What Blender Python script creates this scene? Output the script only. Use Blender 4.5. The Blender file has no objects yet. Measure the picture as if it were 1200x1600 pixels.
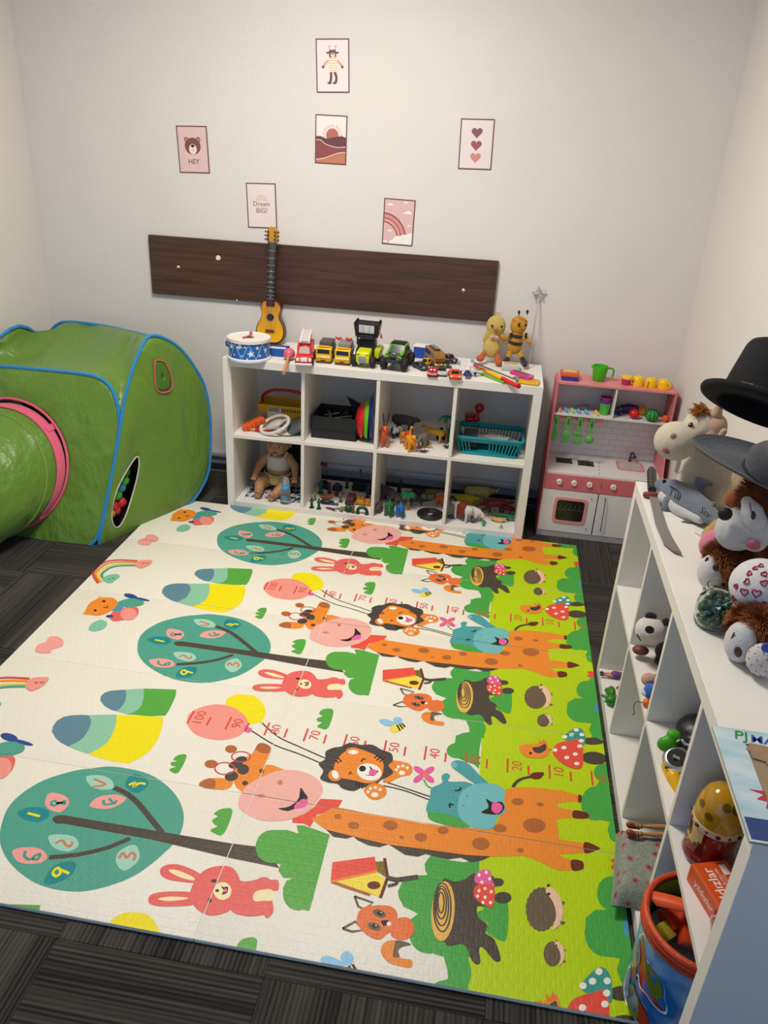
import bpy, bmesh, math, random
from mathutils import Vector, Matrix, Euler
from mathutils import geometry as mgeo
from mathutils import noise as mnoise
random.seed(7)
PI = math.pi
SC = bpy.context.scene
COL = SC.collection

# ------------------------------------------------------------------ camera
CP = (1.2486, -3.4179, 1.7325); YAW, PITCH, ROLL, FPX = -0.1322, -0.4488, 0.0572, 1223.8
_f = Vector((math.sin(YAW)*math.cos(PITCH), math.cos(YAW)*math.cos(PITCH), math.sin(PITCH)))
_r = Vector((math.cos(YAW), -math.sin(YAW), 0)); _u = _r.cross(_f)
R3 = math.cos(ROLL)*_r + math.sin(ROLL)*_u
U3 = -math.sin(ROLL)*_r + math.cos(ROLL)*_u
cam_d = bpy.data.cameras.new('camera'); cam = bpy.data.objects.new('camera', cam_d); COL.objects.link(cam)
cam.matrix_world = Matrix(((R3.x, U3.x, -_f.x, CP[0]), (R3.y, U3.y, -_f.y, CP[1]), (R3.z, U3.z, -_f.z, CP[2]), (0, 0, 0, 1)))
cam_d.sensor_fit = 'VERTICAL'; cam_d.sensor_height = 32.0; cam_d.lens = 32.0*FPX/1600.0
cam_d.clip_start = 0.02; cam_d.clip_end = 50
SC.camera = cam

# ------------------------------------------------------------------ light and exposure
SC.view_settings.view_transform = 'Standard'; SC.view_settings.look = 'None'
SC.view_settings.gamma = 1.0; SC.view_settings.use_curve_mapping = False
SC.view_settings.exposure = 0.0
world = bpy.data.worlds.new('world'); SC.world = world; world.use_nodes = True
world.node_tree.nodes['Background'].inputs[0].default_value = (0.32, 0.56, 1.0, 1)
world.node_tree.nodes['Background'].inputs[1].default_value = 1.0
LAMPS = [(0.50, -1.05, 57.0)]      # x, y, watts of the ceiling panel
CEIL = 2.75

# ------------------------------------------------------------------ helpers
def at(px, py, X=None, Y=None, Z=None):
    """point of the room seen at photo pixel (px,py) on a plane X, Y or Z = const"""
    d = _f + R3*((px-600)/FPX) - U3*((py-800)/FPX)
    C = Vector(CP)
    if X is not None: t = (X-C.x)/d.x
    elif Y is not None: t = (Y-C.y)/d.y
    else: t = (Z-C.z)/d.z
    return C + d*t
def at_plane(px, py, O, N):
    d = _f + R3*((px-600)/FPX) - U3*((py-800)/FPX)
    C = Vector(CP); return C + d*((Vector(O)-C).dot(N)/d.dot(N))
def lin(h):
    h = h.lstrip('#'); o = []
    for i in (0, 2, 4):
        c = int(h[i:i+2], 16)/255.0
        o.append(c/12.92 if c <= 0.04045 else ((c+0.055)/1.055)**2.4)
    return (o[0], o[1], o[2], 1.0)
_mats = {}
def mat(hexc, rough=0.5, metal=0.0, var=0.06, scale=30.0, bump=0.0, bscale=120.0, trans=0.0, coat=0.0, sheen=0.0, emit=0.0, alpha=1.0, ior=1.45, name=None):
    key = (hexc, rough, metal, var, scale, bump, bscale, trans, coat, sheen, emit, alpha)
    if key in _mats: return _mats[key]
    m = bpy.data.materials.new(name or ('surface_'+hexc.lstrip('#').lower())); m.use_nodes = True
    nt = m.node_tree; b = nt.nodes['Principled BSDF']
    c = lin(hexc)
    tc = nt.nodes.new('ShaderNodeTexCoord')
    if var > 0:
        n = nt.nodes.new('ShaderNodeTexNoise'); n.inputs['Scale'].default_value = scale; n.inputs['Detail'].default_value = 4
        nt.links.new(tc.outputs['Object'], n.inputs['Vector'])
        mx = nt.nodes.new('ShaderNodeMix'); mx.data_type = 'RGBA'
        mx.inputs[6].default_value = tuple(min(1, v*(1-var)) for v in c[:3])+(1,)
        mx.inputs[7].default_value = tuple(min(1, v*(1+var)) for v in c[:3])+(1,)
        nt.links.new(n.outputs['Fac'], mx.inputs[0]); nt.links.new(mx.outputs[2], b.inputs['Base Color'])
    else: b.inputs['Base Color'].default_value = c
    b.inputs['Roughness'].default_value = rough; b.inputs['Metallic'].default_value = metal
    b.inputs['Transmission Weight'].default_value = trans; b.inputs['Coat Weight'].default_value = coat
    b.inputs['Sheen Weight'].default_value = sheen; b.inputs['IOR'].default_value = ior
    b.inputs['Alpha'].default_value = alpha
    if emit > 0:
        b.inputs['Emission Color'].default_value = c; b.inputs['Emission Strength'].default_value = emit
    if bump > 0:
        n2 = nt.nodes.new('ShaderNodeTexNoise'); n2.inputs['Scale'].default_value = bscale; n2.inputs['Detail'].default_value = 5
        nt.links.new(tc.outputs['Object'], n2.inputs['Vector'])
        bp = nt.nodes.new('ShaderNodeBump'); bp.inputs['Strength'].default_value = bump; bp.inputs['Distance'].default_value = 0.01
        nt.links.new(n2.outputs['Fac'], bp.inputs['Height']); nt.links.new(bp.outputs[0], b.inputs['Normal'])
    _mats[key] = m
    return m
def plastic(h, r=0.32): return mat(h, rough=r, var=0.03)
def paint(h): return mat(h, rough=0.45, var=0.03)
def fabric(h, var=0.12): return mat(h, rough=0.9, var=var, scale=60, bump=0.35, bscale=260, sheen=0.25)
def knit(h): return mat(h, rough=0.95, var=0.22, scale=160, bump=1.0, bscale=330, sheen=0.2)
def metal(h, r=0.25): return mat(h, rough=r, metal=1.0, var=0.03)

def V(*a): return Vector(a)
def rotm(rx=0, ry=0, rz=0): return Euler((rx, ry, rz), 'XYZ').to_matrix()
def frame(z):
    z = Vector(z).normalized(); a = Vector((0, 0, 1)) if abs(z.z) < .9 else Vector((1, 0, 0))
    x = a.cross(z).normalized(); return x, z.cross(x), z
def catmull(pts, seg=6, closed=False):
    n = len(pts); out = []
    pts = [Vector(p) for p in pts]
    rng = range(n) if closed else range(n-1)
    for i in rng:
        if closed: p0, p1, p2, p3 = pts[i-1], pts[i], pts[(i+1) % n], pts[(i+2) % n]
        else: p0, p1, p2, p3 = pts[max(i-1, 0)], pts[i], pts[i+1], pts[min(i+2, n-1)]
        for k in range(seg):
            t = k/seg
            out.append(0.5*((2*p1)+(p2-p0)*t+(2*p0-5*p1+4*p2-p3)*t*t+(3*p1-p0-3*p2+p3)*t**3))
    if not closed: out.append(pts[-1])
    return out
class MB:
    def __init__(s, M=None): s.v = []; s.f = []; s.m = []; s.M = M
    def add(s, vs, fs, m=0):
        o = len(s.v)
        for p in vs:
            p = Vector(p); s.v.append(s.M @ p if s.M is not None else p)
        for f in fs: s.f.append([o+i for i in f]); s.m.append(m)
        return s
    def box(s, c, d, m=0, rot=None, bev=0.0, seg=2, taper=None):
        c = Vector(c); hx, hy, hz = d[0]/2, d[1]/2, d[2]/2
        if bev > 0:
            bm = bmesh.new(); bmesh.ops.create_cube(bm, size=1)
            for v in bm.verts: v.co = Vector((v.co.x*2*hx, v.co.y*2*hy, v.co.z*2*hz))
            bmesh.ops.bevel(bm, geom=bm.edges[:], offset=min(bev, hx*.98, hy*.98, hz*.98), segments=seg, profile=.5, affect='EDGES')
            vs = [v.co.copy() for v in bm.verts]; bm.verts.index_update()
            fs = [[v.index for v in f.verts] for f in bm.faces]; bm.free()
        else:
            vs = [Vector((x*hx, y*hy, z*hz)) for x in (-1, 1) for y in (-1, 1) for z in (-1, 1)]
            fs = [(0, 1, 3, 2), (4, 6, 7, 5), (0, 4, 5, 1), (2, 3, 7, 6), (0, 2, 6, 4), (1, 5, 7, 3)]
        if taper:
            for v in vs:
                t = (v.z/hz+1)/2
                v.x *= 1+(taper[0]-1)*t; v.y *= 1+(taper[1]-1)*t
        if rot is not None: vs = [rot @ v for v in vs]
        return s.add([v+c for v in vs], fs, m)
    def bb(s, x0, x1, y0, y1, z0, z1, m=0, bev=0.0, seg=2):
        return s.box(((x0+x1)/2, (y0+y1)/2, (z0+z1)/2), (abs(x1-x0), abs(y1-y0), abs(z1-z0)), m, None, bev, seg)
    def tube(s, pts, r, n=8, m=0, closed=False, caps=True):
        pts = [Vector(p) for p in pts]; N = len(pts)
        rs = r if isinstance(r, (list, tuple)) else [r]*N
        vs = []; X = None
        for i, p in enumerate(pts):
            if closed: t = pts[(i+1) % N]-pts[i-1]
            else: t = pts[min(i+1, N-1)]-pts[max(i-1, 0)]
            if t.length < 1e-9: t = Vector((0, 0, 1))
            t.normalize()
            if X is None: X, Yv, _ = frame(t)
            else:
                X = X-t*X.dot(t)
                if X.length < 1e-6: X, Yv, _ = frame(t)
                X.normalize(); Yv = t.cross(X)
            for k in range(n):
                a = 2*PI*k/n; vs.append(p+X*(math.cos(a)*rs[i])+Yv*(math.sin(a)*rs[i]))
        fs = []
        for i in range(N if closed else N-1):
            j = (i+1) % N
            for k in range(n):
                k2 = (k+1) % n; fs.append((i*n+k, i*n+k2, j*n+k2, j*n+k))
        if caps and not closed:
            fs.append(tuple(range(n-1, -1, -1))); fs.append(tuple((N-1)*n+k for k in range(n)))
        return s.add(vs, fs, m)
    def cyl(s, p0, p1, r0, r1=None, n=16, m=0): return s.tube([p0, p1], [r0, r0 if r1 is None else r1], n, m)
    def ell(s, c, r, m=0, rot=None, nu=16, nv=10):
        c = Vector(c); r = (r, r, r) if isinstance(r, (int, float)) else r
        vs = [Vector((0, 0, r[2]))]
        for i in range(1, nv):
            th = PI*i/nv
            for k in range(nu):
                a = 2*PI*k/nu; vs.append(Vector((r[0]*math.sin(th)*math.cos(a), r[1]*math.sin(th)*math.sin(a), r[2]*math.cos(th))))
        vs.append(Vector((0, 0, -r[2])))
        fs = [(0, 1+k, 1+(k+1) % nu) for k in range(nu)]
        for i in range(nv-2):
            for k in range(nu):
                a, b = 1+i*nu+k, 1+i*nu+(k+1) % nu
                fs.append((a, a+nu, b+nu, b))
        e = len(vs)-1; o = 1+(nv-2)*nu
        fs += [(e, o+(k+1) % nu, o+k) for k in range(nu)]
        if rot is not None: vs = [rot @ v for v in vs]
        return s.add([v+c for v in vs], fs, m)
    def lathe(s, prof, c=(0, 0, 0), n=24, m=0, axis=(0, 0, 1), a0=0, a1=2*PI, cap=False):
        X, Y, Z = frame(axis); 
        if abs(Vector(axis).normalized().z) > .9999: X, Y, Z = Vector((1, 0, 0)), Vector((0, 1, 0)), Vector((0, 0, 1))
        c = Vector(c); full = abs(a1-a0-2*PI) < 1e-6; cols = n if full else n+1
        vs = []
        for (r, z) in prof:
            for k in range(cols):
                a = a0+(a1-a0)*k/n; vs.append(c+X*(r*math.cos(a))+Y*(r*math.sin(a))+Z*z)
        fs = []
        for i in range(len(prof)-1):
            for k in range(n):
                k2 = (k+1) % cols; fs.append((i*cols+k, i*cols+k2, (i+1)*cols+k2, (i+1)*cols+k))
        if cap:
            fs.append(tuple(range(cols-1, -1, -1))); fs.append(tuple((len(prof)-1)*cols+k for k in range(cols)))
        return s.add(vs, fs, m)
    def prism(s, poly, d, O=(0, 0, 0), U=(1, 0, 0), W=(0, 0, 1), m=0, m2=None):
        """polygon in the plane (U,W) at O, extruded by d along U x W"""
        O, U, W = Vector(O), Vector(U).normalized(), Vector(W).normalized(); N = U.cross(W)
        n = len(poly)
        vs = [O+U*p[0]+W*p[1] for p in poly]+[O+U*p[0]+W*p[1]+N*d for p in poly]
        tri = mgeo.tessellate_polygon([[Vector((p[0], p[1], 0)) for p in poly]])
        s.add(vs, [], m)
        o = len(s.v)-2*n
        for t in tri:
            s.f.append([o+i for i in t]); s.m.append(m)
            s.f.append([o+n+i for i in reversed(t)]); s.m.append(m if m2 is None else m2)
        for i in range(n):
            j = (i+1) % n; s.f.append([o+i, o+j, o+n+j, o+n+i]); s.m.append(m)
        return s
    def build(s, name, mats, parent=None, smooth=40, kind=None, label=None, shell=False):
        me = bpy.data.meshes.new(name); me.from_pydata([tuple(v) for v in s.v], [], s.f)
        mats = mats if isinstance(mats, (list, tuple)) else [mats]
        for mm in mats: me.materials.append(mm)
        if len(mats) > 1: me.polygons.foreach_set('material_index', s.m)
        if not shell:
            bm = bmesh.new(); bm.from_mesh(me); bmesh.ops.recalc_face_normals(bm, faces=bm.faces[:]); bm.to_mesh(me); bm.free()
        if smooth:
            me.shade_smooth(); me.set_sharp_from_angle(angle=math.radians(smooth))
        me.update()
        o = bpy.data.objects.new(name, me); COL.objects.link(o)
        if parent is not None: o.parent = parent
        if kind: o['kind'] = kind
        if label: o['label'] = label
        return o
def tag(o, label, cat, group=None):
    o['label'] = label; o['category'] = cat
    if group: o['group'] = group
    return o
def thing(name, label, cat, loc=(0, 0, 0), rz=0.0, group=None, rot=None):
    o = bpy.data.objects.new(name, None); COL.objects.link(o); o.empty_display_size = .02
    o.location = loc; o.rotation_euler = rot if rot else (0, 0, rz)
    return tag(o, label, cat, group)
def struct(o): o['kind'] = 'structure'; return o
def blob(name, prims, m, parent=None, vox=0.004, sm=4, label=None):
    """soft body: ellipsoids ('e',c,r[,rot]) and tapered limbs ('l',pts,radii) fused to one skin"""
    b = MB()
    for p in prims:
        if p[0] == 'e': b.ell(p[1], p[2], rot=p[3] if len(p) > 3 else None, nu=14, nv=9)
        else:
            pts = [Vector(q) for q in p[1]]; rs = p[2] if isinstance(p[2], (list, tuple)) else [p[2]]*len(pts)
            b.tube(pts, rs, 10)
            for q, r in ((pts[0], rs[0]), (pts[-1], rs[-1])): b.ell(q, r, nu=10, nv=8)
    o = b.build(name, m, parent, smooth=0)
    md = o.modifiers.new('fuse', 'REMESH'); md.mode = 'VOXEL'; md.voxel_size = vox; md.use_smooth_shade = True
    if sm:
        ms = o.modifiers.new('soften', 'SMOOTH'); ms.iterations = sm; ms.factor = .5
    if label: o['label'] = label
    return o
_fontcache = {}
def text_tris(txt, size=1.0, bold=0.0, shear=0.0):
    """triangles (2-D) of a line of lettering, centred on the origin, cap height about 0.7*size"""
    key = (txt, bold, shear)
    if key not in _fontcache:
        cu = bpy.data.curves.new('lettering', 'FONT'); cu.body = txt; cu.size = 1; cu.align_x = 'CENTER'; cu.align_y = 'CENTER'
        cu.offset = bold; cu.shear = shear; cu.resolution_u = 3
        ob = bpy.data.objects.new('lettering', cu); COL.objects.link(ob)
        dg = bpy.context.evaluated_depsgraph_get(); me = ob.evaluated_get(dg).to_mesh()
        me.calc_loop_triangles()
        vs = [v.co.copy() for v in me.vertices]
        tr = [[(vs[i].x, vs[i].y) for i in t.vertices] for t in me.loop_triangles]
        ob.evaluated_get(dg).to_mesh_clear(); bpy.data.objects.remove(ob); bpy.data.curves.remove(cu)
        _fontcache[key] = tr
    return [[(x*size, y*size) for x, y in t] for t in _fontcache[key]]
def lettering(b, txt, size, O, U, W, m=0, lift=0.0, bold=0.0, shear=0.0):
    O, U, W = Vector(O), Vector(U).normalized(), Vector(W).normalized(); N = U.cross(W)
    for t in text_tris(txt, size, bold, shear): b.add([O+U*x+W*y+N*lift for x, y in t], [(0, 1, 2)], m)
def copy_tree(o, parent=None):
    c = o.copy(); COL.objects.link(c)
    if parent is not None: c.parent = parent
    for ch in [k for k in bpy.data.objects if k.parent == o]: copy_tree(ch, c)
    return c
def hit(px, py, ells, lift=0.0):
    # nearest point where the sight line through pixel (px,py) meets one of the ellipsoids (centre, radii)
    d = (_f + R3*((px-600)/FPX) - U3*((py-800)/FPX)).normalized(); C = Vector(CP); best = None
    for c, r in ells:
        o = C-Vector(c); r = (r, r, r) if isinstance(r, (int, float)) else r
        A = sum((d[i]/r[i])**2 for i in range(3)); B = 2*sum(o[i]*d[i]/r[i]**2 for i in range(3)); K = sum((o[i]/r[i])**2 for i in range(3))-1
        D = B*B-4*A*K
        if D < 0: continue
        t = (-B-math.sqrt(D))/(2*A)
        if best is None or t < best: best = t
    if best is None:
        c = Vector(ells[0][0]); best = (c-C).dot(d)
    return C+d*(best-lift)
def circle2(c, r, n=24, r2=None, a0=0, a1=2*PI):
    r2 = r if r2 is None else r2
    return [(c[0]+r*math.cos(a0+(a1-a0)*k/n), c[1]+r2*math.sin(a0+(a1-a0)*k/n)) for k in range(n)]
def rrect(w, h, r, n=5):
    o = []
    for cx, cy, a in ((w/2-r, h/2-r, 0), (-w/2+r, h/2-r, PI/2), (-w/2+r, -h/2+r, PI), (w/2-r, -h/2+r, 1.5*PI)):
        for k in range(n+1): o.append((cx+r*math.cos(a+PI/2*k/n), cy+r*math.sin(a+PI/2*k/n)))
    return o
# ------------------------------------------------------------------ room
WX0, WX1, WY = -1.10, 2.115, 0.445
YB = -5.2
def wallmat():
    m = mat('#DDD8D2', rough=0.72, var=0.03, scale=3.0, bump=0.07, bscale=90, name='painted_plaster'); return m
for nm, a in (('wall_back', (WX0-.1, WX1+.1, WY, WY+.1, 0, CEIL)), ('wall_left', (WX0-.1, WX0, YB, WY, 0, CEIL)), ('wall_right', (WX1, WX1+.1, YB, WY, 0, CEIL))):
    struct(MB().bb(*a).build(nm, wallmat(), smooth=0))
struct(MB().bb(WX0-.1, WX1+.1, YB-.1, WY+.1, CEIL, CEIL+.1).build('ceiling', mat('#E6E2DA', rough=.8, name='ceiling_paint'), smooth=0))
floor = struct(MB().bb(WX0-.1, WX1+.1, YB-.1, WY+.1, -.1, -.008).build('floor', mat('#1A1815', rough=.95), smooth=0))
def carpet():
    m = bpy.data.materials.new('ribbed_carpet'); m.use_nodes = True; nt = m.node_tree; b = nt.nodes['Principled BSDF']
    N, L = nt.nodes, nt.links
    tc = N.new('ShaderNodeTexCoord'); mp = N.new('ShaderNodeMapping'); mp.inputs['Scale'].default_value = (1.2, 1, 1)
    oi = N.new('ShaderNodeObjectInfo'); cx = N.new('ShaderNodeCombineXYZ'); ad = N.new('ShaderNodeVectorMath'); ad.operation = 'ADD'
    mu = N.new('ShaderNodeMath'); mu.operation = 'MULTIPLY'; mu.inputs[1].default_value = 37.0
    L.new(oi.outputs['Random'], mu.inputs[0]); L.new(mu.outputs[0], cx.inputs[1]); L.new(cx.outputs[0], ad.inputs[1])
    L.new(tc.outputs['Object'], ad.inputs[0]); L.new(ad.outputs[0], mp.inputs['Vector'])
    # ribs: noise stretched along x
    m1 = N.new('ShaderNodeMapping'); m1.inputs['Scale'].default_value = (1.2, 90, 1); L.new(mp.outputs[0], m1.inputs['Vector'])
    n1 = N.new('ShaderNodeTexNoise'); n1.inputs['Scale'].default_value = 1.0; n1.inputs['Detail'].default_value = 2; L.new(m1.outputs[0], n1.inputs['Vector'])
    m2 = N.new('ShaderNodeMapping'); m2.inputs['Scale'].default_value = (0.5, 9, 1); L.new(mp.outputs[0], m2.inputs['Vector'])
    n2 = N.new('ShaderNodeTexNoise'); n2.inputs['Scale'].default_value = 1.0; n2.inputs['Detail'].default_value = 1; L.new(m2.outputs[0], n2.inputs['Vector'])
    n3 = N.new('ShaderNodeTexNoise'); n3.inputs['Scale'].default_value = 500; L.new(tc.outputs['Object'], n3.inputs['Vector'])
    def madd(src, k, add):
        q = N.new('ShaderNodeMath'); q.operation = 'MULTIPLY_ADD'; q.inputs[1].default_value = k; L.new(src, q.inputs[0])
        if isinstance(add, float): q.inputs[2].default_value = add
        else: L.new(add, q.inputs[2])
        return q.outputs[0]
    wv = N.new('ShaderNodeTexWave'); wv.wave_type = 'BANDS'; wv.bands_direction = 'Y'; wv.inputs['Scale'].default_value = 27.0; wv.inputs['Distortion'].default_value = .6; wv.inputs['Detail'].default_value = 2; wv.inputs['Detail Scale'].default_value = 3
    L.new(tc.outputs['Object'], wv.inputs['Vector'])
    out = madd(wv.outputs['Fac'], .45, madd(n3.outputs['Fac'], .7, madd(n2.outputs['Fac'], 1.4, madd(n1.outputs['Fac'], 1.7, -1.70))))
    cr = N.new('ShaderNodeValToRGB'); cr.color_ramp.elements[0].position = .0; cr.color_ramp.elements[1].position = 1.0
    cr.color_ramp.elements[0].color = lin('#0C0B0A'); cr.color_ramp.elements[1].color = lin('#4C473E')
    L.new(out, cr.inputs[0]); L.new(cr.outputs[0], b.inputs['Base Color']); b.inputs['Roughness'].default_value = .95
    bp = N.new('ShaderNodeBump'); bp.inputs['Strength'].default_value = .6; bp.inputs['Distance'].default_value = .004
    L.new(out, bp.inputs['Height']); L.new(bp.outputs[0], b.inputs['Normal'])
    return m
CARPET = carpet()
tile_o = MB().box((0, 0, -.004), (.4992, .4992, .008), bev=.0012, seg=1).build('carpet_tile', CARPET, floor, smooth=0)
TX0, TY0 = -1.36, .43
first = True; k = 0
for i in range(8):
    for j in range(12):
        x = TX0+.5*i; y = TY0-.5*j
        if x-.25 > WX1 or x+.25 < WX0 or y-.25 > WY or y+.25 < YB: continue
        o = tile_o if first else tile_o.copy()
        if not first: COL.objects.link(o)
        first = False
        o.location = (x, y, 0); o.rotation_euler = (0, 0, PI/2*((i+j) % 2))
# skirting along the back and side walls: pale lip over a grey board, dark strip low on the back one
def skirt(nm, x0, x1, y0, y1):
    b = MB(); b.bb(x0, x1, y0, y1, 0, .085, 0); 
    struct(b.build(nm, mat('#8E949C', rough=.5), smooth=0))
skirt('baseboard_back', WX0, WX1, WY-.012, WY); skirt('baseboard_left', WX0, WX0+.012, YB, WY-.012); skirt('baseboard_right', WX1-.012, WX1, YB, WY-.012)
struct(MB().bb(WX0, WX1, WY-.028, WY, .085, .118, bev=.01).build('trim_1', mat('#B4B6BA', rough=.35), smooth=40))
struct(MB().bb(WX0, WX1, WY-.02, WY-.012, 0, .006).build('trim_2', mat('#8F8F8C', rough=.5), smooth=0))
struct(MB().bb(WX0, WX1, WY-.016, WY-.012, .006, .045).build('trim_3', mat('#33353A', rough=.6), smooth=0))
# ceiling panels
for i, (lx, ly, w) in enumerate(LAMPS):
    t = thing('ceiling_light', ['square white ceiling light panel above the play mat'][i], 'light', (lx, ly, CEIL))
    fr = MB()
    for x0, x1, y0, y1 in ((-.31, .31, .29, .31), (-.31, .31, -.31, -.29), (-.31, -.29, -.29, .29), (.29, .31, -.29, .29)): fr.bb(x0, x1, y0, y1, -.03, 0)
    fr.build('light_frame', mat('#EEEEEC', rough=.4), t, smooth=0)
    MB().bb(-.29, .29, -.29, .29, -.016, -.01).build('diffuser', mat('#FFF1DC', rough=.5, var=0, emit=2.0), t, smooth=0)
    ld = bpy.data.lights.new('lamp', 'AREA'); ld.shape = 'SQUARE'; ld.size = .58; ld.energy = w; ld.color = (1.0, .943, .89)
    lo = bpy.data.objects.new('lamp', ld); COL.objects.link(lo); lo.parent = t; lo.location = (0, 0, -.02)

# ------------------------------------------------------------------ white cube shelves
SH = .766
def shelfmat(): return mat('#E6E2D8', rough=.42, var=.03, scale=8, name='white_laminate')
def cube_shelf(name, label, L, H, D):
    """along x from 0..L, front at y=0, depth to D"""
    t = thing(name, label, 'shelf')
    w = shelfmat(); e = .0385; dvd = .016; cell = (L-2*e-3*dvd)/4
    B = .0012
    MB().bb(0, e, 0, D, 0, H-e, bev=B, seg=1).build('side_panel', w, t); MB().bb(L-e, L, 0, D, 0, H-e, bev=B, seg=1).build('side_panel', w, t)
    MB().bb(0, L, 0, D, H-e, H, bev=B, seg=1).build('top_panel', w, t); MB().bb(e, L-e, 0, D, 0, e, bev=B, seg=1).build('bottom_panel', w, t)
    xs = []
    for i in range(3):
        x = e+cell*(i+1)+dvd*i; xs.append(x)
        MB().bb(x, x+dvd, .002, D, e, H-e, bev=B/2, seg=1).build('divider', w, t)
    z = H/2-dvd/2
    for i in range(4):
        x = e+(cell+dvd)*i; MB().bb(x, x+cell, .002, D, z, z+dvd, bev=B/2, seg=1).build('shelf_board', w, t)
    return t
s1 = cube_shelf('cube_shelf', 'white two-row cube shelf standing against the back wall under the brown board', 1.47, SH, .39)
s1.location = (0, 0, 0)
s2 = cube_shelf('cube_shelf', 'white two-row cube shelf standing along the right wall in the foreground', 1.4614, .758, .365)
s2.location = (1.743, -.9696, 0); s2.rotation_euler = (0, 0, -PI/2)
RX, RY, RH = 1.743, -.9696, .758
# ------------------------------------------------------------------ folding play mat
MX0, MXM, MX1 = -.3209, .7037, 1.7298
MY0, MP, MZ = .0015, .4545, .012
PER = .835
def mat_skin(h):
    key = 'skin'+h
    if key in _mats: return _mats[key]
    m = bpy.data.materials.new('play_mat_print_'+h.lstrip('#').lower()); m.use_nodes = True; nt = m.node_tree; b = nt.nodes['Principled BSDF']; N, L = nt.nodes, nt.links
    b.inputs['Base Color'].default_value = lin(h); b.inputs['Roughness'].default_value = .40; b.inputs['Specular IOR Level'].default_value = .32
    tc = N.new('ShaderNodeTexCoord'); br = N.new('ShaderNodeTexBrick'); br.inputs['Scale'].default_value = 1.0
    br.inputs['Brick Width'].default_value = .024; br.inputs['Row Height'].default_value = .024; br.inputs['Mortar Size'].default_value = .0035; br.inputs['Mortar Smooth'].default_value = .5
    n = N.new('ShaderNodeTexNoise'); n.inputs['Scale'].default_value = 210; n.inputs['Detail'].default_value = 3
    n2 = N.new('ShaderNodeTexNoise'); n2.inputs['Scale'].default_value = 9
    L.new(tc.outputs['Object'], br.inputs['Vector']); L.new(tc.outputs['Object'], n.inputs['Vector']); L.new(tc.outputs['Object'], n2.inputs['Vector'])
    a = N.new('ShaderNodeMath'); a.operation = 'MULTIPLY_ADD'; a.inputs[1].default_value = .9; L.new(n.outputs['Fac'], a.inputs[0])
    f = N.new('ShaderNodeMath'); f.operation = 'MULTIPLY'; f.inputs[1].default_value = -.35; L.new(br.outputs['Fac'], f.inputs[0]); L.new(f.outputs[0], a.inputs[2])
    a2 = N.new('ShaderNodeMath'); a2.operation = 'MULTIPLY_ADD'; a2.inputs[1].default_value = 2.5; L.new(n2.outputs['Fac'], a2.inputs[0]); L.new(a.outputs[0], a2.inputs[2])
    bp = N.new('ShaderNodeBump'); bp.inputs['Strength'].default_value = .45; bp.inputs['Distance'].default_value = .0022
    L.new(a2.outputs[0], bp.inputs['Height']); L.new(bp.outputs[0], b.inputs['Normal'])
    _mats[key] = m; return m
RG = {'5': (0, 1100, 3.0), '6': (380, 1060, 3.478), '7': (660, 1060, 2.963), '4': (0, 780, 3.0), '8': (380, 780, 3.75), '0': (0, 0, 1.0)}
ART = []        # (colour, [triangles in mat metres], layer)
COLS = dict(te='#4E9F88', dl='#158687', ll='#A0CFB8', pk='#F0A095', tr='#4C4238', sl='#5E8594', mi='#8CC3A2', ye='#F0DF00', gr='#55A63E', bp='#EE9686',
            rb='#E6645C', cr='#F6E6B0', li='#B6D200', gg='#47A443', og='#EC8A2C', br='#B0642E', ho='#6A2A14', dk='#46403A', re='#E8503E', bk='#1E1A18',
            gl='#C8413A', fp='#EEB0A2', no='#C9805C', hp='#E8609C', wt='#F4EFE2', bl='#8CC4E4', he='#4A9EA0', hm='#72BABC', rl='#D8473C', st='#E6B552',
            hd='#6B5A44', hf='#F0C4A4', nv='#27478C', cl='#7FBFA0', sr='#E87436', tw='#2F86A0', bo='#7C6A20', dg='#3C9A88', yb='#F4DC48', db='#4B96B0')
def m2(px, py, rg, tile):
    x0, y0, s = RG[rg]; p = at(x0+px/s, y0+py/s, Z=MZ); return (p.x, p.y-PER*tile)
_layer = [0]
def put(c, poly):
    try: tri = mgeo.tessellate_polygon([[Vector((p[0], p[1], 0)) for p in poly]])
    except Exception: return
    _layer[0] += 1
    ART.append((c, [[poly[i] for i in t] for t in tri], _layer[0]))
def sh(c, rg, pts, s=1, tile=0):
    P = [m2(a, b, rg, tile) for a, b in pts]
    if s: P = [(p.x, p.y) for p in catmull([Vector((a, b, 0)) for a, b in P], 5, True)]
    put(c, P)
def el(c, rg, cx, cy, rx, ry, rot=0, tile=0, n=20):
    r = math.radians(rot)
    sh(c, rg, [(cx+rx*math.cos(t)*math.cos(r)-ry*math.sin(t)*math.sin(r), cy+rx*math.cos(t)*math.sin(r)+ry*math.sin(t)*math.cos(r)) for t in [2*PI*k/n for k in range(n)]], 0, tile)
def stk(c, rg, pts, w, tile=0, s=1, closed=False):
    P = [Vector((*m2(a, b, rg, tile), 0)) for a, b in pts]
    if s: P = catmull(P, 4, closed)
    if closed: P.append(P[0])
    n = len(P); tr = []; L = []; Rr = []
    for i in range(n):
        t = P[min(i+1, n-1)]-P[max(i-1, 0)]
        if t.length < 1e-9: continue
        t.normalize(); nn = Vector((-t.y, t.x, 0))*w/2
        L.append(P[i]+nn); Rr.append(P[i]-nn)
    for i in range(len(L)-1):
        tr.append([(L[i].x, L[i].y), (L[i+1].x, L[i+1].y), (Rr[i+1].x, Rr[i+1].y)]); tr.append([(L[i].x, L[i].y), (Rr[i+1].x, Rr[i+1].y), (Rr[i].x, Rr[i].y)])
    _layer[0] += 1; ART.append((c, tr, _layer[0]))
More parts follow.
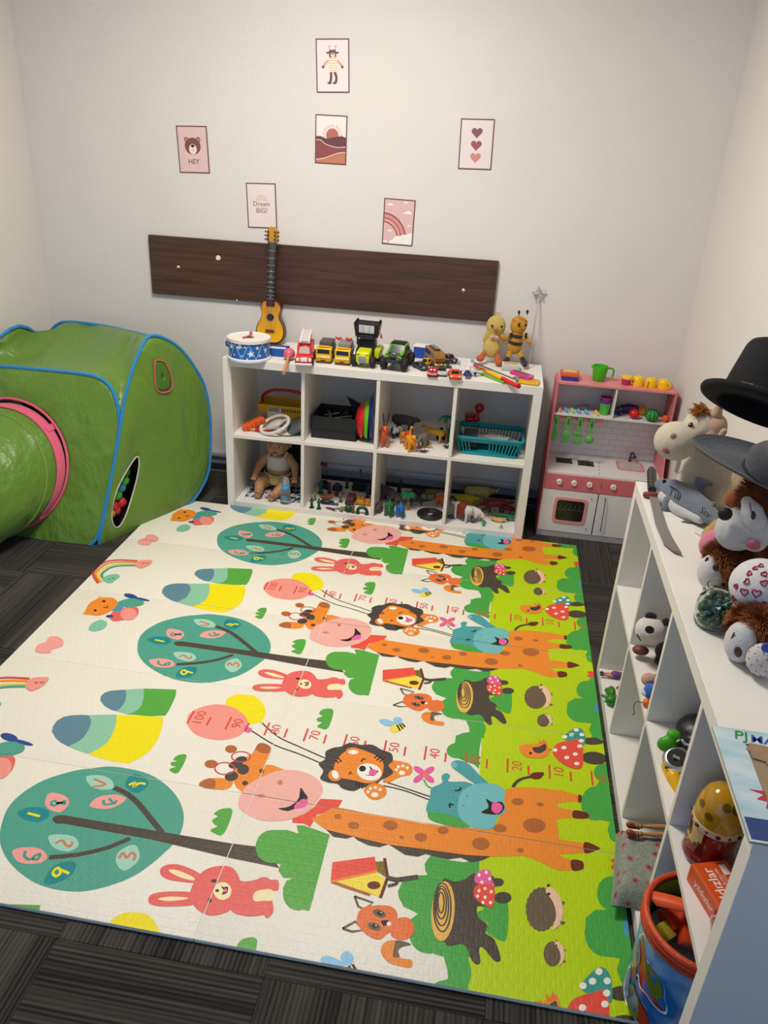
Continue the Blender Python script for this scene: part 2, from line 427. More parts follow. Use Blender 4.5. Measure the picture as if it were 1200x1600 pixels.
# ground: lime meadow with green bushes
_xl = m2(262, 850, '7', 0)[0]-.014
def lime(y0, y1): put('li', [(_xl, y0), (MX1, y0), (MX1, y1), (_xl, y1)])
_ya = m2(262, 0, '7', 0)[1]; lime(_ya, _ya-PER)
sh('gg', '6', [(840,1160),(870,1090),(940,1070),(1000,1070),(985,1010),(1020,960),(1100,985),(1200,1000),(1285,980),(1280,1060),(1260,1520),(1226,1514),(1224,1702),(1150,1690),(1160,1643),(1109,1585),(1090,1514),(1040,1500),(960,1450),(900,1370),(910,1310),(950,1280),(870,1240)], 0)
el('gg', '6', 950, 1170, 108, 88); el('gg', '6', 1045, 1025, 58, 62); el('gg', '6', 1010, 1390, 108, 108); el('gg', '6', 1175, 1600, 65, 95)
sh('gg', '7', [(205,190),(285,215),(264,330),(262,420),(240,400),(190,382),(120,350),(112,325),(150,300),(155,265),(210,250),(245,240)], 0); el('gg', '7', 160, 335, 48, 36); el('gg', '7', 205, 285, 50, 34)
sh('gg', '7', [(255,1040),(385,1005),(390,1205),(330,1198),(290,1165),(305,1135),(260,1112),(252,1085),(285,1066)])
sh('gg', '7', [(900,880),(880,920),(820,945),(808,1000),(835,1045),(862,1072),(800,1072),(755,1110),(752,1180),(790,1240),(860,1290),(915,1297),(900,1350),(925,1420),(960,1450),(1040,1460),(1000,1000),(960,890)], 0)
el('gg', '7', 870, 995, 62, 78); el('gg', '7', 850, 1180, 100, 110)
sh('gg', '7', [(805,498),(770,508),(737,550),(745,610),(790,650),(868,665),(856,700),(870,745),(930,790),(900,640),(860,480),(862,392),(820,400),(795,432),(822,470)], 0); el('gg', '7', 800, 580, 66, 80); el('gg', '7', 845, 435, 52, 42)
el('db', '7', 948, 1150, 22, 36); el('db', '7', 944, 1175, 16, 20)
sh('re', '7', [(870,842),(890,835),(925,845),(925,885),(895,890),(872,876),(884,858)])
# hills
def hill(rg, a, b, c, cc):
    sh('sl', rg, a, 0); sh('mi', rg, b, 0); sh(cc, rg, c, 0)
hill('5', [(243,130),(248,105),(268,78),(300,60),(340,53),(380,51),(415,53),(427,75),(425,100),(410,130),(390,160),(358,182),(320,200),(285,182),(260,160)],
     [(415,53),(480,51),(547,50),(545,85),(536,120),(520,155),(500,185),(460,212),(412,235),(360,218),(320,200),(358,182),(390,160),(410,130),(425,100),(427,75)],
     [(547,50),(650,54),(765,62),(762,100),(750,140),(730,185),(700,222),(655,255),(600,281),(540,272),(480,258),(412,235),(460,212),(500,185),(520,155),(536,120),(545,85)], 'ye')
hill('4', [(470,945),(472,925),(490,908),(520,898),(560,895),(587,893),(592,915),(588,945),(570,975),(548,995),(520,988),(490,970)],
     [(587,893),(630,890),(676,888),(673,930),(664,965),(650,985),(620,1002),(590,1008),(545,995),(570,975),(588,945),(592,915)],
     [(676,888),(750,890),(826,893),(824,920),(812,950),(795,985),(775,1015),(700,1018),(640,1012),(590,1008),(620,1002),(650,985),(664,965),(673,930)], 'gr')
for rg, P in (('5', [(875,243),(835,240),(812,262),(830,268),(800,275),(805,290),(825,294),(795,305),(805,320),(838,320)]), ('5', [(1090,500),(1040,492),(1003,515),(1020,527),(995,545),(1005,565),(1018,575),(988,590),(1000,605),(1048,610)]), ('6', [(490,175),(435,168),(412,192),(430,205),(400,218),(405,235),(428,240),(403,258),(415,270),(460,271)])):
    sh('gr', rg, P, 1)
# tree
sh('te', '5', [(0,600),(50,470),(180,370),(330,318),(430,302),(540,295),(700,330),(810,410),(860,510),(845,610),(780,690),(640,800),(480,862),(340,880),(190,850),(80,780),(15,695)])
stk('tr', '5', [(535,392),(600,425),(650,470),(700,530),(760,605)], .016); stk('tr', '5', [(230,720),(320,712),(400,700),(510,672),(610,630)], .014)
sh('tr', '5', [(245,545),(250,530),(270,523),(300,522),(700,590),(1090,655),(1200,668),(1260,690),(1310,770),(1090,725),(700,634),(300,562),(262,562)], 0)
for c, P in (('ll', [(405,340),(480,336),(525,360),(530,395),(480,402),(425,385)]), ('dl', [(590,390),(600,345),(640,330),(685,350),(692,385),(640,418)]), ('pk', [(238,416),(310,435),(322,470),(280,508),(225,490),(212,455)]),
             ('dl', [(80,510),(140,485),(210,490),(232,520),(190,552),(120,545)]), ('pk', [(422,480),(455,440),(530,425),(590,440),(560,472),(500,492)]), ('ll', [(228,620),(290,612),(350,625),(367,665),(320,692),(250,672)]),
             ('pk', [(58,690),(120,672),(190,680),(222,718),(180,747),(90,742)]), ('dl', [(352,742),(345,790),(290,832),(210,845),(228,785),(285,745)]), ('ll', [(630,660),(655,710),(635,750),(580,782),(543,740),(560,690)])):
    sh(c, '5', P)
for c, P in (('no', [(435,388),(495,378),(440,352)]), ('ye', [(604,380),(635,368),(625,388),(655,372),(682,376)]), ('dg', [(235,465),(255,455),(278,468),(302,455),(302,470),(278,462),(255,478),(237,468)]), ('ye', [(130,512),(187,527)]),
             ('dg', [(485,450),(492,472),(545,465)]), ('dg', [(512,442),(532,465),(548,452)]), ('no', [(260,655),(290,640),(310,662),(330,668),(340,645)]), ('dg', [(120,688),(115,715),(140,730),(165,712),(188,705),(178,727),(150,728)]),
             ('ye', [(250,785),(270,768),(285,788),(265,808),(250,798),(250,785)]), ('ye', [(285,778),(325,795)]), ('no', [(558,725),(575,698),(595,722),(615,698),(634,712),(625,735)])):
    stk(c, '5', P, .0075)
# balloons and strings
sh('ye', '6', [(-95,130),(-50,92),(0,88),(60,97),(108,140),(122,190),(95,232),(30,250),(-60,220)])
sh('bp', '5', [(877,90),(900,35),(1000,3),(1090,15),(1150,60),(1160,110),(1110,155),(1020,170),(920,145)])
sh('ye', '6', [(80,225),(112,237),(98,252)], 0); sh('hp', '6', [(8,255),(50,275),(35,298),(2,288)], 0)
stk('bk', '6', [(105,245),(190,318),(300,370),(470,445)], .0045); stk('bk', '6', [(45,285),(170,362),(300,410),(430,465)], .0045)
stk('bk', '6', [(760,560),(880,598),(1040,652)], .0045); stk('bk', '6', [(760,583),(880,612),(1030,668)], .0045)
# measuring marks 0..100
_z0 = m2(785, 463, '7', 0); _z1 = m2(893, 63, '5', 0); _k = (_z0[0]-_z1[0])/100
for i in range(21):
    v = i*5; x = _z0[0]-_k*v; yc = _z0[1]+(_z1[1]-_z0[1])*v/100; big = v % 10 == 0
    h = .030 if big else .020; yo = .0 if big else -.006
    put('rl', [(x-.003, yc-h+yo), (x+.003, yc-h+yo), (x+.003, yc+h+yo), (x-.003, yc+h+yo)])
    if big:
        _layer[0] += 1
        ART.append(('rl', [[(x+.030-b, yc+.004+a) for a, b in t] for t in text_tris(str(v), .044, .0)], _layer[0]))
# big green tree crown at the fold
sh('gr', '6', [(70,925),(90,865),(160,825),(240,825),(300,845),(290,800),(330,800),(470,850),(415,1060),(360,1265),(290,1250),(235,1205),(215,1145),(235,1100),(280,1085),(220,1085),(190,1045),(205,1010),(130,1000),(80,970)], 0)
el('gr', '6', 155, 915, 88, 90); el('gr', '6', 300, 1170, 85, 92)
# giraffe
el('br', '5', 1083, 212, 28, 18); el('br', '5', 990, 282, 31, 19)
el('tr', '5', 1140, 262, 30, 14)
sh('og', '5', [(933,378),(975,350),(1085,355),(1075,395),(1000,402)]); sh('br', '5', [(933,378),(975,350),(1008,358),(1005,396),(960,395)])
sh('og', '6', [(85,355),(140,365),(152,400),(135,440),(115,470),(160,472),(230,500),(230,560),(110,640),(20,640),(-40,590),(-65,530),(-40,470),(10,430),(50,410),(65,380)], 0); sh('br', '6', [(92,352),(140,365),(152,400),(110,408),(68,385)])
for x, y, a, b in ((1105,285,34,18), (1140,308,28,24), (1085,340,32,22), (1130,262,28,16)): el('dk', '5', x, y, a, b, -10)
for cx, cy, rx, ry in ((1130,248,44,24), (1053,303,46,28)): stk('gl', '5', [(cx+rx*math.cos(2*PI*k/14), cy+ry*math.sin(2*PI*k/14)) for k in range(14)], .0042, 0, 1, True)
el('dk', '6', 100, 505, 14, 13); el('dk', '6', 10, 570, 16, 13)
sh('fp', '6', [(95,540),(200,500),(310,505),(400,545),(433,605),(400,670),(340,730),(240,770),(120,775),(30,745),(-28,690),(0,610),(40,570)])
el('no', '6', 200, 567, 15, 14); el('no', '6', 95, 640, 23, 10)
sh('re', '6', [(420,655),(540,662),(512,710),(400,742),(365,808),(330,790),(268,785),(265,765),(330,740),(385,700)], 0)
sh('bk', '6', [(312,597),(335,625),(350,650),(330,690),(280,710),(240,722),(192,708),(250,697),(300,655)]); sh('hp', '6', [(280,690),(320,658),(352,665),(335,700),(283,710)])
sh('tr', '6', [(370,765),(440,780),(600,830),(790,880),(1113,920),(1410,900),(1380,950),(1300,990),(1240,1000),(1180,975),(1110,985),(1060,972),(990,955),(950,970),(880,960),(825,925),(790,903),(740,918),(680,908),(620,880),(600,860),(560,872),(490,862),(440,812)], 0)
sh('og', '7', [(-403,596),(-200,635),(0,672),(200,690),(335,700),(350,660),(380,600),(382,515),(440,505),(520,505),(650,522),(725,543),(722,572),(660,574),(612,582),(640,600),(702,612),(700,645),(622,652),(628,700),(632,745),(755,765),(752,808),(632,815),(650,828),(690,843),(694,888),(640,892),(600,880),(545,850),(470,822),(330,826),(200,818),(0,790),(-157,771),(-318,733),(-450,700),(-514,652)], 0)
for P in ([(722,541),(738,545),(735,572),(722,574)], [(702,612),(765,625),(765,648),(700,647)], [(752,758),(820,785),(805,797),(752,810)], [(688,843),(735,845),(747,865),(740,885),(695,890)]): sh('ho', '7', P)
for x, y, a, b in ((440,572,28,17), (545,585,17,10), (518,682,53,34), (358,695,33,19), (270,767,42,29), (453,797,17,11), (95,705,26,18), (5,737,16,18)): el('br', '7', x, y, a, b, 5)
for x, y, a, b in ((600,800,31,20), (515,752,20,14), (800,800,40,26), (860,865,13,8), (965,865,34,24)): el('br', '6', x, y, a, b, 5)
stk('tr', '7', [(418,505),(432,485),(455,468),(500,456)], .010); sh('ho', '7', [(495,455),(515,437),(563,438),(545,465),(515,467)])
# rabbit
sh('rb', '6', [(-70,1090),(0,1105),(70,1095),(95,1083),(130,1083),(150,1095),(190,1100),(190,1150),(150,1158),(155,1205),(165,1240),(160,1275),(130,1305),(110,1285),(80,1292),(0,1290),(-70,1250)])
sh('rb', '5', [(750,790),(760,765),(800,752),(860,760),(940,800),(930,838),(820,830),(770,815)]); sh('cr', '5', [(790,782),(830,780),(905,812),(905,828),(840,812)])
sh('rb', '5', [(695,915),(720,890),(800,880),(920,888),(910,940),(780,950),(710,940)]); sh('cr', '5', [(740,915),(800,904),(885,912),(800,925)])
sh('rb', '5', [(915,830),(960,780),(1030,760),(1090,770),(1125,830),(1115,920),(1075,970),(1000,992),(940,975),(900,930),(893,880)])
el('cr', '5', 1043, 878, 42, 42); el('bk', '5', 1004, 830, 15, 8); el('bk', '5', 983, 922, 9, 12); el('bk', '5', 1018, 876, 9, 7)
sh('bk', '5', [(1035,855),(1050,860),(1068,858),(1065,885),(1040,895),(1048,875)]); el('hp', '5', 1056, 875, 9, 9); sh('cr', '6', [(53,1190),(75,1157),(155,1150),(160,1205),(110,1210),(65,1212)])
# bird house
stk('tr', '6', [(785,1085),(830,1095),(880,1090),(950,1080)], .014); stk('tr', '6', [(835,1095),(830,1118),(785,1130)], .009)
sh('yb', '6', [(505,1106),(722,1052),(778,1100),(742,1188),(690,1172)], 0); sh('bo', '6', [(718,998),(765,994),(780,1085),(728,1050)], 0); sh('re', '6', [(485,1000),(715,970),(728,1045),(475,1102)], 0)
stk('br', '6', [(478,1105),(560,1135),(690,1178)], .008, 0, 0); stk('og', '6', [(476,1106),(730,1049)], .007, 0, 0); stk('ho', '6', [(768,978),(785,1082),(745,1195)], .008, 0, 0); el('ho', '6', 710, 1126, 36, 22)
# squirrel
sh('og', '6', [(748,1490),(760,1445),(800,1425),(870,1430),(912,1448),(865,1460),(838,1490),(860,1522),(915,1532),(910,1572),(840,1562),(785,1540)]); sh('hd', '6', [(835,1425),(912,1446),(865,1460),(842,1480),(850,1515),(815,1515),(820,1465)])
sh('sr', '6', [(835,1310),(900,1305),(930,1360),(905,1410),(850,1422),(800,1390)])
for P in ([(605,1185),(625,1240),(658,1255),(705,1220),(605,1185)], [(540,1360),(590,1377),(652,1370),(610,1322),(540,1360)]): stk('hd', '6', P, .006, 0, 0)
sh('sr', '6', [(620,1290),(650,1248),(720,1235),(800,1240),(837,1280),(830,1350),(780,1392),(740,1420),(680,1400),(625,1345)])
for x, y in ((740,1280), (712,1350)): el('hd', '6', x, y, 38, 20, 20); el('bk', '6', x+5, y-2, 18, 11); el('wt', '6', x+10, y-6, 4, 4)
sh('bk', '6', [(750,1320),(785,1315),(790,1330),(765,1348)]); el('wt', '6', 792, 1335, 12, 12)
# lion
sh('og', '6', [(800,450),(850,452),(900,465),(920,495),(905,525),(850,537),(785,570),(765,545),(790,500)])
sh('dk', '6', [(410,465),(445,440),(448,400),(490,378),(530,372),(580,352),(635,362),(700,362),(750,388),(805,410),(812,450),(790,475),(815,512),(780,540),(740,560),(725,590),(690,605),(650,592),(600,613),(540,600),(512,575),(460,567),(418,545),(435,505)])
sh('og', '6', [(500,460),(540,410),(600,380),(700,410),(755,450),(762,500),(740,550),(680,572),(600,555),(515,535),(495,500)]); el('og', '6', 598, 400, 42, 24); el('wt', '6', 598, 402, 28, 12); el('og', '6', 500, 528, 38, 32); el('wt', '6', 500, 524, 18, 24, -30)
el('wt', '6', 685, 510, 68, 46, 10); el('bk', '6', 648, 492, 19, 16); sh('bk', '6', [(660,527),(700,520),(685,480),(712,500),(735,505),(712,530),(690,530)]); el('hp', '6', 705, 512, 23, 17)
for P in ([(640,455),(655,437),(668,442)], [(575,525),(583,508),(592,522)], [(712,435),(735,418)], [(724,447),(750,428)], [(740,455),(770,435)], [(610,595),(618,562)], [(628,598),(633,565)], [(648,600),(650,570)], [(500,445),(520,462)], [(512,432),(535,455)]): stk('bk', '6', P, .005, 0, 0)
sh('og', '6', [(655,612),(680,582),(720,570),(770,590),(777,630),(740,658),(690,655)])
el('wt', '6', 862, 515, 18, 12)
for x, y in ((832,498), (843,482), (868,477), (892,487)): el('wt', '6', x, y, 9, 8)
el('wt', '6', 715, 634, 20, 13)
for x, y in ((678,618), (692,600), (718,595), (744,606)): el('wt', '6', x, y, 9, 8)
# bee, flower
for P in ([(738,230),(770,222),(820,240),(815,260),(765,255)], [(815,222),(838,210),(864,225),(856,247),(830,252)]): sh('bl', '6', P)
sh('yb', '6', [(795,275),(810,258),(850,250),(878,262),(850,286),(815,296)])
for P in ([(835,254),(852,285)], [(848,250),(868,275)], [(862,246),(880,265)]): stk('bk', '6', P, .006, 0, 0)
for x, y, a in ((955,500,30), (1010,502,-30), (952,545,-35), (1010,545,35)): el('hp', '6', x, y, 33, 16, a)
el('og', '6', 985, 525, 12, 12); stk('gr', '6', [(980,550),(1000,585),(1030,600)], .005)
# hippo
sh('he', '7', [(35,550),(42,510),(90,485),(88,455),(110,440),(128,452),(122,478),(200,480),(250,498),(200,460),(140,415),(135,392),(165,380),(215,398),(262,447),(312,500),(320,600),(300,650),(200,690),(60,650),(20,620),(20,590)])
sh('gg', '7', [(30,618),(90,625),(150,640),(215,690),(120,682),(35,655)])
sh('hm', '7', [(163,590),(180,530),(240,493),(330,490),(382,522),(376,570),(386,615),(345,645),(335,685),(290,702),(215,682),(172,640)])
sh('bk', '7', [(295,560),(325,575),(365,573),(380,600),(360,628),(320,632),(272,622),(305,598)]); sh('hp', '7', [(328,575),(365,585),(368,610),(345,628),(320,610)])
for P in ([(150,520),(170,520),(178,505)], [(128,600),(126,583),(145,588)]): stk('bk', '7', P, .006)
el('he', '7', 207, 547, 6, 5); el('he', '7', 190, 590, 6, 5); el('hm', '7', 148, 402, 12, 14)
# mushrooms right
for P in ([(752,280),(800,275),(840,298),(790,308),(750,300)],): sh('tr', '7', P)
el('tr', '7', 795, 370, 60, 29, 5); sh('dg', '7', [(652,275),(695,237),(730,232),(752,260),(748,310),(700,300)])
sh('re', '7', [(603,348),(622,305),(690,288),(735,290),(744,380),(735,415),(705,420),(650,398)])
for x, y in ((655,322), (728,315), (668,368), (707,352), (714,396), (613,333), (712,240), (738,262), (735,290), (658,272), (690,262)): el('wt', '7', x, y, 12, 8)
# stump
sh('tr', '7', [(90,945),(150,943),(200,930),(240,905),(330,920),(322,1010),(285,1050),(252,1060),(258,1108),(300,1140),(292,1180),(332,1210),(360,1285),(357,1310),(330,1305),(280,1247),(262,1255),(268,1312),(250,1325),(225,1300),(190,1230),(100,1215)])
el('st', '7', 95, 1080, 54, 140, 4)
for k, (cx, cy, a, b) in enumerate(((92,1062,40,112), (90,1055,31,92), (88,1045,23,70), (86,1040,14,48))): stk('tr', '7', [(cx+a*math.cos(2*PI*q/16), cy+b*math.sin(2*PI*q/16)) for q in range(16)], .004, 0, 1, True)
el('tr', '7', 345, 945, 32, 19); el('tr', '7', 372, 1016, 40, 26)
sh('hp', '7', [(243,918),(268,890),(312,893),(322,935),(330,965),(250,950)]); sh('re', '7', [(237,1000),(252,958),(328,965),(330,1045),(312,1062),(255,1030)])
for x, y in ((262,912), (295,900), (310,930), (275,945), (262,985), (290,975), (318,990), (255,1010), (290,1015), (315,1040), (280,1040)): el('wt', '7', x, y, 7, 8)
# hedgehogs
def hog(cx, cy, s):
    q = lambda L: [(cx+a*s, cy+b*s) for a, b in L]
    sp = []
    for k in range(40):
        t = 2*PI*k/40; r = 1.0+(.055 if k % 2 else 0); sp.append((-5+70*r*math.cos(t), 8+98*r*math.sin(t)))
    sh('hd', '7', q(sp), 0); sh('hf', '7', q([(15,-75),(30,-95),(52,-85),(80,-50),(95,0),(90,60),(70,90),(45,105),(62,50),(58,0),(40,-40)]))
    el('bk', '7', cx+30*s, cy-62*s, 7*s, 7*s); el('bk', '7', cx+28*s, cy-102*s, 7*s, 6*s); sh('hd', '7', q([(88,-30),(105,-25),(95,-10)]), 0); sh('hd', '7', q([(78,62),(108,68),(92,82)]), 0)
hog(555, 1062, 1.0); hog(604, 1272, .56)
# bird
sh('og', '7', [(448,330),(462,308),(510,305),(545,302),(570,290),(585,320),(582,355),(545,370),(482,365)]); sh('dk', '7', [(510,322),(540,318),(568,305),(572,330),(545,348),(518,342)]); el('bk', '7', 500, 348, 7, 6)
stk('sr', '7', [(580,330),(605,332)], .004); sh('sr', '7', [(540,305),(538,285),(552,298),(560,282),(570,300)], 0)
# aeroplane bear, clouds and rainbow (seen best in the second repeat)
T = 1
sh('te', '4', [(545,490),(600,468),(662,472),(670,495),(600,508)], 1, T); sh('rb', '4', [(515,545),(550,518),(640,508),(645,545),(610,560),(545,573),(520,565)], 1, T); el('bp', '4', 603, 540, 39, 29, 0, T)
el('nv', '4', 612, 455, 32, 10, 12, T); el('nv', '4', 665, 470, 38, 5, 12, T); el('nv', '4', 515, 550, 18, 7, 0, T); el('db', '4', 552, 512, 28, 16, -20, T)
el('st', '4', 470, 466, 14, 9, 0, T); el('st', '4', 405, 535, 16, 8, 0, T)
sh('og', '4', [(398,535),(420,490),(470,465),(530,465),(552,490),(525,522),(470,545),(425,543)], 1, T)
for x, y in ((487, 480), (446, 523)): el('bk', '4', x, y, 8, 5, 0, T)
stk('bk', '4', [(485,505),(500,512),(505,500)], .004, T)
sh('cl', '4', [(415,610),(430,585),(455,572),(480,567),(503,582),(490,605),(460,618),(435,620)], 1, T); sh('pk', '4', [(165,712),(178,685),(215,670),(230,648),(270,645),(297,665),(290,690),(245,705),(235,722),(190,722)], 1, T)
stk('rl', '4', [(645,290),(560,286),(500,293),(458,318),(436,352),(460,395)], .010, T); stk('og', '4', [(645,297),(560,295),(505,302),(468,325),(448,352),(472,390)], .010, T); stk('yb', '4', [(645,304),(560,304),(512,311),(478,332),(460,354),(480,385)], .010, T); stk('te', '4', [(645,312),(560,313),(518,322),(490,340),(476,358),(490,380)], .012, T)
sh('cl', '4', [(478,378),(505,358),(545,352),(562,362),(545,378),(515,395)], 1, T); sh('bp', '4', [(632,310),(650,290),(690,286),(714,290),(700,310),(660,326)], 1, T)
for x, y in ((512,375), (530,370), (672,300), (692,300)): stk('bk', '4', [(x-6,y),(x,y+4),(x+6,y)], .003, T)

play_mat = thing('play_mat', 'large folding foam play mat printed with cartoon animals on the carpet', 'mat', (0, 0, 0))
cols = sorted(COLS); ci = {c: i for i, c in enumerate(cols)}
def clip(poly, ax, v, keep_less):
    out = []
    for i in range(len(poly)):
        a, b = poly[i-1], poly[i]; ia = (a[ax] <= v) == keep_less; ib = (b[ax] <= v) == keep_less
        if ia != ib:
            t = (v-a[ax])/(b[ax]-a[ax]); out.append((a[0]+(b[0]-a[0])*t, a[1]+(b[1]-a[1])*t))
        if ib: out.append(b)
    return out
PRINT = []
nlay = _layer[0]
for k in range(-3, 3):
    for c, tris, ly in ART:
        off = PER*k*-1
        for t in tris: PRINT.append((c, [(x, y+off) for x, y in t], ly))
g = .0010
cream = mat_skin('#EBE6D4')
MB().bb(MX0+.004, MX1-.004, MY0-5*MP+.004, MY0-.004, .0005, .0108).build('fold_backing', cream, play_mat, smooth=0)
for i, (xa, xb) in enumerate(((MX0, MXM), (MXM, MX1))):
    for j in range(5):
        yb_, ya_ = MY0-MP*j-g, MY0-MP*(j+1)+g
        x0, x1 = xa+g, xb-g
        p = MB().box(((x0+x1)/2, (yb_+ya_)/2, MZ/2+.0003), (x1-x0, yb_-ya_, MZ), bev=.0022, seg=3).build('mat_panel', cream, play_mat, smooth=60)
        b = MB()
        for c, t, ly in PRINT:
            if max(q[0] for q in t) < x0 or min(q[0] for q in t) > x1 or max(q[1] for q in t) < ya_ or min(q[1] for q in t) > yb_: continue
            e = .0004
            for ax, v, kl in ((0, x0+e, False), (0, x1-e, True), (1, ya_+e, False), (1, yb_-e, True)):
                if kl is False: t = [q for q in clip(t, ax, v, True)] if False else clip([(-q[0], -q[1]) for q in t], ax, -v, True) and [(-q[0], -q[1]) for q in clip([(-q[0], -q[1]) for q in t], ax, -v, True)]
                else: t = clip(t, ax, v, True)
                if not t: break
            if t and len(t) >= 3:
                ar = sum(t[q-1][0]*t[q][1]-t[q][0]*t[q-1][1] for q in range(len(t)))
                if abs(ar) < 1e-9: continue
                if ar < 0: t = t[::-1]
                z = MZ+.00045+ly*.0000045
                # the skin curves down with the rounded rim of each panel
                b.add([(q[0], q[1], z) for q in t], [tuple(range(len(t)))], ci[c])
        if b.f:
            b.build('panel_print', [mat_skin(COLS[c]) for c in cols], p, smooth=0, shell=True, label='printed cartoon picture running over the cream panel')
# ------------------------------------------------------------------ brown board, screws, posters
def woodmat(a, b_, sc=1.0, name='dark_wood', rough=.42):
    m = bpy.data.materials.new(name); m.use_nodes = True; nt = m.node_tree; b = nt.nodes['Principled BSDF']; N, L = nt.nodes, nt.links
    tc = N.new('ShaderNodeTexCoord'); mp = N.new('ShaderNodeMapping'); mp.inputs['Scale'].default_value = (3*sc, 60*sc, 60*sc); L.new(tc.outputs['Object'], mp.inputs['Vector'])
    n = N.new('ShaderNodeTexNoise'); n.inputs['Scale'].default_value = 1; n.inputs['Detail'].default_value = 5; n.inputs['Distortion'].default_value = .8; L.new(mp.outputs[0], n.inputs['Vector'])
    r = N.new('ShaderNodeValToRGB'); r.color_ramp.elements[0].color = lin(a); r.color_ramp.elements[1].color = lin(b_); r.color_ramp.elements[0].position = .3; r.color_ramp.elements[1].position = .7
    L.new(n.outputs['Fac'], r.inputs[0]); L.new(r.outputs[0], b.inputs['Base Color']); b.inputs['Roughness'].default_value = rough
    bp = N.new('ShaderNodeBump'); bp.inputs['Strength'].default_value = .15; bp.inputs['Distance'].default_value = .002; L.new(n.outputs['Fac'], bp.inputs['Height']); L.new(bp.outputs[0], b.inputs['Normal'])
    return m
BD = .022; by = WY-BD
bd = thing('wall_board', 'long dark brown woodgrain board screwed to the back wall above the cube shelf', 'board', (.345, WY, 1.08))
P = [at(232, 366, Y=by), at(777, 409, Y=by), at(771, 504, Y=by), at(237, 458, Y=by)]
x0, x1 = (P[0].x+P[3].x)/2, (P[1].x+P[2].x)/2; z1_, z0_ = (P[0].z+P[1].z)/2, (P[2].z+P[3].z)/2
MB().bb(x0-.345, x1-.345, -BD, -.0005, z0_-1.08, z1_-1.08, bev=.0015, seg=1).build('panel', woodmat('#3A2519', '#573A28'), bd)
for (px, py) in ((278, 418), (724, 454)):
    q = at(px, py, Y=by-.004)
    b = MB(); b.lathe([(0, 0), (.0095, 0), (.0095, .002), (.006, .0055), (0, .007)], (q.x-.345, -BD, q.z-1.08), 18, 0, (0, -1, 0))
    b.build('screw_cap', metal('#C9C6BF', .25), bd, label='shiny metal screw cap')
q = at(341, 403, Y=by); b = MB(); b.lathe([(0, 0), (.0125, 0), (.011, .002), (.004, .003), (0, .003)], (q.x-.345, -BD, q.z-1.08), 9, 0, (0, -1, 0))
b.ell((q.x-.350, -BD-.002, q.z-1.085), (.006, .002, .006)); b.build('chipped_patch', mat('#E8E0D0', rough=.9, var=.1), bd, label='ragged pale chip where a screw was pulled out')
q = at(370, 469, Y=by); MB().ell((q.x-.345, -BD, q.z-1.08), (.0035, .002, .0035)).build('chipped_patch', mat('#E8E0D0', rough=.9, var=.1), bd)

def poster(c, rot, label, paper, draw):
    t = thing('poster', label, 'poster', (0, WY, 0)); 
    ul, ur, lr, ll = [at(a, b_, Y=WY-.001) for a, b_ in c]
    O = (ul+ur+lr+ll)/4; O.y = WY; U = ((ur-ul)+(lr-ll)).normalized(); U.y = 0; U.normalize(); W = Vector((-U.z, 0, U.x))
    if W.z < 0: W = -W
    w = ((ur-ul).length+(lr-ll).length)/2; h = ((ul-ll).length+(ur-lr).length)/2
    t.location = O; O = Vector((0, 0, 0))
    N = Vector((0, -1, 0))
    b = MB(); b.prism([(-w/2, -h/2), (w/2, -h/2), (w/2, h/2), (-w/2, h/2)], .002, O-N*0, U, W); b.build('card', paint('#6E4A48'), t, smooth=0)
    b = MB(); e = .0052
    cnt = [0]
    def add(col, poly, ly):
        cnt[0] += 1; ly = ly*8+cnt[0]*.25
        tr = mgeo.tessellate_polygon([[Vector((p[0], p[1], 0)) for p in poly]])
        cs = [(-w/2+e, w/2-e), (-h/2+e, h/2-e)]
        for q in tr:
            pl = [(poly[i][0], poly[i][1]) for i in q]
            for ax in (0, 1):
                pl = clip(pl, ax, cs[ax][1], True) if pl else pl
                if pl: pl = [(-x, -y) for x, y in clip([(-x, -y) for x, y in pl], ax, -cs[ax][0], True)]
            if pl and len(pl) > 2: b.add([O+U*x+W*y+N*(.0024+.00001*ly) for x, y in pl], [tuple(range(len(pl)))], mats.index(col) if col in mats else (mats.append(col) or len(mats)-1))
    mats = []
    add(paper, [(-w/2, -h/2), (w/2, -h/2), (w/2, h/2), (-w/2, h/2)], 0)
    def wr(col, txt, size, x, y, ly):
        ly *= 8
        for q in text_tris(txt, size):
            b.add([O+U*(x+a)+W*(y+c_)+N*(.0024+.00001*ly) for a, c_ in q], [(0, 1, 2)], mats.index(col) if col in mats else (mats.append(col) or len(mats)-1))
    draw(add, wr, w, h)
    b.build('print', [paint(m) for m in mats], t, smooth=0, shell=True)
def line2(pts, wd):
    L, R = [], []
    pts = catmull([Vector((p[0], p[1], 0)) for p in pts], 5)
    for i, p in enumerate(pts):
        t = (pts[min(i+1, len(pts)-1)]-pts[max(i-1, 0)]).normalized(); n = Vector((-t.y, t.x, 0))*wd/2
        L.append((p.x+n.x, p.y+n.y)); R.append((p.x-n.x, p.y-n.y))
    return L+R[::-1]
def arc2(c, r, wd, a0, a1): return line2([(c[0]+r*math.cos(a0+(a1-a0)*k/8), c[1]+r*math.sin(a0+(a1-a0)*k/8)) for k in range(9)], wd)
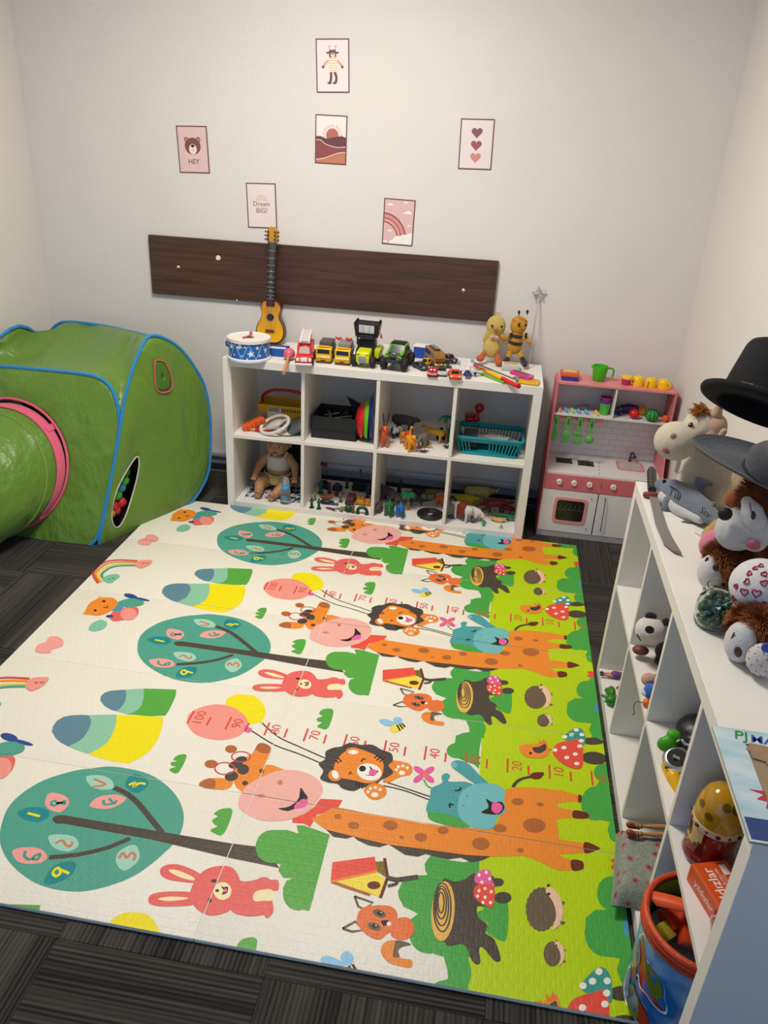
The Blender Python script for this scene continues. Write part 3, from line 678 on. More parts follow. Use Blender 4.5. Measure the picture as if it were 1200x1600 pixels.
def d_reindeer(add, wr, w, h):
    B = '#6E4844'
    for s in (-1, 1):
        add(B, line2([(s*.008, .058), (s*.014, .070), (s*.018, .080)], .0016), 1); add(B, line2([(s*.014, .070), (s*.008, .078)], .0014), 1)
        add(B, circle2((s*.021, .050), .008, 12, .004), 1); add('#D8A890', line2([(s*.014, .022), (s*.030, .012), (s*.040, 0)], .010), 1); add(B, circle2((s*.043, -.004), .006, 10), 2)
        add(B, line2([(s*.008, -.020), (s*.012+.004, -.045), (s*.012, -.066)], .011), 1); add(B, circle2((s*.012-.004, -.066), .009, 10, .005), 1)
    add(B, [(-.016, .060), (.014, .062), (.017, .035), (-.015, .033)], 2); add('#F0DCD0', circle2((.001, .042), .010, 14, .008), 3); add('#2A1C1A', circle2((.001, .045), .004, 8, .003), 4)
    add('#E8C49A', [(-.017, .033), (.018, .033), (.022, -.022), (-.019, -.022)], 2)
    for k in range(6): add('#FBF0E4', [(-.019, .026-k*.009), (.020, .026-k*.009), (.020, .022-k*.009), (-.019, .022-k*.009)], 3)
def d_sun(add, wr, w, h):
    for k in range(15):
        a = math.radians(-8+k*14); r0, r1 = .034, (.047 if k % 2 else .044)
        add('#A86458', [(.006+r0*math.cos(a-.03), .018+r0*math.sin(a-.03)), (.006+r1*math.cos(a-.02), .018+r1*math.sin(a-.02)), (.006+r1*math.cos(a+.02), .018+r1*math.sin(a+.02)), (.006+r0*math.cos(a+.03), .018+r0*math.sin(a+.03))], 1)
    add('#B56B58', circle2((.006, .018), .029, 28), 2)
    add('#6B4044', [(-.08, .012), (-.05, .013), (-.02, .004), (.02, .012), (.05, .018), (.08, .008), (.08, -.11), (-.08, -.11)], 3)
    add('#F0DED6', line2([(-.08, -.005), (-.05, -.003), (-.02, -.02), (.03, -.030), (.08, -.024)], .0028), 5); add('#8E4C4C', [(-.08, -.006), (-.05, -.004), (-.02, -.021), (.03, -.031), (.08, -.025), (.08, -.11), (-.08, -.11)], 4)
    add('#F0DED6', line2([(-.08, -.085), (-.04, -.080), (0, -.066), (.04, -.052), (.08, -.048)], .0028), 7); add('#C07C60', [(-.08, -.086), (-.04, -.081), (0, -.067), (.04, -.053), (.08, -.049), (.08, -.12), (-.08, -.12)], 6)
def d_bear(add, wr, w, h):
    for s in (-1, 1): add('#80504A', circle2((s*.029, .043), .011, 16), 1); add('#C79A92', circle2((s*.029, .043), .006, 14), 2); add('#3A2420', circle2((s*.016, .026), .002, 8), 5)
    add('#80504A', circle2((0, .015), .039, 30, .036), 3); add('#F2DDD2', circle2((0, .002), .019, 22, .022), 4); add('#2A1C1A', circle2((0, .016), .009, 14, .006), 5); add('#2A1C1A', [(-.0006, .012), (.0006, .012), (.0006, -.008), (-.0006, -.008)], 5)
    wr('#40302C', 'HEY', .030, 0, -.052, 3)
def d_dream(add, wr, w, h):
    for r in (.010, .018, .026): add('#9C8078', arc2((0, .020), r, .0014, 0, PI), 1)
    wr('#6A5450', 'Dream', .030, 0, .008, 2); wr('#6A5450', 'BIG!', .032, 0, -.022, 2)
def heart(cx, cy, s):
    o = []
    for k in range(36):
        t = 2*PI*k/36; o.append((cx+s*16*math.sin(t)**3/16, cy+s*(13*math.cos(t)-5*math.cos(2*t)-2*math.cos(3*t)-math.cos(4*t))/16))
    return o
def d_hearts(add, wr, w, h):
    for c, y in (('#8A5458', .048), ('#A0585A', -.003), ('#D08C7E', -.053)): add(c, heart(0, y, .024), 2)
def d_rain(add, wr, w, h):
    c = (-.075, -.075)
    for c_, r, wd in (('#8A4848', .112, .006), ('#D89088', .101, .016), ('#8A4848', .091, .004), ('#E0A098', .083, .013), ('#8A4848', .074, .005)): add(c_, arc2(c, r, wd, -.2, PI/2+.2), 2 if c_ == '#8A4848' else 1)
    def cl(x, y, s):
        add('#F4EEE8', [(x-.016*s, y-.003*s), (x+.016*s, y-.003*s), (x+.013*s, y+.002*s), (x+.006*s, y+.004*s), (x+.001*s, y+.009*s), (x-.004*s, y+.004*s), (x-.012*s, y+.002*s)], 3)
    cl(-.045, .075, 1); cl(.028, .088, .7); cl(.040, .044, 1.4); cl(.050, -.012, .7); cl(-.040, -.040, .8); cl(-.058, -.090, .9)
    for x, y, r in ((.0, -.082, .022), (.03, -.076, .024), (.06, -.07, .026), (-.02, -.098, .02), (.02, -.1, .03), (.055, -.1, .03)): add('#F4EEE8', circle2((x, y), r, 18), 4)
poster(((494, 60), (546, 60), (546, 145), (494, 145)), 0, 'framed print of a brown reindeer in a striped jumper, topmost on the back wall', '#EADFDA', d_reindeer)
poster(((493, 178), (543, 181), (541, 258), (492, 255)), 0, 'framed print of a rising sun over brown wavy hills', '#EFE4DC', d_sun)
poster(((276, 196), (324, 197), (327, 271), (280, 270)), 0, 'pink framed print of a bear face reading HEY', '#E0C2BC', d_bear)
poster(((385, 285), (431, 287), (433, 357), (387, 356)), 0, 'framed print reading Dream BIG! just above the toy guitar head', '#E9DAD4', d_dream)
poster(((600, 309), (649, 313), (645, 385), (597, 381)), 0, 'pink framed print of a rainbow with white clouds', '#DDB8B4', d_rain)
poster(((720, 185), (773, 186), (768, 266), (716, 264)), 0, 'framed print of three hearts in a column, rightmost on the back wall', '#E6DAD8', d_hearts)

# ------------------------------------------------------------------ toy guitar leaning on the wall
gt = thing('toy_guitar', 'small sunburst toy guitar standing on the cube shelf against the brown board', 'guitar', (0, 0, 0))
GB = at(424, 531, Y=.335); GB.z = SH+.002; top = at(429, 356, Y=WY-.05)
Gz = (top-GB).normalized(); Gx = Vector((1, 0, 0)); Gx = (Gx-Gz*Gx.dot(Gz)).normalized(); Gy = Gz.cross(Gx)   # Gy points to the wall
GL = (top-GB).length
gt.matrix_world = Matrix(((Gx.x, Gy.x, Gz.x, GB.x), (Gx.y, Gy.y, Gz.y, GB.y), (Gx.z, Gy.z, Gz.z, GB.z), (0, 0, 0, 1)))
def sunburst():
    m = bpy.data.materials.new('sunburst_wood'); m.use_nodes = True; nt = m.node_tree; b = nt.nodes['Principled BSDF']; N, L = nt.nodes, nt.links
    tc = N.new('ShaderNodeTexCoord'); mp = N.new('ShaderNodeMapping'); mp.inputs['Scale'].default_value = (120, 10, 6); L.new(tc.outputs['Object'], mp.inputs['Vector'])
    n = N.new('ShaderNodeTexNoise'); n.inputs['Scale'].default_value = 1; n.inputs['Detail'].default_value = 3; L.new(mp.outputs[0], n.inputs['Vector'])
    sp = N.new('ShaderNodeSeparateXYZ'); L.new(tc.outputs['Object'], sp.inputs[0])
    k = N.new('ShaderNodeMath'); k.operation = 'MULTIPLY_ADD'; k.inputs[1].default_value = 3.2; k.inputs[2].default_value = -.32; L.new(sp.outputs[2], k.inputs[0])
    a = N.new('ShaderNodeMath'); a.operation = 'MULTIPLY_ADD'; a.inputs[1].default_value = .55; L.new(n.outputs['Fac'], a.inputs[0]); L.new(k.outputs[0], a.inputs[2])
    r = N.new('ShaderNodeValToRGB'); e = r.color_ramp.elements; e[0].position = .1; e[0].color = lin('#E0A81E'); e[1].position = .75; e[1].color = lin('#A8321C'); q = e.new(.45); q.color = lin('#C98A22')
    L.new(a.outputs[0], r.inputs[0]); L.new(r.outputs[0], b.inputs['Base Color']); b.inputs['Roughness'].default_value = .25
    return m
half = [(x*1.06, y*1.16) for x, y in [(0, 0), (.040, .004), (.062, .022), (.068, .050), (.060, .080), (.044, .105), (.042, .125), (.048, .145), (.046, .165), (.030, .180), (0, .186)]]
out = [(p.x, p.y) for p in catmull([Vector((a, b_, 0)) for a, b_ in half], 5)]; body = out+[(-x, y) for x, y in out[::-1][1:-1]]
sc = lambda pl, s, cz=.09: [(x*s, cz+(y-cz)*s) for x, y in pl]
MB().prism(body, -.045, (0, -.03, 0), m=0).build('body', mat('#4A1A14', rough=.3), gt, smooth=50)
b = MB(); b.prism(sc(body, .93, .105), .0015, (0, -.0302, 0)); b.build('soundboard', sunburst(), gt, smooth=50)
MB().lathe([(0, 0), (.0175, 0), (.0175, .001)], (0, -.032, .128), 24, 0, (0, -1, 0)).build('sound_hole', mat('#140C08', rough=.9), gt)
MB().lathe([(.018, 0), (.018, .0015), (.0225, .0015), (.0225, 0)], (0, -.0322, .128), 28, 0, (0, -1, 0)).build('rosette', paint('#A8926A'), gt)
MB().box((0, -.035, .062), (.044, .006, .013), bev=.002).build('bridge', mat('#5A2A18', rough=.5), gt)
nk = MB(); nk.box((0, -.030, (.18+GL-.062)/2), (.040, .014, GL-.062-.18), bev=.003); nk.build('neck', mat('#241C1A', rough=.45), gt)
n0, n1 = .195, GL-.065
for i in range(11):
    z = n1-(n1-n0)*(1-2**(-i/7.5))/(1-2**(-11/7.5))*.98; MB().box((0, -.0378, z), (.040, .0015, .0018)).build('fret', metal('#D8D8D4'), gt, smooth=0)
for z in (.235, .265, .305, .335, .355): MB().lathe([(0, 0), (.002, 0), (.002, .0006)], (0, -.0372, z-.01), 8, 0, (0, -1, 0)).build('fret_marker', paint('#F0F0F0'), gt)
hd = [(-.020, 0), (-.029, .014), (-.026, .060), (-.018, .066), (-.008, .074), (.008, .074), (.018, .066), (.026, .060), (.029, .014), (.020, 0)]
MB().prism(hd, -.012, (0, -.034, GL-.070)).build('headstock', mat('#C08E35', rough=.3), gt, smooth=40)
for s in (-1, 1):
    for k in range(3):
        z = GL-.070+.017+.017*k; b = MB(); b.lathe([(0, 0), (.0042, 0), (.0042, .006), (.002, .008)], (s*.016, -.046, z), 10, 0, (0, -1, 0)); b.cyl((s*.016, -.040, z), (s*.030, -.040, z), .0016, n=6); b.ell((s*.032, -.040, z), (.004, .003, .005), nu=8, nv=6)
        b.build('tuning_peg', mat('#5A2412', rough=.35), gt)
for k in range(4): x = -.0075+.005*k; MB().cyl((x*1.3, -.040, .058), (x, -.0385, GL-.06), .0004, n=4).build('string', metal('#E0E0DC'), gt)

# ------------------------------------------------------------------ pop-up play tent with tunnel
TG = mat('#6E9A2A', rough=.55, var=.10, scale=7, bump=.5, bscale=14, sheen=.2, name='thin_green_nylon')
TB = fabric('#1C86C2', .05); TP = fabric('#E0607C', .06)
def nylon():
    m = bpy.data.materials.new('green_nylon'); m.use_nodes = True; nt = m.node_tree; b = nt.nodes['Principled BSDF']; N, L = nt.nodes, nt.links
    tc = N.new('ShaderNodeTexCoord')
    n = N.new('ShaderNodeTexNoise'); n.inputs['Scale'].default_value = 3.0; n.inputs['Detail'].default_value = 4; n.inputs['Distortion'].default_value = .7; n.inputs['Roughness'].default_value = .55
    mp = N.new('ShaderNodeMapping'); mp.inputs['Scale'].default_value = (1, 1, .55); mp.inputs['Rotation'].default_value = (.3, .5, .2); L.new(tc.outputs['Object'], mp.inputs['Vector']); L.new(mp.outputs[0], n.inputs['Vector'])
    b.inputs['Base Color'].default_value = lin('#5F8526'); b.inputs['Roughness'].default_value = .42; b.inputs['Sheen Weight'].default_value = .15
    bp = N.new('ShaderNodeBump'); bp.inputs['Strength'].default_value = .75; bp.inputs['Distance'].default_value = .08
    L.new(n.outputs['Fac'], bp.inputs['Height']); L.new(bp.outputs[0], b.inputs['Normal']); return m
NY = nylon()
tent = thing('play_tent', 'green pop-up play tent with blue edging and a tunnel in the left corner', 'tent', (0, 0, 0))
A = Vector((-.43, -.53, .01)); C_ = Vector((-.165, .01, .02)); E_ = at(326, 650, Y=.12)
NR = (C_-A).cross(E_-A).normalized()
if NR.x < 0: NR = -NR
RP = lambda x, y: at_plane(x, y, A, NR)
NF = Vector((0, -1, .418)).normalized(); FO = Vector((-.43, -.53, 0)); FPt = lambda x, y: at_plane(x, y, FO, NF)
def cloth(name, rings, mt, parent, closed=True, label=None, solid=.0012):
    n = len(rings[0]); b = MB(); 
    for r in rings: b.add(r, [])
    for i in range(len(rings)-1):
        for k in range(n if closed else n-1):
            j = (k+1) % n; b.f.append([i*n+k, i*n+j, (i+1)*n+j, (i+1)*n+k]); b.m.append(0)
    if closed == 2: b.f.append([(len(rings)-1)*n+k for k in range(n)]); b.m.append(0)
    o = b.build(name, mt, parent, smooth=80, shell=False, label=label)
    if solid: md = o.modifiers.new('thickness', 'SOLIDIFY'); md.thickness = solid
    return o
def resample(pts, n):
    L = [0]
    for i in range(1, len(pts)): L.append(L[-1]+(pts[i]-pts[i-1]).length)
    out = []; j = 0
    for k in range(n):
        s = L[-1]*k/(n-1)
        while j < len(L)-2 and L[j+1] < s: j += 1
        t = (s-L[j])/max(1e-9, L[j+1]-L[j]); out.append(pts[j].lerp(pts[j+1], min(1, max(0, t))))
    return out
def star_rings(outer, inner, nrm, bulge, n=96, R=14, c=None):
    """annulus between a hole loop and the outer loop; seeds by direction from the hole centre"""
    ce = sum(inner, Vector())/len(inner)
    X = (outer[0]-ce); X -= nrm*X.dot(nrm); X.normalize(); Yv = nrm.cross(X)
    def cast(loop):
        res = []; ang = []
        for p in loop: d = p-ce; ang.append((math.atan2(d.dot(Yv), d.dot(X)), p))
        for k in range(n):
            a = -PI+2*PI*(k+.5)/n; best = None
            for i in range(len(ang)):
                (a0, p0), (a1, p1) = ang[i-1], ang[i]
                da = a1-a0
                if da > PI: da -= 2*PI
                if da < -PI: da += 2*PI
                t0 = a-a0
                while t0 > PI: t0 -= 2*PI
                while t0 < -PI: t0 += 2*PI
                if abs(da) > 1e-9 and 0 <= t0/da <= 1 and abs(t0) < PI/2:
                    q = p0.lerp(p1, t0/da)
                    if best is None or (q-ce).length > (best-ce).length: best = q
            res.append(best if best is not None else loop[k % len(loop)])
        return res
    O_, I_ = cast(outer), cast(inner); rings = []
    for i in range(R+1):
        t = i/R; rings.append([I_[k].lerp(O_[k], t)+nrm*bulge*math.sin(PI*t)*(.6+.4*math.sin(3*k*2*PI/n)) for k in range(n)])
    return rings
# right face
Rout = catmull([RP(*p) for p in ((155, 850), (165, 795), (176, 735), (186, 680), (193, 635), (203, 590), (218, 550), (232, 526), (254, 527), (280, 543), (303, 572), (320, 605), (328, 650), (329, 700), (326, 735), (315, 762), (298, 785), (270, 803), (235, 818), (200, 836), (172, 850))], 5, True)
slit = catmull([RP(*p) for p in ((212, 714), (217, 722), (214, 745), (206, 775), (195, 808), (184, 824), (176, 818), (174, 800), (180, 772), (192, 745))], 3, True)
oval = catmull([RP(*p) for p in ((238, 566), (244, 562), (254, 566), (263, 585), (265, 603), (258, 611), (243, 610), (238, 590))], 4, True)
face = cloth('side_cloth', star_rings(Rout, slit, NR, .016), NY, tent)
MB().tube([p for p in Rout], .0075, 8, closed=True).build('edge_piping', TB, tent)
MB().tube([p+NR*.002 for p in slit], .0035, 6, closed=True).build('slit_binding', fabric('#CFCBB4', .04), tent, label='cream binding around the slit')
MB().tube([p+NR*.017 for p in oval], .0040, 6, closed=True).build('window_binding', fabric('#C8585C', .05), tent, label='red binding around the oval window')
cc = sum(oval, Vector())/len(oval); cloth('window_flap', [[cc.lerp(p, t)+NR*(.014+.003*(1-t)) for p in oval] for t in (1, .7, .35, .05)], mat('#47741C', rough=.6, bump=.3, bscale=30), tent, label='darker green flap closing the oval window')
# front face (leans back) with the tunnel hole
Fout = catmull([FPt(*p) for p in ((-160, 562), (-80, 566), (0, 572), (60, 577), (110, 582), (148, 588), (172, 604), (184, 635), (186, 672), (178, 725), (166, 785), (154, 835), (135, 856), (105, 863), (60, 872), (0, 890), (-100, 900), (-200, 880), (-240, 780), (-230, 620), (-200, 572))], 5, True)
for p in Fout: p.x = max(p.x, -1.08)
HC = FPt(4, 800); hr = (FPt(126, 800)-HC).length; hr2 = (FPt(0, 697)-HC).length*1.0
ux = Vector((1, 0, 0)); uy = NF.cross(ux)
if uy.z < 0: uy = -uy
HR = min(hr, .30)
hole = [HC+ux*(HR*math.cos(a))+uy*(HR*math.sin(a)) for a in [2*PI*k/60 for k in range(60)]]
lo = min(p.z for p in hole)
if lo < .03:
    HC += uy*(.03-lo); hole = [p+uy*(.03-lo) for p in hole]
cloth('front_cloth', star_rings(Fout, hole, NF, .012), NY, tent)
MB().tube([p for p in Fout if True], .0085, 8, closed=True).build('edge_piping', TB, tent)
MB().tube([p+NF*.006 for p in hole], .006, 8, closed=True).build('hole_binding', TP, tent, label='pink binding around the tunnel opening')
# tunnel
AX = Vector((-.30, -.93, -.10)).normalized(); TC0 = HC+NF*.012-uy*.012; TRr = HR*.955
sx, sy = ux, uy; tr = []
for i in range(26):
    t = i/25; c = TC0+AX*(t*1.0); r = TRr*(1+.02*math.sin(t*34))*(1.0 if t > .04 else .97)
    tr.append([c+sx*(r*math.cos(a)*1.0)+sy*(r*math.sin(a)) for a in [2*PI*k/56 for k in range(56)]])
for ring in tr:
    for p in ring: p.z = max(p.z, .004)
cloth('tunnel', tr, NY, tent)
for t, r, mt, nm in ((.0, 1.0, TP, 'tunnel_rim'), (.10, 1.0, fabric('#7FA23C', .05), 'tunnel_seam'), (.55, 1.0, fabric('#5E8428', .05), 'tunnel_seam')):
    c = TC0+AX*t
    if nm == 'tunnel_rim': o = cloth(nm, [[c+AX*q+sx*(TRr*1.012*math.cos(a))+sy*(TRr*1.012*math.sin(a)) for a in [2*PI*k/60 for k in range(60)]] for q in (-.004, .012, .03, .044)], mt, tent, solid=.003, label='pink band joining tunnel and tent')
    else: MB().tube([Vector((p.x, p.y, max(p.z, .008))) for p in [c+sx*(TRr*1.003*math.cos(a))+sy*(TRr*1.003*math.sin(a)) for a in [2*PI*k/60 for k in range(60)]]], .003, 6, closed=True).build(nm, mt, tent)
for p in (at(44, 690, Y=TC0.y-.06), at(112, 826, Y=TC0.y-.05)):
    pass
def tab(a, rr):
    d = (sx*math.cos(a)+sy*math.sin(a)); c = TC0+d*(TRr+.006)+AX*(.0); tn = AX.cross(d)
    b = MB(); M = Matrix(((tn.x, AX.x, d.x), (tn.y, AX.y, d.y), (tn.z, AX.z, d.z))); b.box(c, (.036, .062, .008), rot=M, bev=.003); b.build('tie_tab', TP, tent, label='pink fabric tie tab')
best = sorted([(abs((TC0+(sx*math.cos(a)+sy*math.sin(a))*TRr-at(44, 690, Y=TC0.y)).length), a) for a in [2*PI*k/90 for k in range(90)]])[0][1]; tab(best, 0)
best = sorted([(abs((TC0+(sx*math.cos(a)+sy*math.sin(a))*TRr-at(114, 830, Y=TC0.y)).length), a) for a in [2*PI*k/90 for k in range(90)]])[0][1]; tab(best, 0)
# roof between the front frame and the rear frame
ft = [FPt(*p) for p in ((-70, 566), (0, 572), (60, 577), (110, 582), (148, 588), (172, 604), (184, 632), (187, 660))]
bk = [at(-30, 545, X=-1.085)]+[at(*p, Y=yy) for p, yy in (((0, 526), -.12), ((30, 511), .0), ((55, 517), .1), ((84, 514), .22), ((105, 504), .28), ((160, 508), .28))]+[RP(232, 524)]
F_, B_ = resample(catmull(ft, 5), 48), resample(catmull(bk, 5), 48)
cloth('roof_cloth', [[F_[k].lerp(B_[k], i/14)-Vector((0, 0, .035*math.sin(PI*i/14)*(1 if k < 44 else (47-k)/4))) for k in range(48)] for i in range(15)], NY, tent, closed=False)
MB().tube([at(x, y, Y=q) for x, y, q in ((0, 526, -.12), (16, 514, -.06), (30, 509, .0), (44, 512, .05), (54, 519, .1))], .008, 8).build('rear_piping', TB, tent)
MB().tube(catmull([at(80, 517, Y=.31), at(88, 508, Y=.31), at(105, 503, Y=.31), at(150, 507, Y=.30), at(195, 516, Y=.27), RP(235, 525)], 5), .008, 8).build('rear_piping', TB, tent)
rb = [at(-160, 560, Y=.32), at(0, 530, Y=.32), at(100, 506, Y=.32), at(200, 520, Y=.30)]
# rear cloth and floor-side closing panel so that the tent is a closed body
bl = [Vector((p.x, .34, .02)) for p in B_]
cloth('rear_cloth', [[B_[k].lerp(bl[k], i/6) for k in range(48)] for i in range(7)], NY, tent, closed=False)
MB().box(at(187, 617, Y=-.17), (.04, .003, .03), rot=rotm(.5, 0, -.3)).build('care_label', fabric('#8FB050', .05), tent, label='pale green sewn-in label')
# balls seen through the slit
inn = -NR
for (px, py), c, nm in zip(((203, 754), (198, 765), (192, 777), (199, 789), (186, 794), (181, 806), (190, 801), (205, 740)), ('#3FA82E', '#1F86A0', '#35A02C', '#C02A2A', '#B8262A', '#A89A28', '#B42830', '#2E7A2A'), ('upper green ball', 'blue-green ball', 'lower green ball', 'red ball beside the green', 'red ball under the green', 'olive yellow ball', 'lowest dark red ball', 'topmost dark green ball')):
    c0 = RP(px, py)+inn*.045; o = MB().ell((0, 0, 0), .026, nu=20, nv=14).build('play_ball', mat(c, rough=.35, var=.03), smooth=180); o.location = c0
    tag(o, nm+' inside the tent behind the slit', 'ball', 'plastic balls in the tent')
# ------------------------------------------------------------------ toy kitchen in the right corner
KX0, KX1 = 1.540, 2.085
KP = paint('#D2747A'); KW = mat('#DAD6D2', rough=.4, var=.02); KPT = mat('#DB8584', rough=.4, var=.03)
kt = thing('toy_kitchen', 'pink and white wooden toy kitchen standing in the right back corner', 'toy kitchen', (0, 0, 0))
b = MB(); T = .010
side = [(.10, .0), (.372, .0), (.372, .742), (.205, .742), (.205, .55), (.19, .50), (.135, .36), (.10, .335)]
for x in (KX0, KX1-T):
    MB().prism([(y, z) for y, z in side], T, (x, 0, 0), (0, 1, 0), (0, 0, 1)).build('side_panel', KP, kt, smooth=0)
i0, i1 = KX0+T, KX1-T
MB().bb(i0, i1, .205, .372, .732, .743, bev=.001, seg=1).build('top_board', KPT, kt)
MB().bb(i0, i1, .21, .372, .582, .590).build('upper_shelf', KW, kt, smooth=0)
MB().bb(1.812, 1.820, .208, .370, .590, .732).build('upper_divider', KW, kt, smooth=0)
MB().bb(i0, i1, .364, .371, .05, .735).build('back_panel', KW, kt, smooth=0)
# printed white tile backsplash: each tile its own piece
for r in range(8):
    z0 = .345+r*.030
    if z0+.028 > .582: break
    x = i0-(.030 if r % 2 else 0)
    while x < i1:
        a, c = max(x+.0008, i0), min(x+.0592, i1)
        if c-a > .006: MB().bb(a, c, .3622, .364, z0, z0+.0285).build('tile', mat('#DDD9DA', rough=.35, var=.02), kt, smooth=0)
        x += .060
MB().bb(i0, i1, .3630, .3642, .343, .582).build('grout', mat('#B9B4B6', rough=.7), kt, smooth=0)
# scalloped hook rail with four green tools
pl = []
for k in range(41): x = k/40*.225; pl.append((x, .012*abs(math.sin(PI*x/.075))**.7*-1+.0))
rail = [(0, -.030), (.225, -.030), (.235, -.018), (.228, -.002)]+[(x, y*.9-.001) for x, y in pl[::-1]]
MB().prism(rail, -.006, (i0+.002, .226, .581), m=0).build('hook_rail', KPT, kt, smooth=0)
TOOL = mat('#57A84A', rough=.35, var=.03)
for k, (x, kind) in enumerate(((.014, 'knife'), (.070, 'fork'), (.125, 'spatula'), (.180, 'ladle'))):
    X = i0+x; tz = .575
    MB().cyl((X, .221, tz-.012), (X, .208, tz-.012), .0018, n=8).build('hook', paint('#A0555A'), kt)
    t = thing('toy_utensil', ['green toy knife hanging leftmost on the pink rail', 'green toy pronged spoon second on the pink rail', 'green slotted toy spatula third on the pink rail', 'green toy ladle rightmost on the pink rail'][k], 'toy utensil', (X, .213, tz-.012), 0, 'green tools on the kitchen rail')
    t.scale = (1.15, 1, 1.15); b = MB(); hp = [(-.008, .008), (-.005, .014), (.005, .014), (.008, .008), (.0075, -.010), (.005, -.050), (-.005, -.050), (-.0075, -.010)]
    b.prism([(p[0]*1.15, p[1]) for p in hp], -.004, (0, 0, 0)); b.build('handle', TOOL, t, smooth=0)
    MB().prism([(p[0]*.35, p[1]*.5-.001) for p in hp[:6]]+[(.0026, -.012), (-.0026, -.012)], -.0012, (0, -.0042, 0)).build('handle_slot', mat('#2E6A2A', rough=.5), t, smooth=0)
    b = MB()
    if kind == 'knife': b.prism([(-.005, -.048), (.005, -.048), (.013, -.062), (.012, -.084), (0, -.100), (-.012, -.098), (-.010, -.066)], -.004)
    elif kind == 'fork':
        b.ell((0, -.002, -.068), (.017, .006, .020)); 
        for q in (-.012, -.004, .004, .012): b.box((q, -.003, -.092), (.0045, .004, .020), bev=.001)
    elif kind == 'spatula':
        for q in (-.0145, -.005, .005, .0145): b.box((q, -.002, -.080), (.0062, .004, .036))
        b.box((0, -.002, -.059), (.035, .004, .012)); b.box((0, -.002, -.099), (.038, .004, .006))
    else: b.lathe([(0, -.010), (.012, -.008), (.018, -.001), (.0185, .003), (.0165, .003), (.010, -.004), (0, -.006)], (0, -.004, -.078), 18, 0, (0, 1, .3)); b.ell((0, -.004, -.078), (.016, .006, .017))
    b.build('tool_head', TOOL, t, smooth=50)
# counter
MB().bb(i0, i1, .10, .364, .328, .340, bev=.001, seg=1).build('countertop', KW, kt)
for k in range(4): MB().box((1.792+k*.004, .125+k*.048, .3404), (.0022, .022, .0008), rot=rotm(0, 0, -.1)).build('printed_dash', paint('#3A3836'), kt, smooth=0)
for cx, cy in ((1.634, .247), (1.737, .238)):
    b = MB(); q = .033
    for s in (-1, 1): b.box((cx, cy+s*.026, .3425), (.078, .006, .005), bev=.001); b.box((cx+s*.034, cy, .3425), (.006, .058, .005), bev=.001); b.box((cx+s*.020, cy, .3425), (.030, .008, .005)); b.box((cx, cy+s*.014, .3425), (.008, .022, .005))
    for sx_ in (-1, 1):
        for sy_ in (-1, 1): b.box((cx+sx_*.018, cy+sy_*.016, .3425), (.028, .007, .005), rot=rotm(0, 0, sx_*sy_*.7))
    b.build('burner_grate', paint('#2A2422'), kt, smooth=0)
sk = MB(); 
outr, inr = rrect(.128, .118, .020), rrect(.108, .098, .013)
cx, cy = 1.950, .262; vs = [(cx+x, cy+y, .3402) for x, y in outr]+[(cx+x, cy+y, .3402) for x, y in inr]+[(cx+x, cy+y, .3442) for x, y in outr]+[(cx+x, cy+y, .3442) for x, y in inr]
n = len(outr); fs = []
for k in range(n): j = (k+1) % n; fs += [(2*n+k, 2*n+j, 3*n+j, 3*n+k), (k, j, 2*n+j, 2*n+k), (n+k, n+j, 3*n+j, 3*n+k)]
sk.add(vs, fs); sk.build('sink_rim', KPT, kt, smooth=30)
b = MB(); b.add([(cx+x, cy+y, .3425) for x, y in inr]+[(cx+x*.9, cy+y*.9, .3409) for x, y in inr], [(k, (k+1) % n, n+(k+1) % n, n+k) for k in range(n)]+[tuple(range(n, 2*n))]); b.build('sink_bowl', mat('#B9B3AC', rough=.3), kt, smooth=0)
fa = MB(); fa.tube(catmull([(1.958, .335, .340), (1.958, .335, .378), (1.962, .322, .392), (1.966, .300, .388), (1.967, .292, .378)], 5), .0042, 8); fa.ell((1.958, .335, .345), (.008, .008, .006)); fa.tube([(1.958, .335, .358), (1.980, .330, .366)], .004, 8); fa.ell((1.981, .330, .367), (.005, .005, .006))
fa.build('tap', mat('#35302E', rough=.3), kt)
# fascia with knobs, oven door, cupboard door, plinth
MB().bb(i0-.002, i1+.002, .092, .100, .252, .329, bev=.001, seg=1).build('fascia', mat('#C96A6E', rough=.42), kt)
for x in (1.611, 1.680, 1.752, 1.862):
    o = MB().lathe([(0, 0), (.0135, 0), (.0135, .006), (.0115, .010), (0, .010)], (x, .092, .294), 22, 0, (0, -1, 0)).build('knob', mat('#E4DED4', rough=.35), kt)
    MB().box((0, 0, 0), (.0018, .0008, .020), rot=rotm(0, {1.611: 1.3, 1.680: 1.0, 1.752: -.3, 1.862: .05}[x], 0)).build('knob_mark', paint('#4A3A36'), o, smooth=0).location = (x, .0818, .294)
MB().box((1.807, .0915, .292), (.0022, .001, .026)).build('printed_mark', paint('#5A2A2C'), kt, smooth=0)
MB().bb(KX0+.003, 1.801, .094, .100, .030, .2495, bev=.001, seg=1).build('oven_door', KW, kt)
MB().bb(1.806, KX1-.003, .094, .100, .030, .2495, bev=.001, seg=1).build('cupboard_door', KW, kt)
b = MB(); o1, i_ = rrect(.156, .134, .018), rrect(.130, .108, .014); n = len(o1); cx, cz = 1.682, .147
b.add([(cx+x, .0935, cz+y) for x, y in o1]+[(cx+x, .0935, cz+y) for x, y in i_]+[(cx+x, .0895, cz+y) for x, y in o1]+[(cx+x, .0895, cz+y) for x, y in i_], [f for k in range(n) for f in ((2*n+k, 2*n+(k+1) % n, 3*n+(k+1) % n, 3*n+k), (k, (k+1) % n, 2*n+(k+1) % n, 2*n+k), (n+k, n+(k+1) % n, 3*n+(k+1) % n, 3*n+k))])
dr = b.build('oven_window_frame', mat('#D88A8C', rough=.42), kt, smooth=30)
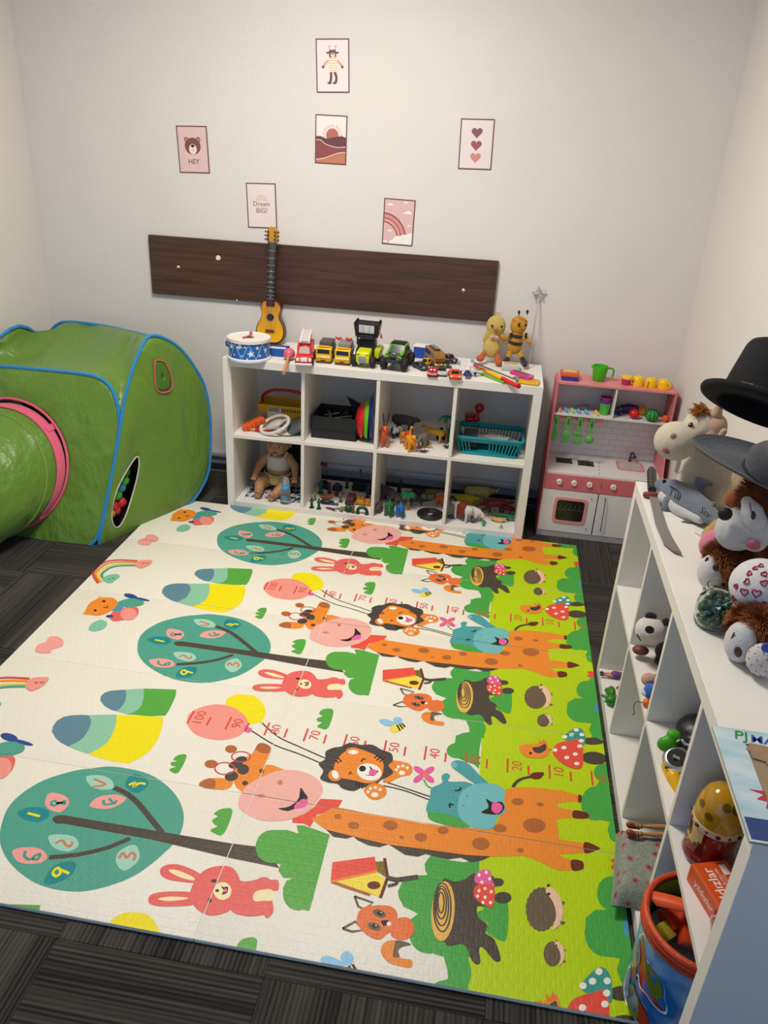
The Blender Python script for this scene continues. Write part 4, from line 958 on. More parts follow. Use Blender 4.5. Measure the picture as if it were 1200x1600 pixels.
b = MB(); b.add([(cx+x, .0925, cz+y) for x, y in i_], [tuple(range(n))]); b.build('oven_window', mat('#231F1E', rough=.12, var=.2, scale=12), dr, smooth=0)
MB().bb(cx-.058, cx+.058, .0917, .0921, cz+.004, cz+.0055).build('oven_rack', paint('#6A6664'), dr, smooth=0)
for k in range(5): MB().box((cx-.045+k*.022, .0917, cz+.020), (.003, .0006, .026), rot=rotm(0, .35, 0)).build('oven_rack', paint('#4E4A48'), dr, smooth=0)
for x, z in ((1.774, .222), (1.772, .062)): MB().cyl((x, .094, z), (x, .088, z), .0022, n=8).build('screw', paint('#2A2624'), kt)
MB().tube(catmull([(1.835, .0935, .232), (1.836, .080, .226), (1.838, .077, .15), (1.840, .080, .070), (1.840, .0935, .064)], 4), .0022, 6).build('door_handle', mat('#4A4644', rough=.3), kt)
MB().bb(KX0+.003, KX1-.003, .096, .10, .0, .028).build('plinth', mat('#A8A4A4', rough=.4), kt, smooth=0)
MB().bb(i0, i1, .10, .36, .028, .034).build('base_board', KW, kt, smooth=0)
# shadow-side wall hooks omitted: things standing on the kitchen
def lathe_thing(name, label, cat, px, py, z, prof, m, Y=None, group=None, part='body', n=28):
    p = at(px, py, Z=z) if Y is None else at(px, py, Y=Y); p.z = z
    t = thing(name, label, cat, p, 0, group); MB().lathe(prof, (0, 0, 0), n).build(part, m, t, smooth=50); return t
KT = .7435
# green jug
t = thing('toy_jug', 'bright green toy measuring jug standing on the toy kitchen', 'jug', (1.735, .29, KT))
MB().lathe([(0, 0), (.026, 0), (.029, .004), (.035, .062), (.036, .070), (.0345, .070), (.0335, .062), (.0275, .006), (0, .005)], n=30).build('body', mat('#43B81E', rough=.3), t, smooth=50)
MB().box((-.036, 0, .064), (.014, .018, .012), bev=.004, rot=rotm(0, .5, 0)).build('spout', mat('#43B81E', rough=.3), t)
MB().tube(catmull([(.031, 0, .060), (.048, 0, .062), (.060, 0, .056), (.062, 0, .040), (.060, 0, .022)], 5), .0045, 8).build('handle', mat('#3AA81A', rough=.3), t)
# tub with yellow lid and three yellow cups
t = thing('toy_tub', 'magenta toy tub with a yellow lid on the toy kitchen', 'tub', (1.858, .265, KT))
MB().lathe([(0, 0), (.020, 0), (.0245, .028), (0, .028)], n=26).build('tub_body', mat('#B8256A', rough=.35), t); MB().lathe([(0, .028), (.027, .028), (.027, .035), (.0235, .040), (0, .040)], n=26).build('lid', mat('#F0B800', rough=.3), t)
for k, (x, y, lb) in enumerate(((1.911, .27, 'yellow toy cup right beside the magenta tub'), (1.968, .262, 'middle yellow toy cup turned upside down'), (2.024, .255, 'yellow toy cup at the right end of the kitchen top'))):
    t = thing('toy_cup', lb, 'cup', (x, y, KT), 0, 'yellow cups on the toy kitchen')
    MB().lathe([(0, .043), (.012, .043), (.021, .040), (.026, .026), (.027, .008), (.028, 0), (.026, 0), (.024, .02), (.018, .036), (0, .039)], n=26).build('cup_body', mat('#F2BE08', rough=.28), t, smooth=60)
    a = (-2.6, -2.2, -.9)[k]; c, s = math.cos(a), math.sin(a)
    MB().tube(catmull([(c*.022, s*.022, .030), (c*.036, s*.036, .026), (c*.036, s*.036, .010), (c*.025, s*.025, .008)], 4), .0036, 8).build('handle', mat('#EBB400', rough=.28), t)
# boxes at the left end
t = thing('toy_box', 'orange patterned card box lying on a blue tray on the kitchen top', 'box', (1.598, .272, KT+.012))
MB().box((0, 0, .013), (.086, .066, .024), bev=.006).build('box_body', mat('#D8603A', rough=.5), t)
MB().box((0, 0, .0254), (.062, .046, .0012), bev=.0005, seg=1).build('picture', mat('#D8B060', rough=.5, var=.5, scale=70), t)
tag(MB().box((1.600, .268, KT+.006), (.080, .070, .0115), bev=.003).build('tray', mat('#2238B0', rough=.4)), 'flat blue tray under the orange card box', 'tray')
# upper shelf contents
KS = .5905
for k, (px, c, lb) in enumerate(((873, '#E07A50', 'orange'), (883, '#4A8AC0', 'blue, leftmost'), (893, '#8FC46A', 'light green'), (903, '#5A9AD0', 'blue, beside the green'), (915, '#4FA0D8', 'sky blue, rightmost'), (931, '#E8B840', 'yellow'))):
    p = at(px, 648, Y=.235); p.z = KS
    t = thing('toy_shoe', ('%s toy shoe on the upper kitchen shelf' % lb), 'toy shoe', p, .15, 'small toy shoes in the kitchen')
    blob('shoe_body', [('e', (0, 0, .008), (.0095, .020, .008)), ('e', (0, .008, .013), (.008, .011, .010)), ('e', (0, -.012, .008), (.0105, .010, .008))], mat(c, rough=.5), t, vox=.002, sm=2)
    MB().box((0, 0, .002), (.019, .042, .0038), bev=.0015).build('sole', mat('#E8E2D8', rough=.5), t); MB().tube([(-.005, -.006, .016), (0, -.009, .0175), (.005, -.006, .016)], .0014, 6).build('lace', mat('#E8E2D8'), t)
o = blob('grey_plush', [('e', (0, 0, .012), (.035, .014, .011)), ('e', (.02, .002, .018), (.016, .012, .012))], fabric('#6A6A70'), None, vox=.003); p = at(912, 644, Y=.30); o.location = (p.x-.01, .30, KS); tag(o, 'dark grey soft lump behind the toy shoes', 'toy')
for k, (c, h0) in enumerate((('#5CC04A', 0), ('#6A3AA0', .014), ('#B02A8A', .028))):
    t = tag(MB().lathe([(0, h0+.002), (.018, h0+.002), (.0255, h0+.055), (.027, h0+.057), (.025, h0+.057), (.017, h0+.005), (0, h0+.004)], n=26).build('toy_cup', mat(c, rough=.35), smooth=50), ['green', 'purple', 'magenta'][k]+' plastic cup in the nested stack of the kitchen shelf', 'cup', 'nested cups'); t.location = (1.782, .262, KS)
def fruit(name, label, px, py, r, c, cat='toy fruit', Y=.25, sq=1.0, stripes=None, z=KS, stem=True):
    p = at(px, py, Y=Y); t = thing(name, label, cat, (p.x, Y, z))
    MB().lathe([(r*math.sin(PI*i/16)*(1-.0), r*sq*(1-math.cos(PI*i/16))) for i in range(17)], n=30).build('flesh', mat(c, rough=.2, var=.05), t, smooth=180)
    if stem: MB().cyl((0, 0, 2*r*sq-.002), (.003, 0, 2*r*sq+.006), .0018, .0012, 6).build('stem', paint('#4A3A1A'), t)
    if stripes:
        for k in range(9):
            a = 2*PI*k/9; b = MB(); b.tube([((r*1.0)*math.sin(PI*i/14)*math.cos(a+.12*math.sin(i*2.3)), (r*1.0)*math.sin(PI*i/14)*math.sin(a+.12*math.sin(i*2.3)), r*sq*(1-math.cos(PI*i/14))) for i in range(1, 14)], .0022, 6); b.build('stripe', mat(stripes, rough=.3), t)
    return t
fruit('toy_apple', 'shiny red toy apple on the right kitchen shelf', 991, 646, .024, '#C81822', Y=.24, sq=.95)
fruit('toy_watermelon', 'striped green toy watermelon between the apple and orange fruit', 1019, 648, .029, '#2E9A44', Y=.225, stripes='#0E3A1E', stem=False)
fruit('toy_peach', 'yellow and red toy peach behind the watermelon', 1003, 641, .022, '#E0963A', Y=.31)
fruit('toy_tomato', 'small orange toy tomato at the right end of the kitchen shelf', 1040, 652, .016, '#E8602A', Y=.235)
t = thing('toy_aubergine', 'dark purple toy aubergine lying at the back of the kitchen shelf', 'toy fruit', (1.905, .315, KS+.022)); blob('flesh', [('l', [(-.034, 0, -.002), (0, 0, .002), (.030, 0, .004)], [.019, .024, .017])], mat('#3A2260', rough=.25), t, vox=.003); MB().cyl((.040, 0, .006), (.054, 0, .010), .005, .003, 8).build('stem', paint('#3A6A2A'), t)
t = thing('toy_grapes', 'bunch of dark teal and purple toy grapes against the kitchen divider', 'toy fruit', (1.850, .275, KS))
random.seed(3)
for k in range(16): MB().ell((-.006+random.uniform(-.016, .018), random.uniform(-.016, .016), .010+random.uniform(0, .022)), .010, nu=12, nv=8).build('grape', mat(['#3A2A6A', '#1F6A70'][k % 2], rough=.25), t, smooth=180)
# ------------------------------------------------------------------ toys standing on the back cube shelf
ST = SH+.0012
def wheel(x, y, z, r, w, parent, tyre='#1E1D1C', hub='#8A8A88', M=None):
    """wheel with its axle along x"""
    b = MB(); pr = [(r*.45, -w/2), (r*.86, -w/2), (r, -w*.32), (r, w*.32), (r*.86, w/2), (r*.45, w/2)]
    b.lathe(pr, (x, y, z), 22, 0, (1, 0, 0)); o = b.build('wheel', mat(tyre, rough=.7, bump=.2), parent, smooth=50)
    b = MB(); b.lathe([(0, -w*.42), (r*.46, -w*.38), (r*.46, w*.38), (0, w*.42)], (x, y, z), 14, 0, (1, 0, 0)); b.build('hub', mat(hub, rough=.3), o, smooth=40)
def prof_body(name, side, w, m, t, bev=.0, sm=30, y_=0, x=0):
    """side profile polygon (y,z), width w along x, bevelled"""
    b = MB(); b.prism(side, w, (x-w/2, 0, 0), (0, 1, 0), (0, 0, 1)); o = b.build(name, m, t, smooth=sm)
    if bev: md = o.modifiers.new('round', 'BEVEL'); md.width = bev; md.segments = 2; md.limit_method = 'ANGLE'; md.angle_limit = .5; md.harden_normals = False
    return o
def quad(name, pts, m, t, th=.0): b = MB(); b.add(pts, [tuple(range(len(pts)))]); return b.build(name, m, t, smooth=0, shell=True)
GLASS = mat('#1D2326', rough=.12, var=.02)

# drum
p = at(391, 560, Z=ST+.0); dc = Vector((.118, .035, ST))
dr = thing('toy_drum', 'blue toy drum with white stars at the left end of the cube shelf', 'drum', dc)
DR, DH = .093, .098
MB().lathe([(0, 0), (DR, 0), (DR, DH-.004), (0, DH-.004)], n=48).build('shell', mat('#1E68B4', rough=.35, var=.04), dr, smooth=50)
MB().lathe([(DR-.004, 0), (DR+.006, 0), (DR+.007, .010), (DR+.001, .013)], n=48).build('lower_rim', mat('#E4E4E2', rough=.35), dr, smooth=60)
MB().lathe([(DR+.001, DH-.016), (DR+.006, DH-.014), (DR+.007, DH), (DR-.002, DH+.001), (DR-.006, DH-.004)], n=48).build('upper_rim', mat('#E8E6E0', rough=.35), dr, smooth=60)
MB().lathe([(0, DH-.003), (DR-.004, DH-.003), (DR-.004, DH-.006), (0, DH-.006)], n=48).build('drum_skin', mat('#E6DFD2', rough=.5), dr, smooth=50)
b = MB(); b.add([(.026*math.cos(2*PI*k/20), .020*math.sin(2*PI*k/20), DH-.0026) for k in range(20)], [tuple(range(20))]); b.build('centre_mark', mat('#6A4A38', rough=.6), dr, smooth=0, shell=True)
N_ = 9
zz = MB(); pts = []
for k in range(2*N_): a = 2*PI*k/(2*N_)+.12; pts.append(((DR+.0022)*math.cos(a), (DR+.0022)*math.sin(a), .012 if k % 2 else DH-.014))
zz.tube([q for i in range(len(pts)) for q in [Vector(pts[i]).lerp(Vector(pts[(i+1) % len(pts)]), u)*1.0 for u in (0, .25, .5, .75)]], .0012, 5, closed=True)
for i, v in enumerate(zz.v):
    r = math.hypot(v.x, v.y); s = max(1, (DR+.0015)/r); v.x *= s; v.y *= s
zz.build('lacing', mat('#D8DCE0', rough=.4), dr)
def star2(r, ri=.42, a0=PI/2): return [((r if k % 2 == 0 else r*ri)*math.cos(a0+PI*k/5), (r if k % 2 == 0 else r*ri)*math.sin(a0+PI*k/5)) for k in range(10)]
def wrap_star(a, z, r, rot=0):
    b = MB(); pl = star2(r, .42, PI/2+rot); tr = mgeo.tessellate_polygon([[Vector((x, y, 0)) for x, y in pl]])
    b.add([((DR+.0008)*math.cos(a+x/DR), (DR+.0008)*math.sin(a+x/DR), z+y) for x, y in pl], [tuple(q) for q in tr]); b.build('printed_star', paint('#E4E8EC'), dr, smooth=0, shell=True)
random.seed(11)
for a, z, r, ro in ((-2.25, .068, .019, .1), (-2.05, .030, .007, .3), (-1.85, .064, .007, 0), (-1.62, .030, .006, .5), (-1.72, .072, .016, .6), (-1.18, .040, .018, .2), (-1.35, .018, .006, 0), (-1.45, .070, .007, .3), (-.85, .066, .010, .2), (-.72, .030, .008, .4), (-2.6, .035, .010, .2), (-2.85, .062, .009, 0), (-.35, .05, .014, .1), (.2, .06, .012, 0), (1, .05, .014, .4), (1.8, .05, .014, .1), (2.6, .05, .014, .3)): wrap_star(a, z, r, ro)
MB().tube(catmull([(-DR-.003, .00, .07), (-DR-.012, -.004, .066), (-DR-.012, -.006, .052), (-DR-.003, -.004, .046)], 4), .005, 8).build('strap_lug', mat('#1E68B4', rough=.35), dr)
t = thing('toy_clapper', 'small pink-red plastic stick lying on the drum skin', 'toy', dc+Vector((0, 0, DH-.002)))
b = MB(); b.tube([(-.012, -.030, .004), (.004, .000, .007), (.002, .022, .010)], .0032, 8); b.build('stick', mat('#D0506A', rough=.4), t)
b = MB(); b.ell((.002, .028, .012), (.008, .006, .009)); b.build('knob', mat('#C84860', rough=.4), t)
MB().ell((-.013, -.032, .004), (.007, .008, .004)).build('stick_end', mat('#C84860', rough=.4), t)

# blue toy piano behind
t = thing('toy_piano', 'small blue toy keyboard with white keys behind the drum', 'toy piano', (.232, .125, ST), .05)
MB().box((0, 0, .018), (.110, .055, .036), bev=.006).build('case', mat('#1A58A8', rough=.4), t)
for k in range(7): MB().box((-.036+k*.0115, -.012, .038), (.0105, .026, .004), bev=.001, seg=1).build('key', mat('#ECE8E0', rough=.3), t, smooth=0)
MB().box((0, .016, .040), (.10, .014, .006), bev=.002).build('ledge', mat('#1A4E98', rough=.4), t)
# maraca
m0, m1 = at(452, 553, Z=ST+.028), at(444, 580, Z=ST+.006)
t = thing('maraca', 'pink maraca with a wooden handle lying over the front edge of the cube shelf', 'maraca', m0)
ax = (m1-m0); MB().ell((0, 0, 0), (.027, .031, .027), nu=22, nv=14).build('head', mat('#D8627C', rough=.3), t, smooth=180)
MB().tube([ax.normalized()*.026, ax.normalized()*.05, ax.normalized()*(ax.length+.02)], [.0075, .0065, .0085], 10).build('handle', mat('#C08A58', rough=.5, var=.2, scale=60), t)

# fire engine
fe = thing('toy_fire_engine', 'red toy fire engine with a white ladder on its back', 'toy truck', (.383, .045, ST+.001), .16); fe.scale = (1.22, 1.1, 1.15)
RED = mat('#CC1A1E', rough=.25, var=.03); WHT = mat('#E6E2DE', rough=.35)
prof_body('chassis', [(-.082, .012), (-.082, .040), (-.060, .048), (-.052, .050), (-.050, .036), (.090, .036), (.090, .012)], .058, RED, fe, .003)
prof_body('cab', [(-.062, .040), (-.045, .078), (-.005, .082), (.0, .040)], .054, RED, fe, .004)
prof_body('rear_body', [(.004, .036), (.004, .075), (.090, .075), (.090, .036)], .056, RED, fe, .003)
quad('windscreen', [(-.021, -.0605, .049), (.021, -.0605, .049), (.018, -.0495, .074), (-.018, -.0495, .074)], mat('#B8A8A4', rough=.2), fe)
MB().box((0, -.0835, .030), (.026, .004, .016), bev=.001).build('grille', WHT, fe)
MB().box((0, -.084, .012), (.062, .008, .008), bev=.002).build('bumper', WHT, fe)
for s in (-1, 1):
    MB().box((s*.0225, -.0835, .030), (.012, .004, .014), bev=.002).build('headlight', mat('#EDE6D8', rough=.15), fe)
    for y in (-.045, .055): wheel(s*.028, y, .015, .015, .012, fe)
b = MB(); Rr = rotm(.10, 0, 0)
for s in (-1, 1): b.box((s*.016, .020, .103), (.005, .165, .008), rot=Rr)
for k in range(11): b.box((0, -.055+k*.0145, .1015-.0+(-.035+k*.0145-.02)*.10+.004), (.030, .005, .005))
b.build('ladder', WHT, fe, smooth=0)
MB().box((0, .028, .086), (.036, .11, .012), bev=.002).build('ladder_mount', RED, fe); MB().box((0, .088, .100), (.034, .016, .030), bev=.003).build('ladder_base', RED, fe)
MB().box((0, -.028, .086), (.040, .012, .007), bev=.002).build('light_bar', WHT, fe)

# two yellow trucks
YEL = mat('#E8B400', rough=.3, var=.03)
for k, (x, y, lb, bed) in enumerate(((.463, .105, 'yellow toy truck with grey bed, left one of the pair', '#5A5652'), (.552, .102, 'yellow toy truck with grey bed, right one of the pair', '#8A8680'))):
    t = thing('toy_truck', lb, 'toy truck', (x, y, ST+.001), .03, 'pair of yellow toy trucks')
    prof_body('cab', [(-.050, .010), (-.050, .040), (-.047, .068), (-.012, .072), (-.008, .010)], .072, YEL, t, .004)
    MB().box((0, -.030, .0735), (.050, .022, .004), bev=.0015).build('roof_fairing', YEL, t)
    quad('windscreen', [(-.029, -.0505, .044), (.029, -.0505, .044), (.027, -.0482, .063), (-.027, -.0482, .063)], GLASS, t)
    MB().box((0, -.0515, .029), (.040, .003, .009), bev=.001).build('grille', mat('#EDE0A0', rough=.3), t)
    for s in (-1, 1): MB().box((s*.026, -.0515, .029), (.009, .003, .009), bev=.001).build('headlight', mat('#F2E8C0', rough=.2), t)
    MB().box((0, -.0520, .014), (.072, .005, .010), bev=.0015).build('bumper', mat('#C09200', rough=.35), t); MB().box((0, -.055, .014), (.022, .002, .006)).build('number_plate', paint('#4A3A10'), t, smooth=0)
    MB().box((0, .045, .024), (.060, .11, .014), bev=.002).build('chassis', mat('#2A2826', rough=.5), t)
    b = MB(); b.box((0, .045, .048), (.068, .098, .030), bev=.002); b.box((0, .045, .075), (.060, .085, .024), bev=.003); b.build('load_bed', mat(bed, rough=.5), t)
    for s in (-1, 1):
        for yy in (-.028, .055): wheel(s*.030, yy, .013, .013, .012, t, hub='#D8A000')
        MB().box((s*.039, -.042, .052), (.006, .006, .014), bev=.001).build('mirror', mat('#2A2826', rough=.4), t)
for k, (px, py) in enumerate(((529, 532), (545, 533))):
    p = at(px, py, Y=.15); t = thing('toy_whistle', ['left red bow-shaped plastic piece on the truck beds', 'right red bow-shaped plastic piece on the truck beds'][k], 'toy', (p.x, .15, ST+.089+.001))
    b = MB()
    for s in (-1, 1): b.ell((s*.008, 0, .010), (.009, .005, .006), rot=rotm(0, -s*.6, 0), nu=10, nv=7)
    b.cyl((0, 0, 0), (0, 0, .012), .004, .003, 8); b.build('piece_body', mat('#D03A48', rough=.35), t)

# wheel loader / dump truck
ld = thing('toy_dump_truck', 'yellow-green toy dump truck with black raised tipper', 'toy truck', (.655, .115, ST+.001), -.05)
LY = mat('#C8CC1C', rough=.3, var=.03); BK = mat('#1E1E20', rough=.35, var=.03)
prof_body('bonnet', [(-.085, .022), (-.088, .050), (-.078, .072), (-.020, .082), (-.010, .022)], .062, LY, ld, .007, 50)
MB().box((0, -.0875, .040), (.034, .005, .030), bev=.004).build('grille', mat('#8A8E90', rough=.4), ld)
for s in (-1, 1): MB().ell((s*.021, -.083, .066), (.008, .006, .006), rot=rotm(0, s*.3, 0)).build('headlight', mat('#E6DC50', rough=.2), ld)
MB().box((0, .010, .075), (.080, .060, .075), bev=.005).build('cab', BK, ld); quad('windscreen', [(-.030, -.0215, .085), (.030, -.0215, .085), (.028, -.0215, .107), (-.028, -.0215, .107)], GLASS, ld)
b = MB(); b.box((0, .065, .062), (.060, .06, .055), bev=.006); b.build('rear_engine', LY, ld)
b = MB(); b.box((.050, .03, .055), (.030, .09, .045), bev=.006, rot=rotm(0, .2, 0)); b.build('side_guard', LY, ld)
for s in (-1, 1):
    wheel(s*.043, -.055, .026, .026, .022, ld); wheel(s*.047, .055, .030, .030, .026, ld)
    MB().box((s*.040, -.02, .120), (.007, .012, .060), rot=rotm(.15, 0, 0), bev=.001).build('lift_arm', BK, ld)
t_b = MB(); t_b.prism([(-.052, -.032), (-.060, .030), (-.050, .040), (-.046, .030), (.050, .030), (.053, .042), (.062, .030), (.052, -.032)], .05, (0, .03, .165), (1, 0, 0), (0, -.15, 1)); tb = t_b.build('tipper', BK, ld, smooth=0)
b = MB(); b.box((0, -.0215, .164), (.070, .002, .036), rot=rotm(.15, 0, 0)); sg = b.build('sticker', paint('#D6D6D2'), ld, smooth=0)
for k in range(5):
    for c in (0, 1): MB().box((-.014+c*.030-.004, -.0240+k*.0009, .176-k*.0062), (.022 if c == 0 else .016, .0008, .0018), rot=rotm(.15, 0, 0)).build('printed_line', paint('#6A6A68'), sg, smooth=0)
MB().box((0, -.012, .132), (.07, .05, .012), bev=.003).build('tipper_hinge', BK, ld)
MB().cyl((.066, -.01, .150), (.068, -.01, .128), .0018, .006, 8).build('red_nozzle', mat('#C8202A', rough=.3), ld)

# green and black pickup
gp = thing('toy_pickup', 'green and black off-road toy car with chunky tyres', 'toy car', (.802, .115, ST+.001), -.12)
GN = mat('#5CA81E', rough=.25, var=.03)
prof_body('body', [(-.092, .035), (-.094, .058), (-.060, .068), (.092, .066), (.094, .036)], .088, BK, gp, .006)
prof_body('bonnet', [(-.088, .060), (-.060, .072), (-.034, .078), (-.034, .060)], .074, mat('#3A4438', rough=.3), gp, .004)
prof_body('cabin', [(-.050, .066), (-.022, .106), (.050, .108), (.078, .066)], .078, GN, gp, .005)
MB().box((0, .012, .110), (.066, .058, .006), bev=.002).build('roof', BK, gp)
quad('windscreen', [(-.034, -.0485, .072), (.034, -.0485, .072), (.029, -.0245, .104), (-.029, -.0245, .104)], GLASS, gp)
for s in (-1, 1):
    quad('side_window', [(s*.0396, -.030, .074), (s*.0396, .060, .074), (s*.0396, .046, .102), (s*.0396, -.016, .102)], GLASS, gp)
    MB().box((s*.030, -.090, .066), (.022, .010, .010), bev=.003, rot=rotm(0, s*.3, 0)).build('headlight_brow', GN, gp)
    MB().box((s*.034, -.060, .078), (.012, .040, .005), bev=.002, rot=rotm(.25, 0, 0)).build('bonnet_stripe', GN, gp)
    for y in (-.062, .062):
        wheel(s*.048, y, .030, .030, .026, gp, hub='#5A6A58'); MB().lathe([(.033, -.013), (.037, -.013), (.037, .013), (.033, .013)], (s*.045, y, .032), 16, 0, (1, 0, 0), a0=0, a1=PI).build('mudguard', BK, gp) if False else None
MB().box((0, -.096, .046), (.060, .008, .014), bev=.003).build('bumper', mat('#34383A', rough=.35), gp); MB().box((0, -.0945, .064), (.030, .004, .008), bev=.001).build('grille', mat('#2A2E30', rough=.4), gp)
MB().box((0, -.070, .0765), (.012, .006, .001)).build('badge', paint('#E8E8E8'), gp, smooth=0)
# blue-white box behind the pickup
t = thing('toy_case', 'white and blue box standing behind the green toy car', 'box', (.905, .33, ST), -.1)
MB().box((0, 0, .026), (.10, .055, .052), bev=.002, seg=1).build('case_body', mat('#2648A8', rough=.45), t); MB().box((0, 0, .056), (.106, .060, .008), bev=.003).build('lid', mat('#E8E4DE', rough=.45), t)
t = thing('toy_sleigh', 'pale red and white toy behind the dump truck', 'toy', (.735, .33, ST)); MB().box((0, 0, .022), (.08, .04, .044), bev=.006).build('toy_body', mat('#E2DCD8', rough=.4), t); MB().box((.02, 0, .054), (.034, .03, .018), bev=.006).build('toy_top', mat('#CF3038', rough=.35), t)
# brown bus
bs = thing('toy_bus', 'brown toy bus with dark windows near the middle of the cube shelf top', 'toy bus', (.962, .236, ST+.001), .42); bs.scale = (.9, .9, .9)
BR = mat('#9A6A30', rough=.3, var=.05)
prof_body('body', [(-.085, .010), (-.087, .055), (-.078, .074), (.082, .076), (.086, .070), (.086, .010)], .058, BR, bs, .005)
quad('windscreen', [(-.025, -.0875, .040), (.025, -.0875, .040), (.023, -.0810, .064), (-.023, -.0810, .064)], GLASS, bs)
MB().box((0, -.088, .028), (.044, .003, .012), bev=.001).build('grille', mat('#5A1E1A', rough=.4), bs); MB().box((0, -.089, .013), (.058, .006, .008), bev=.002).build('bumper', mat('#C09A48', rough=.3), bs)
MB().box((0, .01, .079), (.030, .10, .007), bev=.002).build('roof_rack', mat('#4A3A28', rough=.4), bs)
for k in range(4): MB().box((0, -.025+k*.025, .0835), (.020, .012, .003), bev=.001).build('roof_window', mat('#8A9498', rough=.2), bs)
for s in (-1, 1):
    for k in range(4): quad('side_window', [(s*.0295, -.066+k*.036, .044), (s*.0295, -.036+k*.036, .044), (s*.0295, -.036+k*.036, .064), (s*.0295, -.066+k*.036, .064)], GLASS, bs)
    for y in (-.055, .055): wheel(s*.026, y, .013, .013, .010, bs)

def small_car(name, label, px, py, yaw, c, L=.070, W=.034, H=.026, roofc=None, z=ST, hub='#B8B8B8'):
    p = at(px, py, Z=z); t = thing(name, label, 'toy car', (p.x, p.y+L*.45, z+.0005), yaw, 'small toy cars on the cube shelf'); t.scale = (1.25, 1.18, 1.25); m = mat(c, rough=.2, var=.02, coat=.4)
    L2 = L/2
    prof_body('body', [(-L2, .005), (-L2-.001, .010), (-L2*.88, .014), (-L2*.35, .0165), (L2*.75, .0175), (L2, .015), (L2, .005)], W, m, t, .0028, 50)
    prof_body('cabin', [(-L2*.42, .015), (-L2*.08, H), (L2*.42, H), (L2*.80, .016)], W*.80, mat(roofc or c, rough=.2, var=.02, coat=.4), t, .002, 50)
    a = W*.34; quad('windscreen', [(-a, -L2*.40-.0006, .0168), (a, -L2*.40-.0006, .0168), (a*.88, -L2*.10-.0006, H-.0015), (-a*.88, -L2*.10-.0006, H-.0015)], GLASS, t)
    for s in (-1, 1):
        quad('side_window', [(s*(W*.40+.0004), -L2*.25, .017), (s*(W*.40+.0004), L2*.60, .017), (s*(W*.40+.0004), L2*.38, H-.002), (s*(W*.40+.0004), -L2*.02, H-.002)], GLASS, t)
        for y in (-L2*.58, L2*.58): wheel(s*(W*.5-.003), y, .0072, .0072, .007, t, hub=hub)
        MB().ell((s*W*.33, -L2*.93, .0125), (.0038, .004, .0022), nu=8, nv=6).build('headlight', mat('#EDEBE2', rough=.15), t)
    return t
small_car('toy_car', 'grey-black toy sports car at the left of the small cars', 656, 579, .75, '#3A3C40', .078, .036, .024, '#26282A')
small_car('toy_car', 'little yellow toy car behind the red one', 664, 574, -.5, '#D8A018', .060, .030, .028)
c = small_car('toy_car', 'bright red toy racing car with white windscreen eyes', 675, 589, .0, '#C41420', .070, .036, .027)
for s in (-1, 1): MB().ell((s*.006, -.0125, .0215), (.0048, .0016, .0036), nu=10, nv=8).build('eye', paint('#F2F2F0'), c, label='white eye on the windscreen')
MB().tube([(-.008, -.0365, .012), (0, -.0372, .0105), (.008, -.0365, .012)], .0009, 5).build('mouth', paint('#F0E8E4'), c)
small_car('toy_car', 'silver and black toy car with white number stripes', 689, 588, .1, '#B8B8BC', .070, .034, .025, '#2A2A2C')
small_car('toy_car', 'bright orange toy sports car at the shelf edge', 709, 593, .18, '#E8501C', .076, .042, .028)
small_car('toy_car', 'dark olive toy jeep behind the silver car', 682, 574, .3, '#5A5A24', .066, .032, .030, '#33341A')
small_car('toy_car', 'dark green toy car behind the orange one', 696, 575, .3, '#2E4A30', .062, .030, .026)
small_car('toy_car', 'dark plum toy car, farthest back of the small cars', 701, 568, .9, '#4A1E36', .082, .036, .028)
# toy aeroplane
t = thing('toy_aeroplane', 'white and navy toy aeroplane pointing at the viewer', 'toy plane', at(731, 580, Z=ST+.022), .0); t.scale = (1.2, 1.2, 1.2)
MB().lathe([(0, -.052), (.006, -.050), (.010, -.040), (.011, .0), (.010, .040), (.004, .062), (0, .064)], (0, 0, 0), 18, 0, (0, 1, .04)).build('fuselage', mat('#E2E2E6', rough=.25), t, smooth=60)
MB().lathe([(0, -.054), (.0075, -.050), (.0116, -.034), (.0116, -.020)], (0, 0, 0), 18, 0, (0, 1, .04)).build('nose', mat('#27307A', rough=.25), t, smooth=60)
for s in (-1, 1):
    MB().prism([(0, -.010), (s*.056, .012), (s*.058, .022), (0, .012)], .003, (0, 0, -.002), (1, 0, 0), (0, 1, 0)).build('wing', mat('#D0D0D4', rough=.3), t, smooth=0)
    MB().prism([(0, .046), (s*.020, .056), (s*.020, .062), (0, .060)], .002, (0, 0, .002), (1, 0, 0), (0, 1, 0)).build('tail_wing', mat('#D0D0D4', rough=.3), t, smooth=0)
    MB().lathe([(0, -.012), (.006, -.010), (.006, .010), (0, .014)], (s*.028, .004, -.006), 12, 0, (0, 1, 0)).build('engine', mat('#27307A', rough=.3), t)
MB().prism([(.040, .004), (.058, .032), (.066, .032), (.062, .004)], .0025, (-.0012, 0, 0), (0, 1, 0), (0, 0, 1)).build('tail_fin', mat('#D8D8DC', rough=.3), t, smooth=0)
MB().ell((0, -.038, .006), (.006, .009, .005)).build('cockpit', GLASS, t)
for s in (-1, 1): MB().cyl((s*.012, 0, -.018), (s*.012, 0, -.008), .003, n=8).build('landing_wheel', mat('#222', rough=.6) if False else mat('#222222', rough=.6), t)
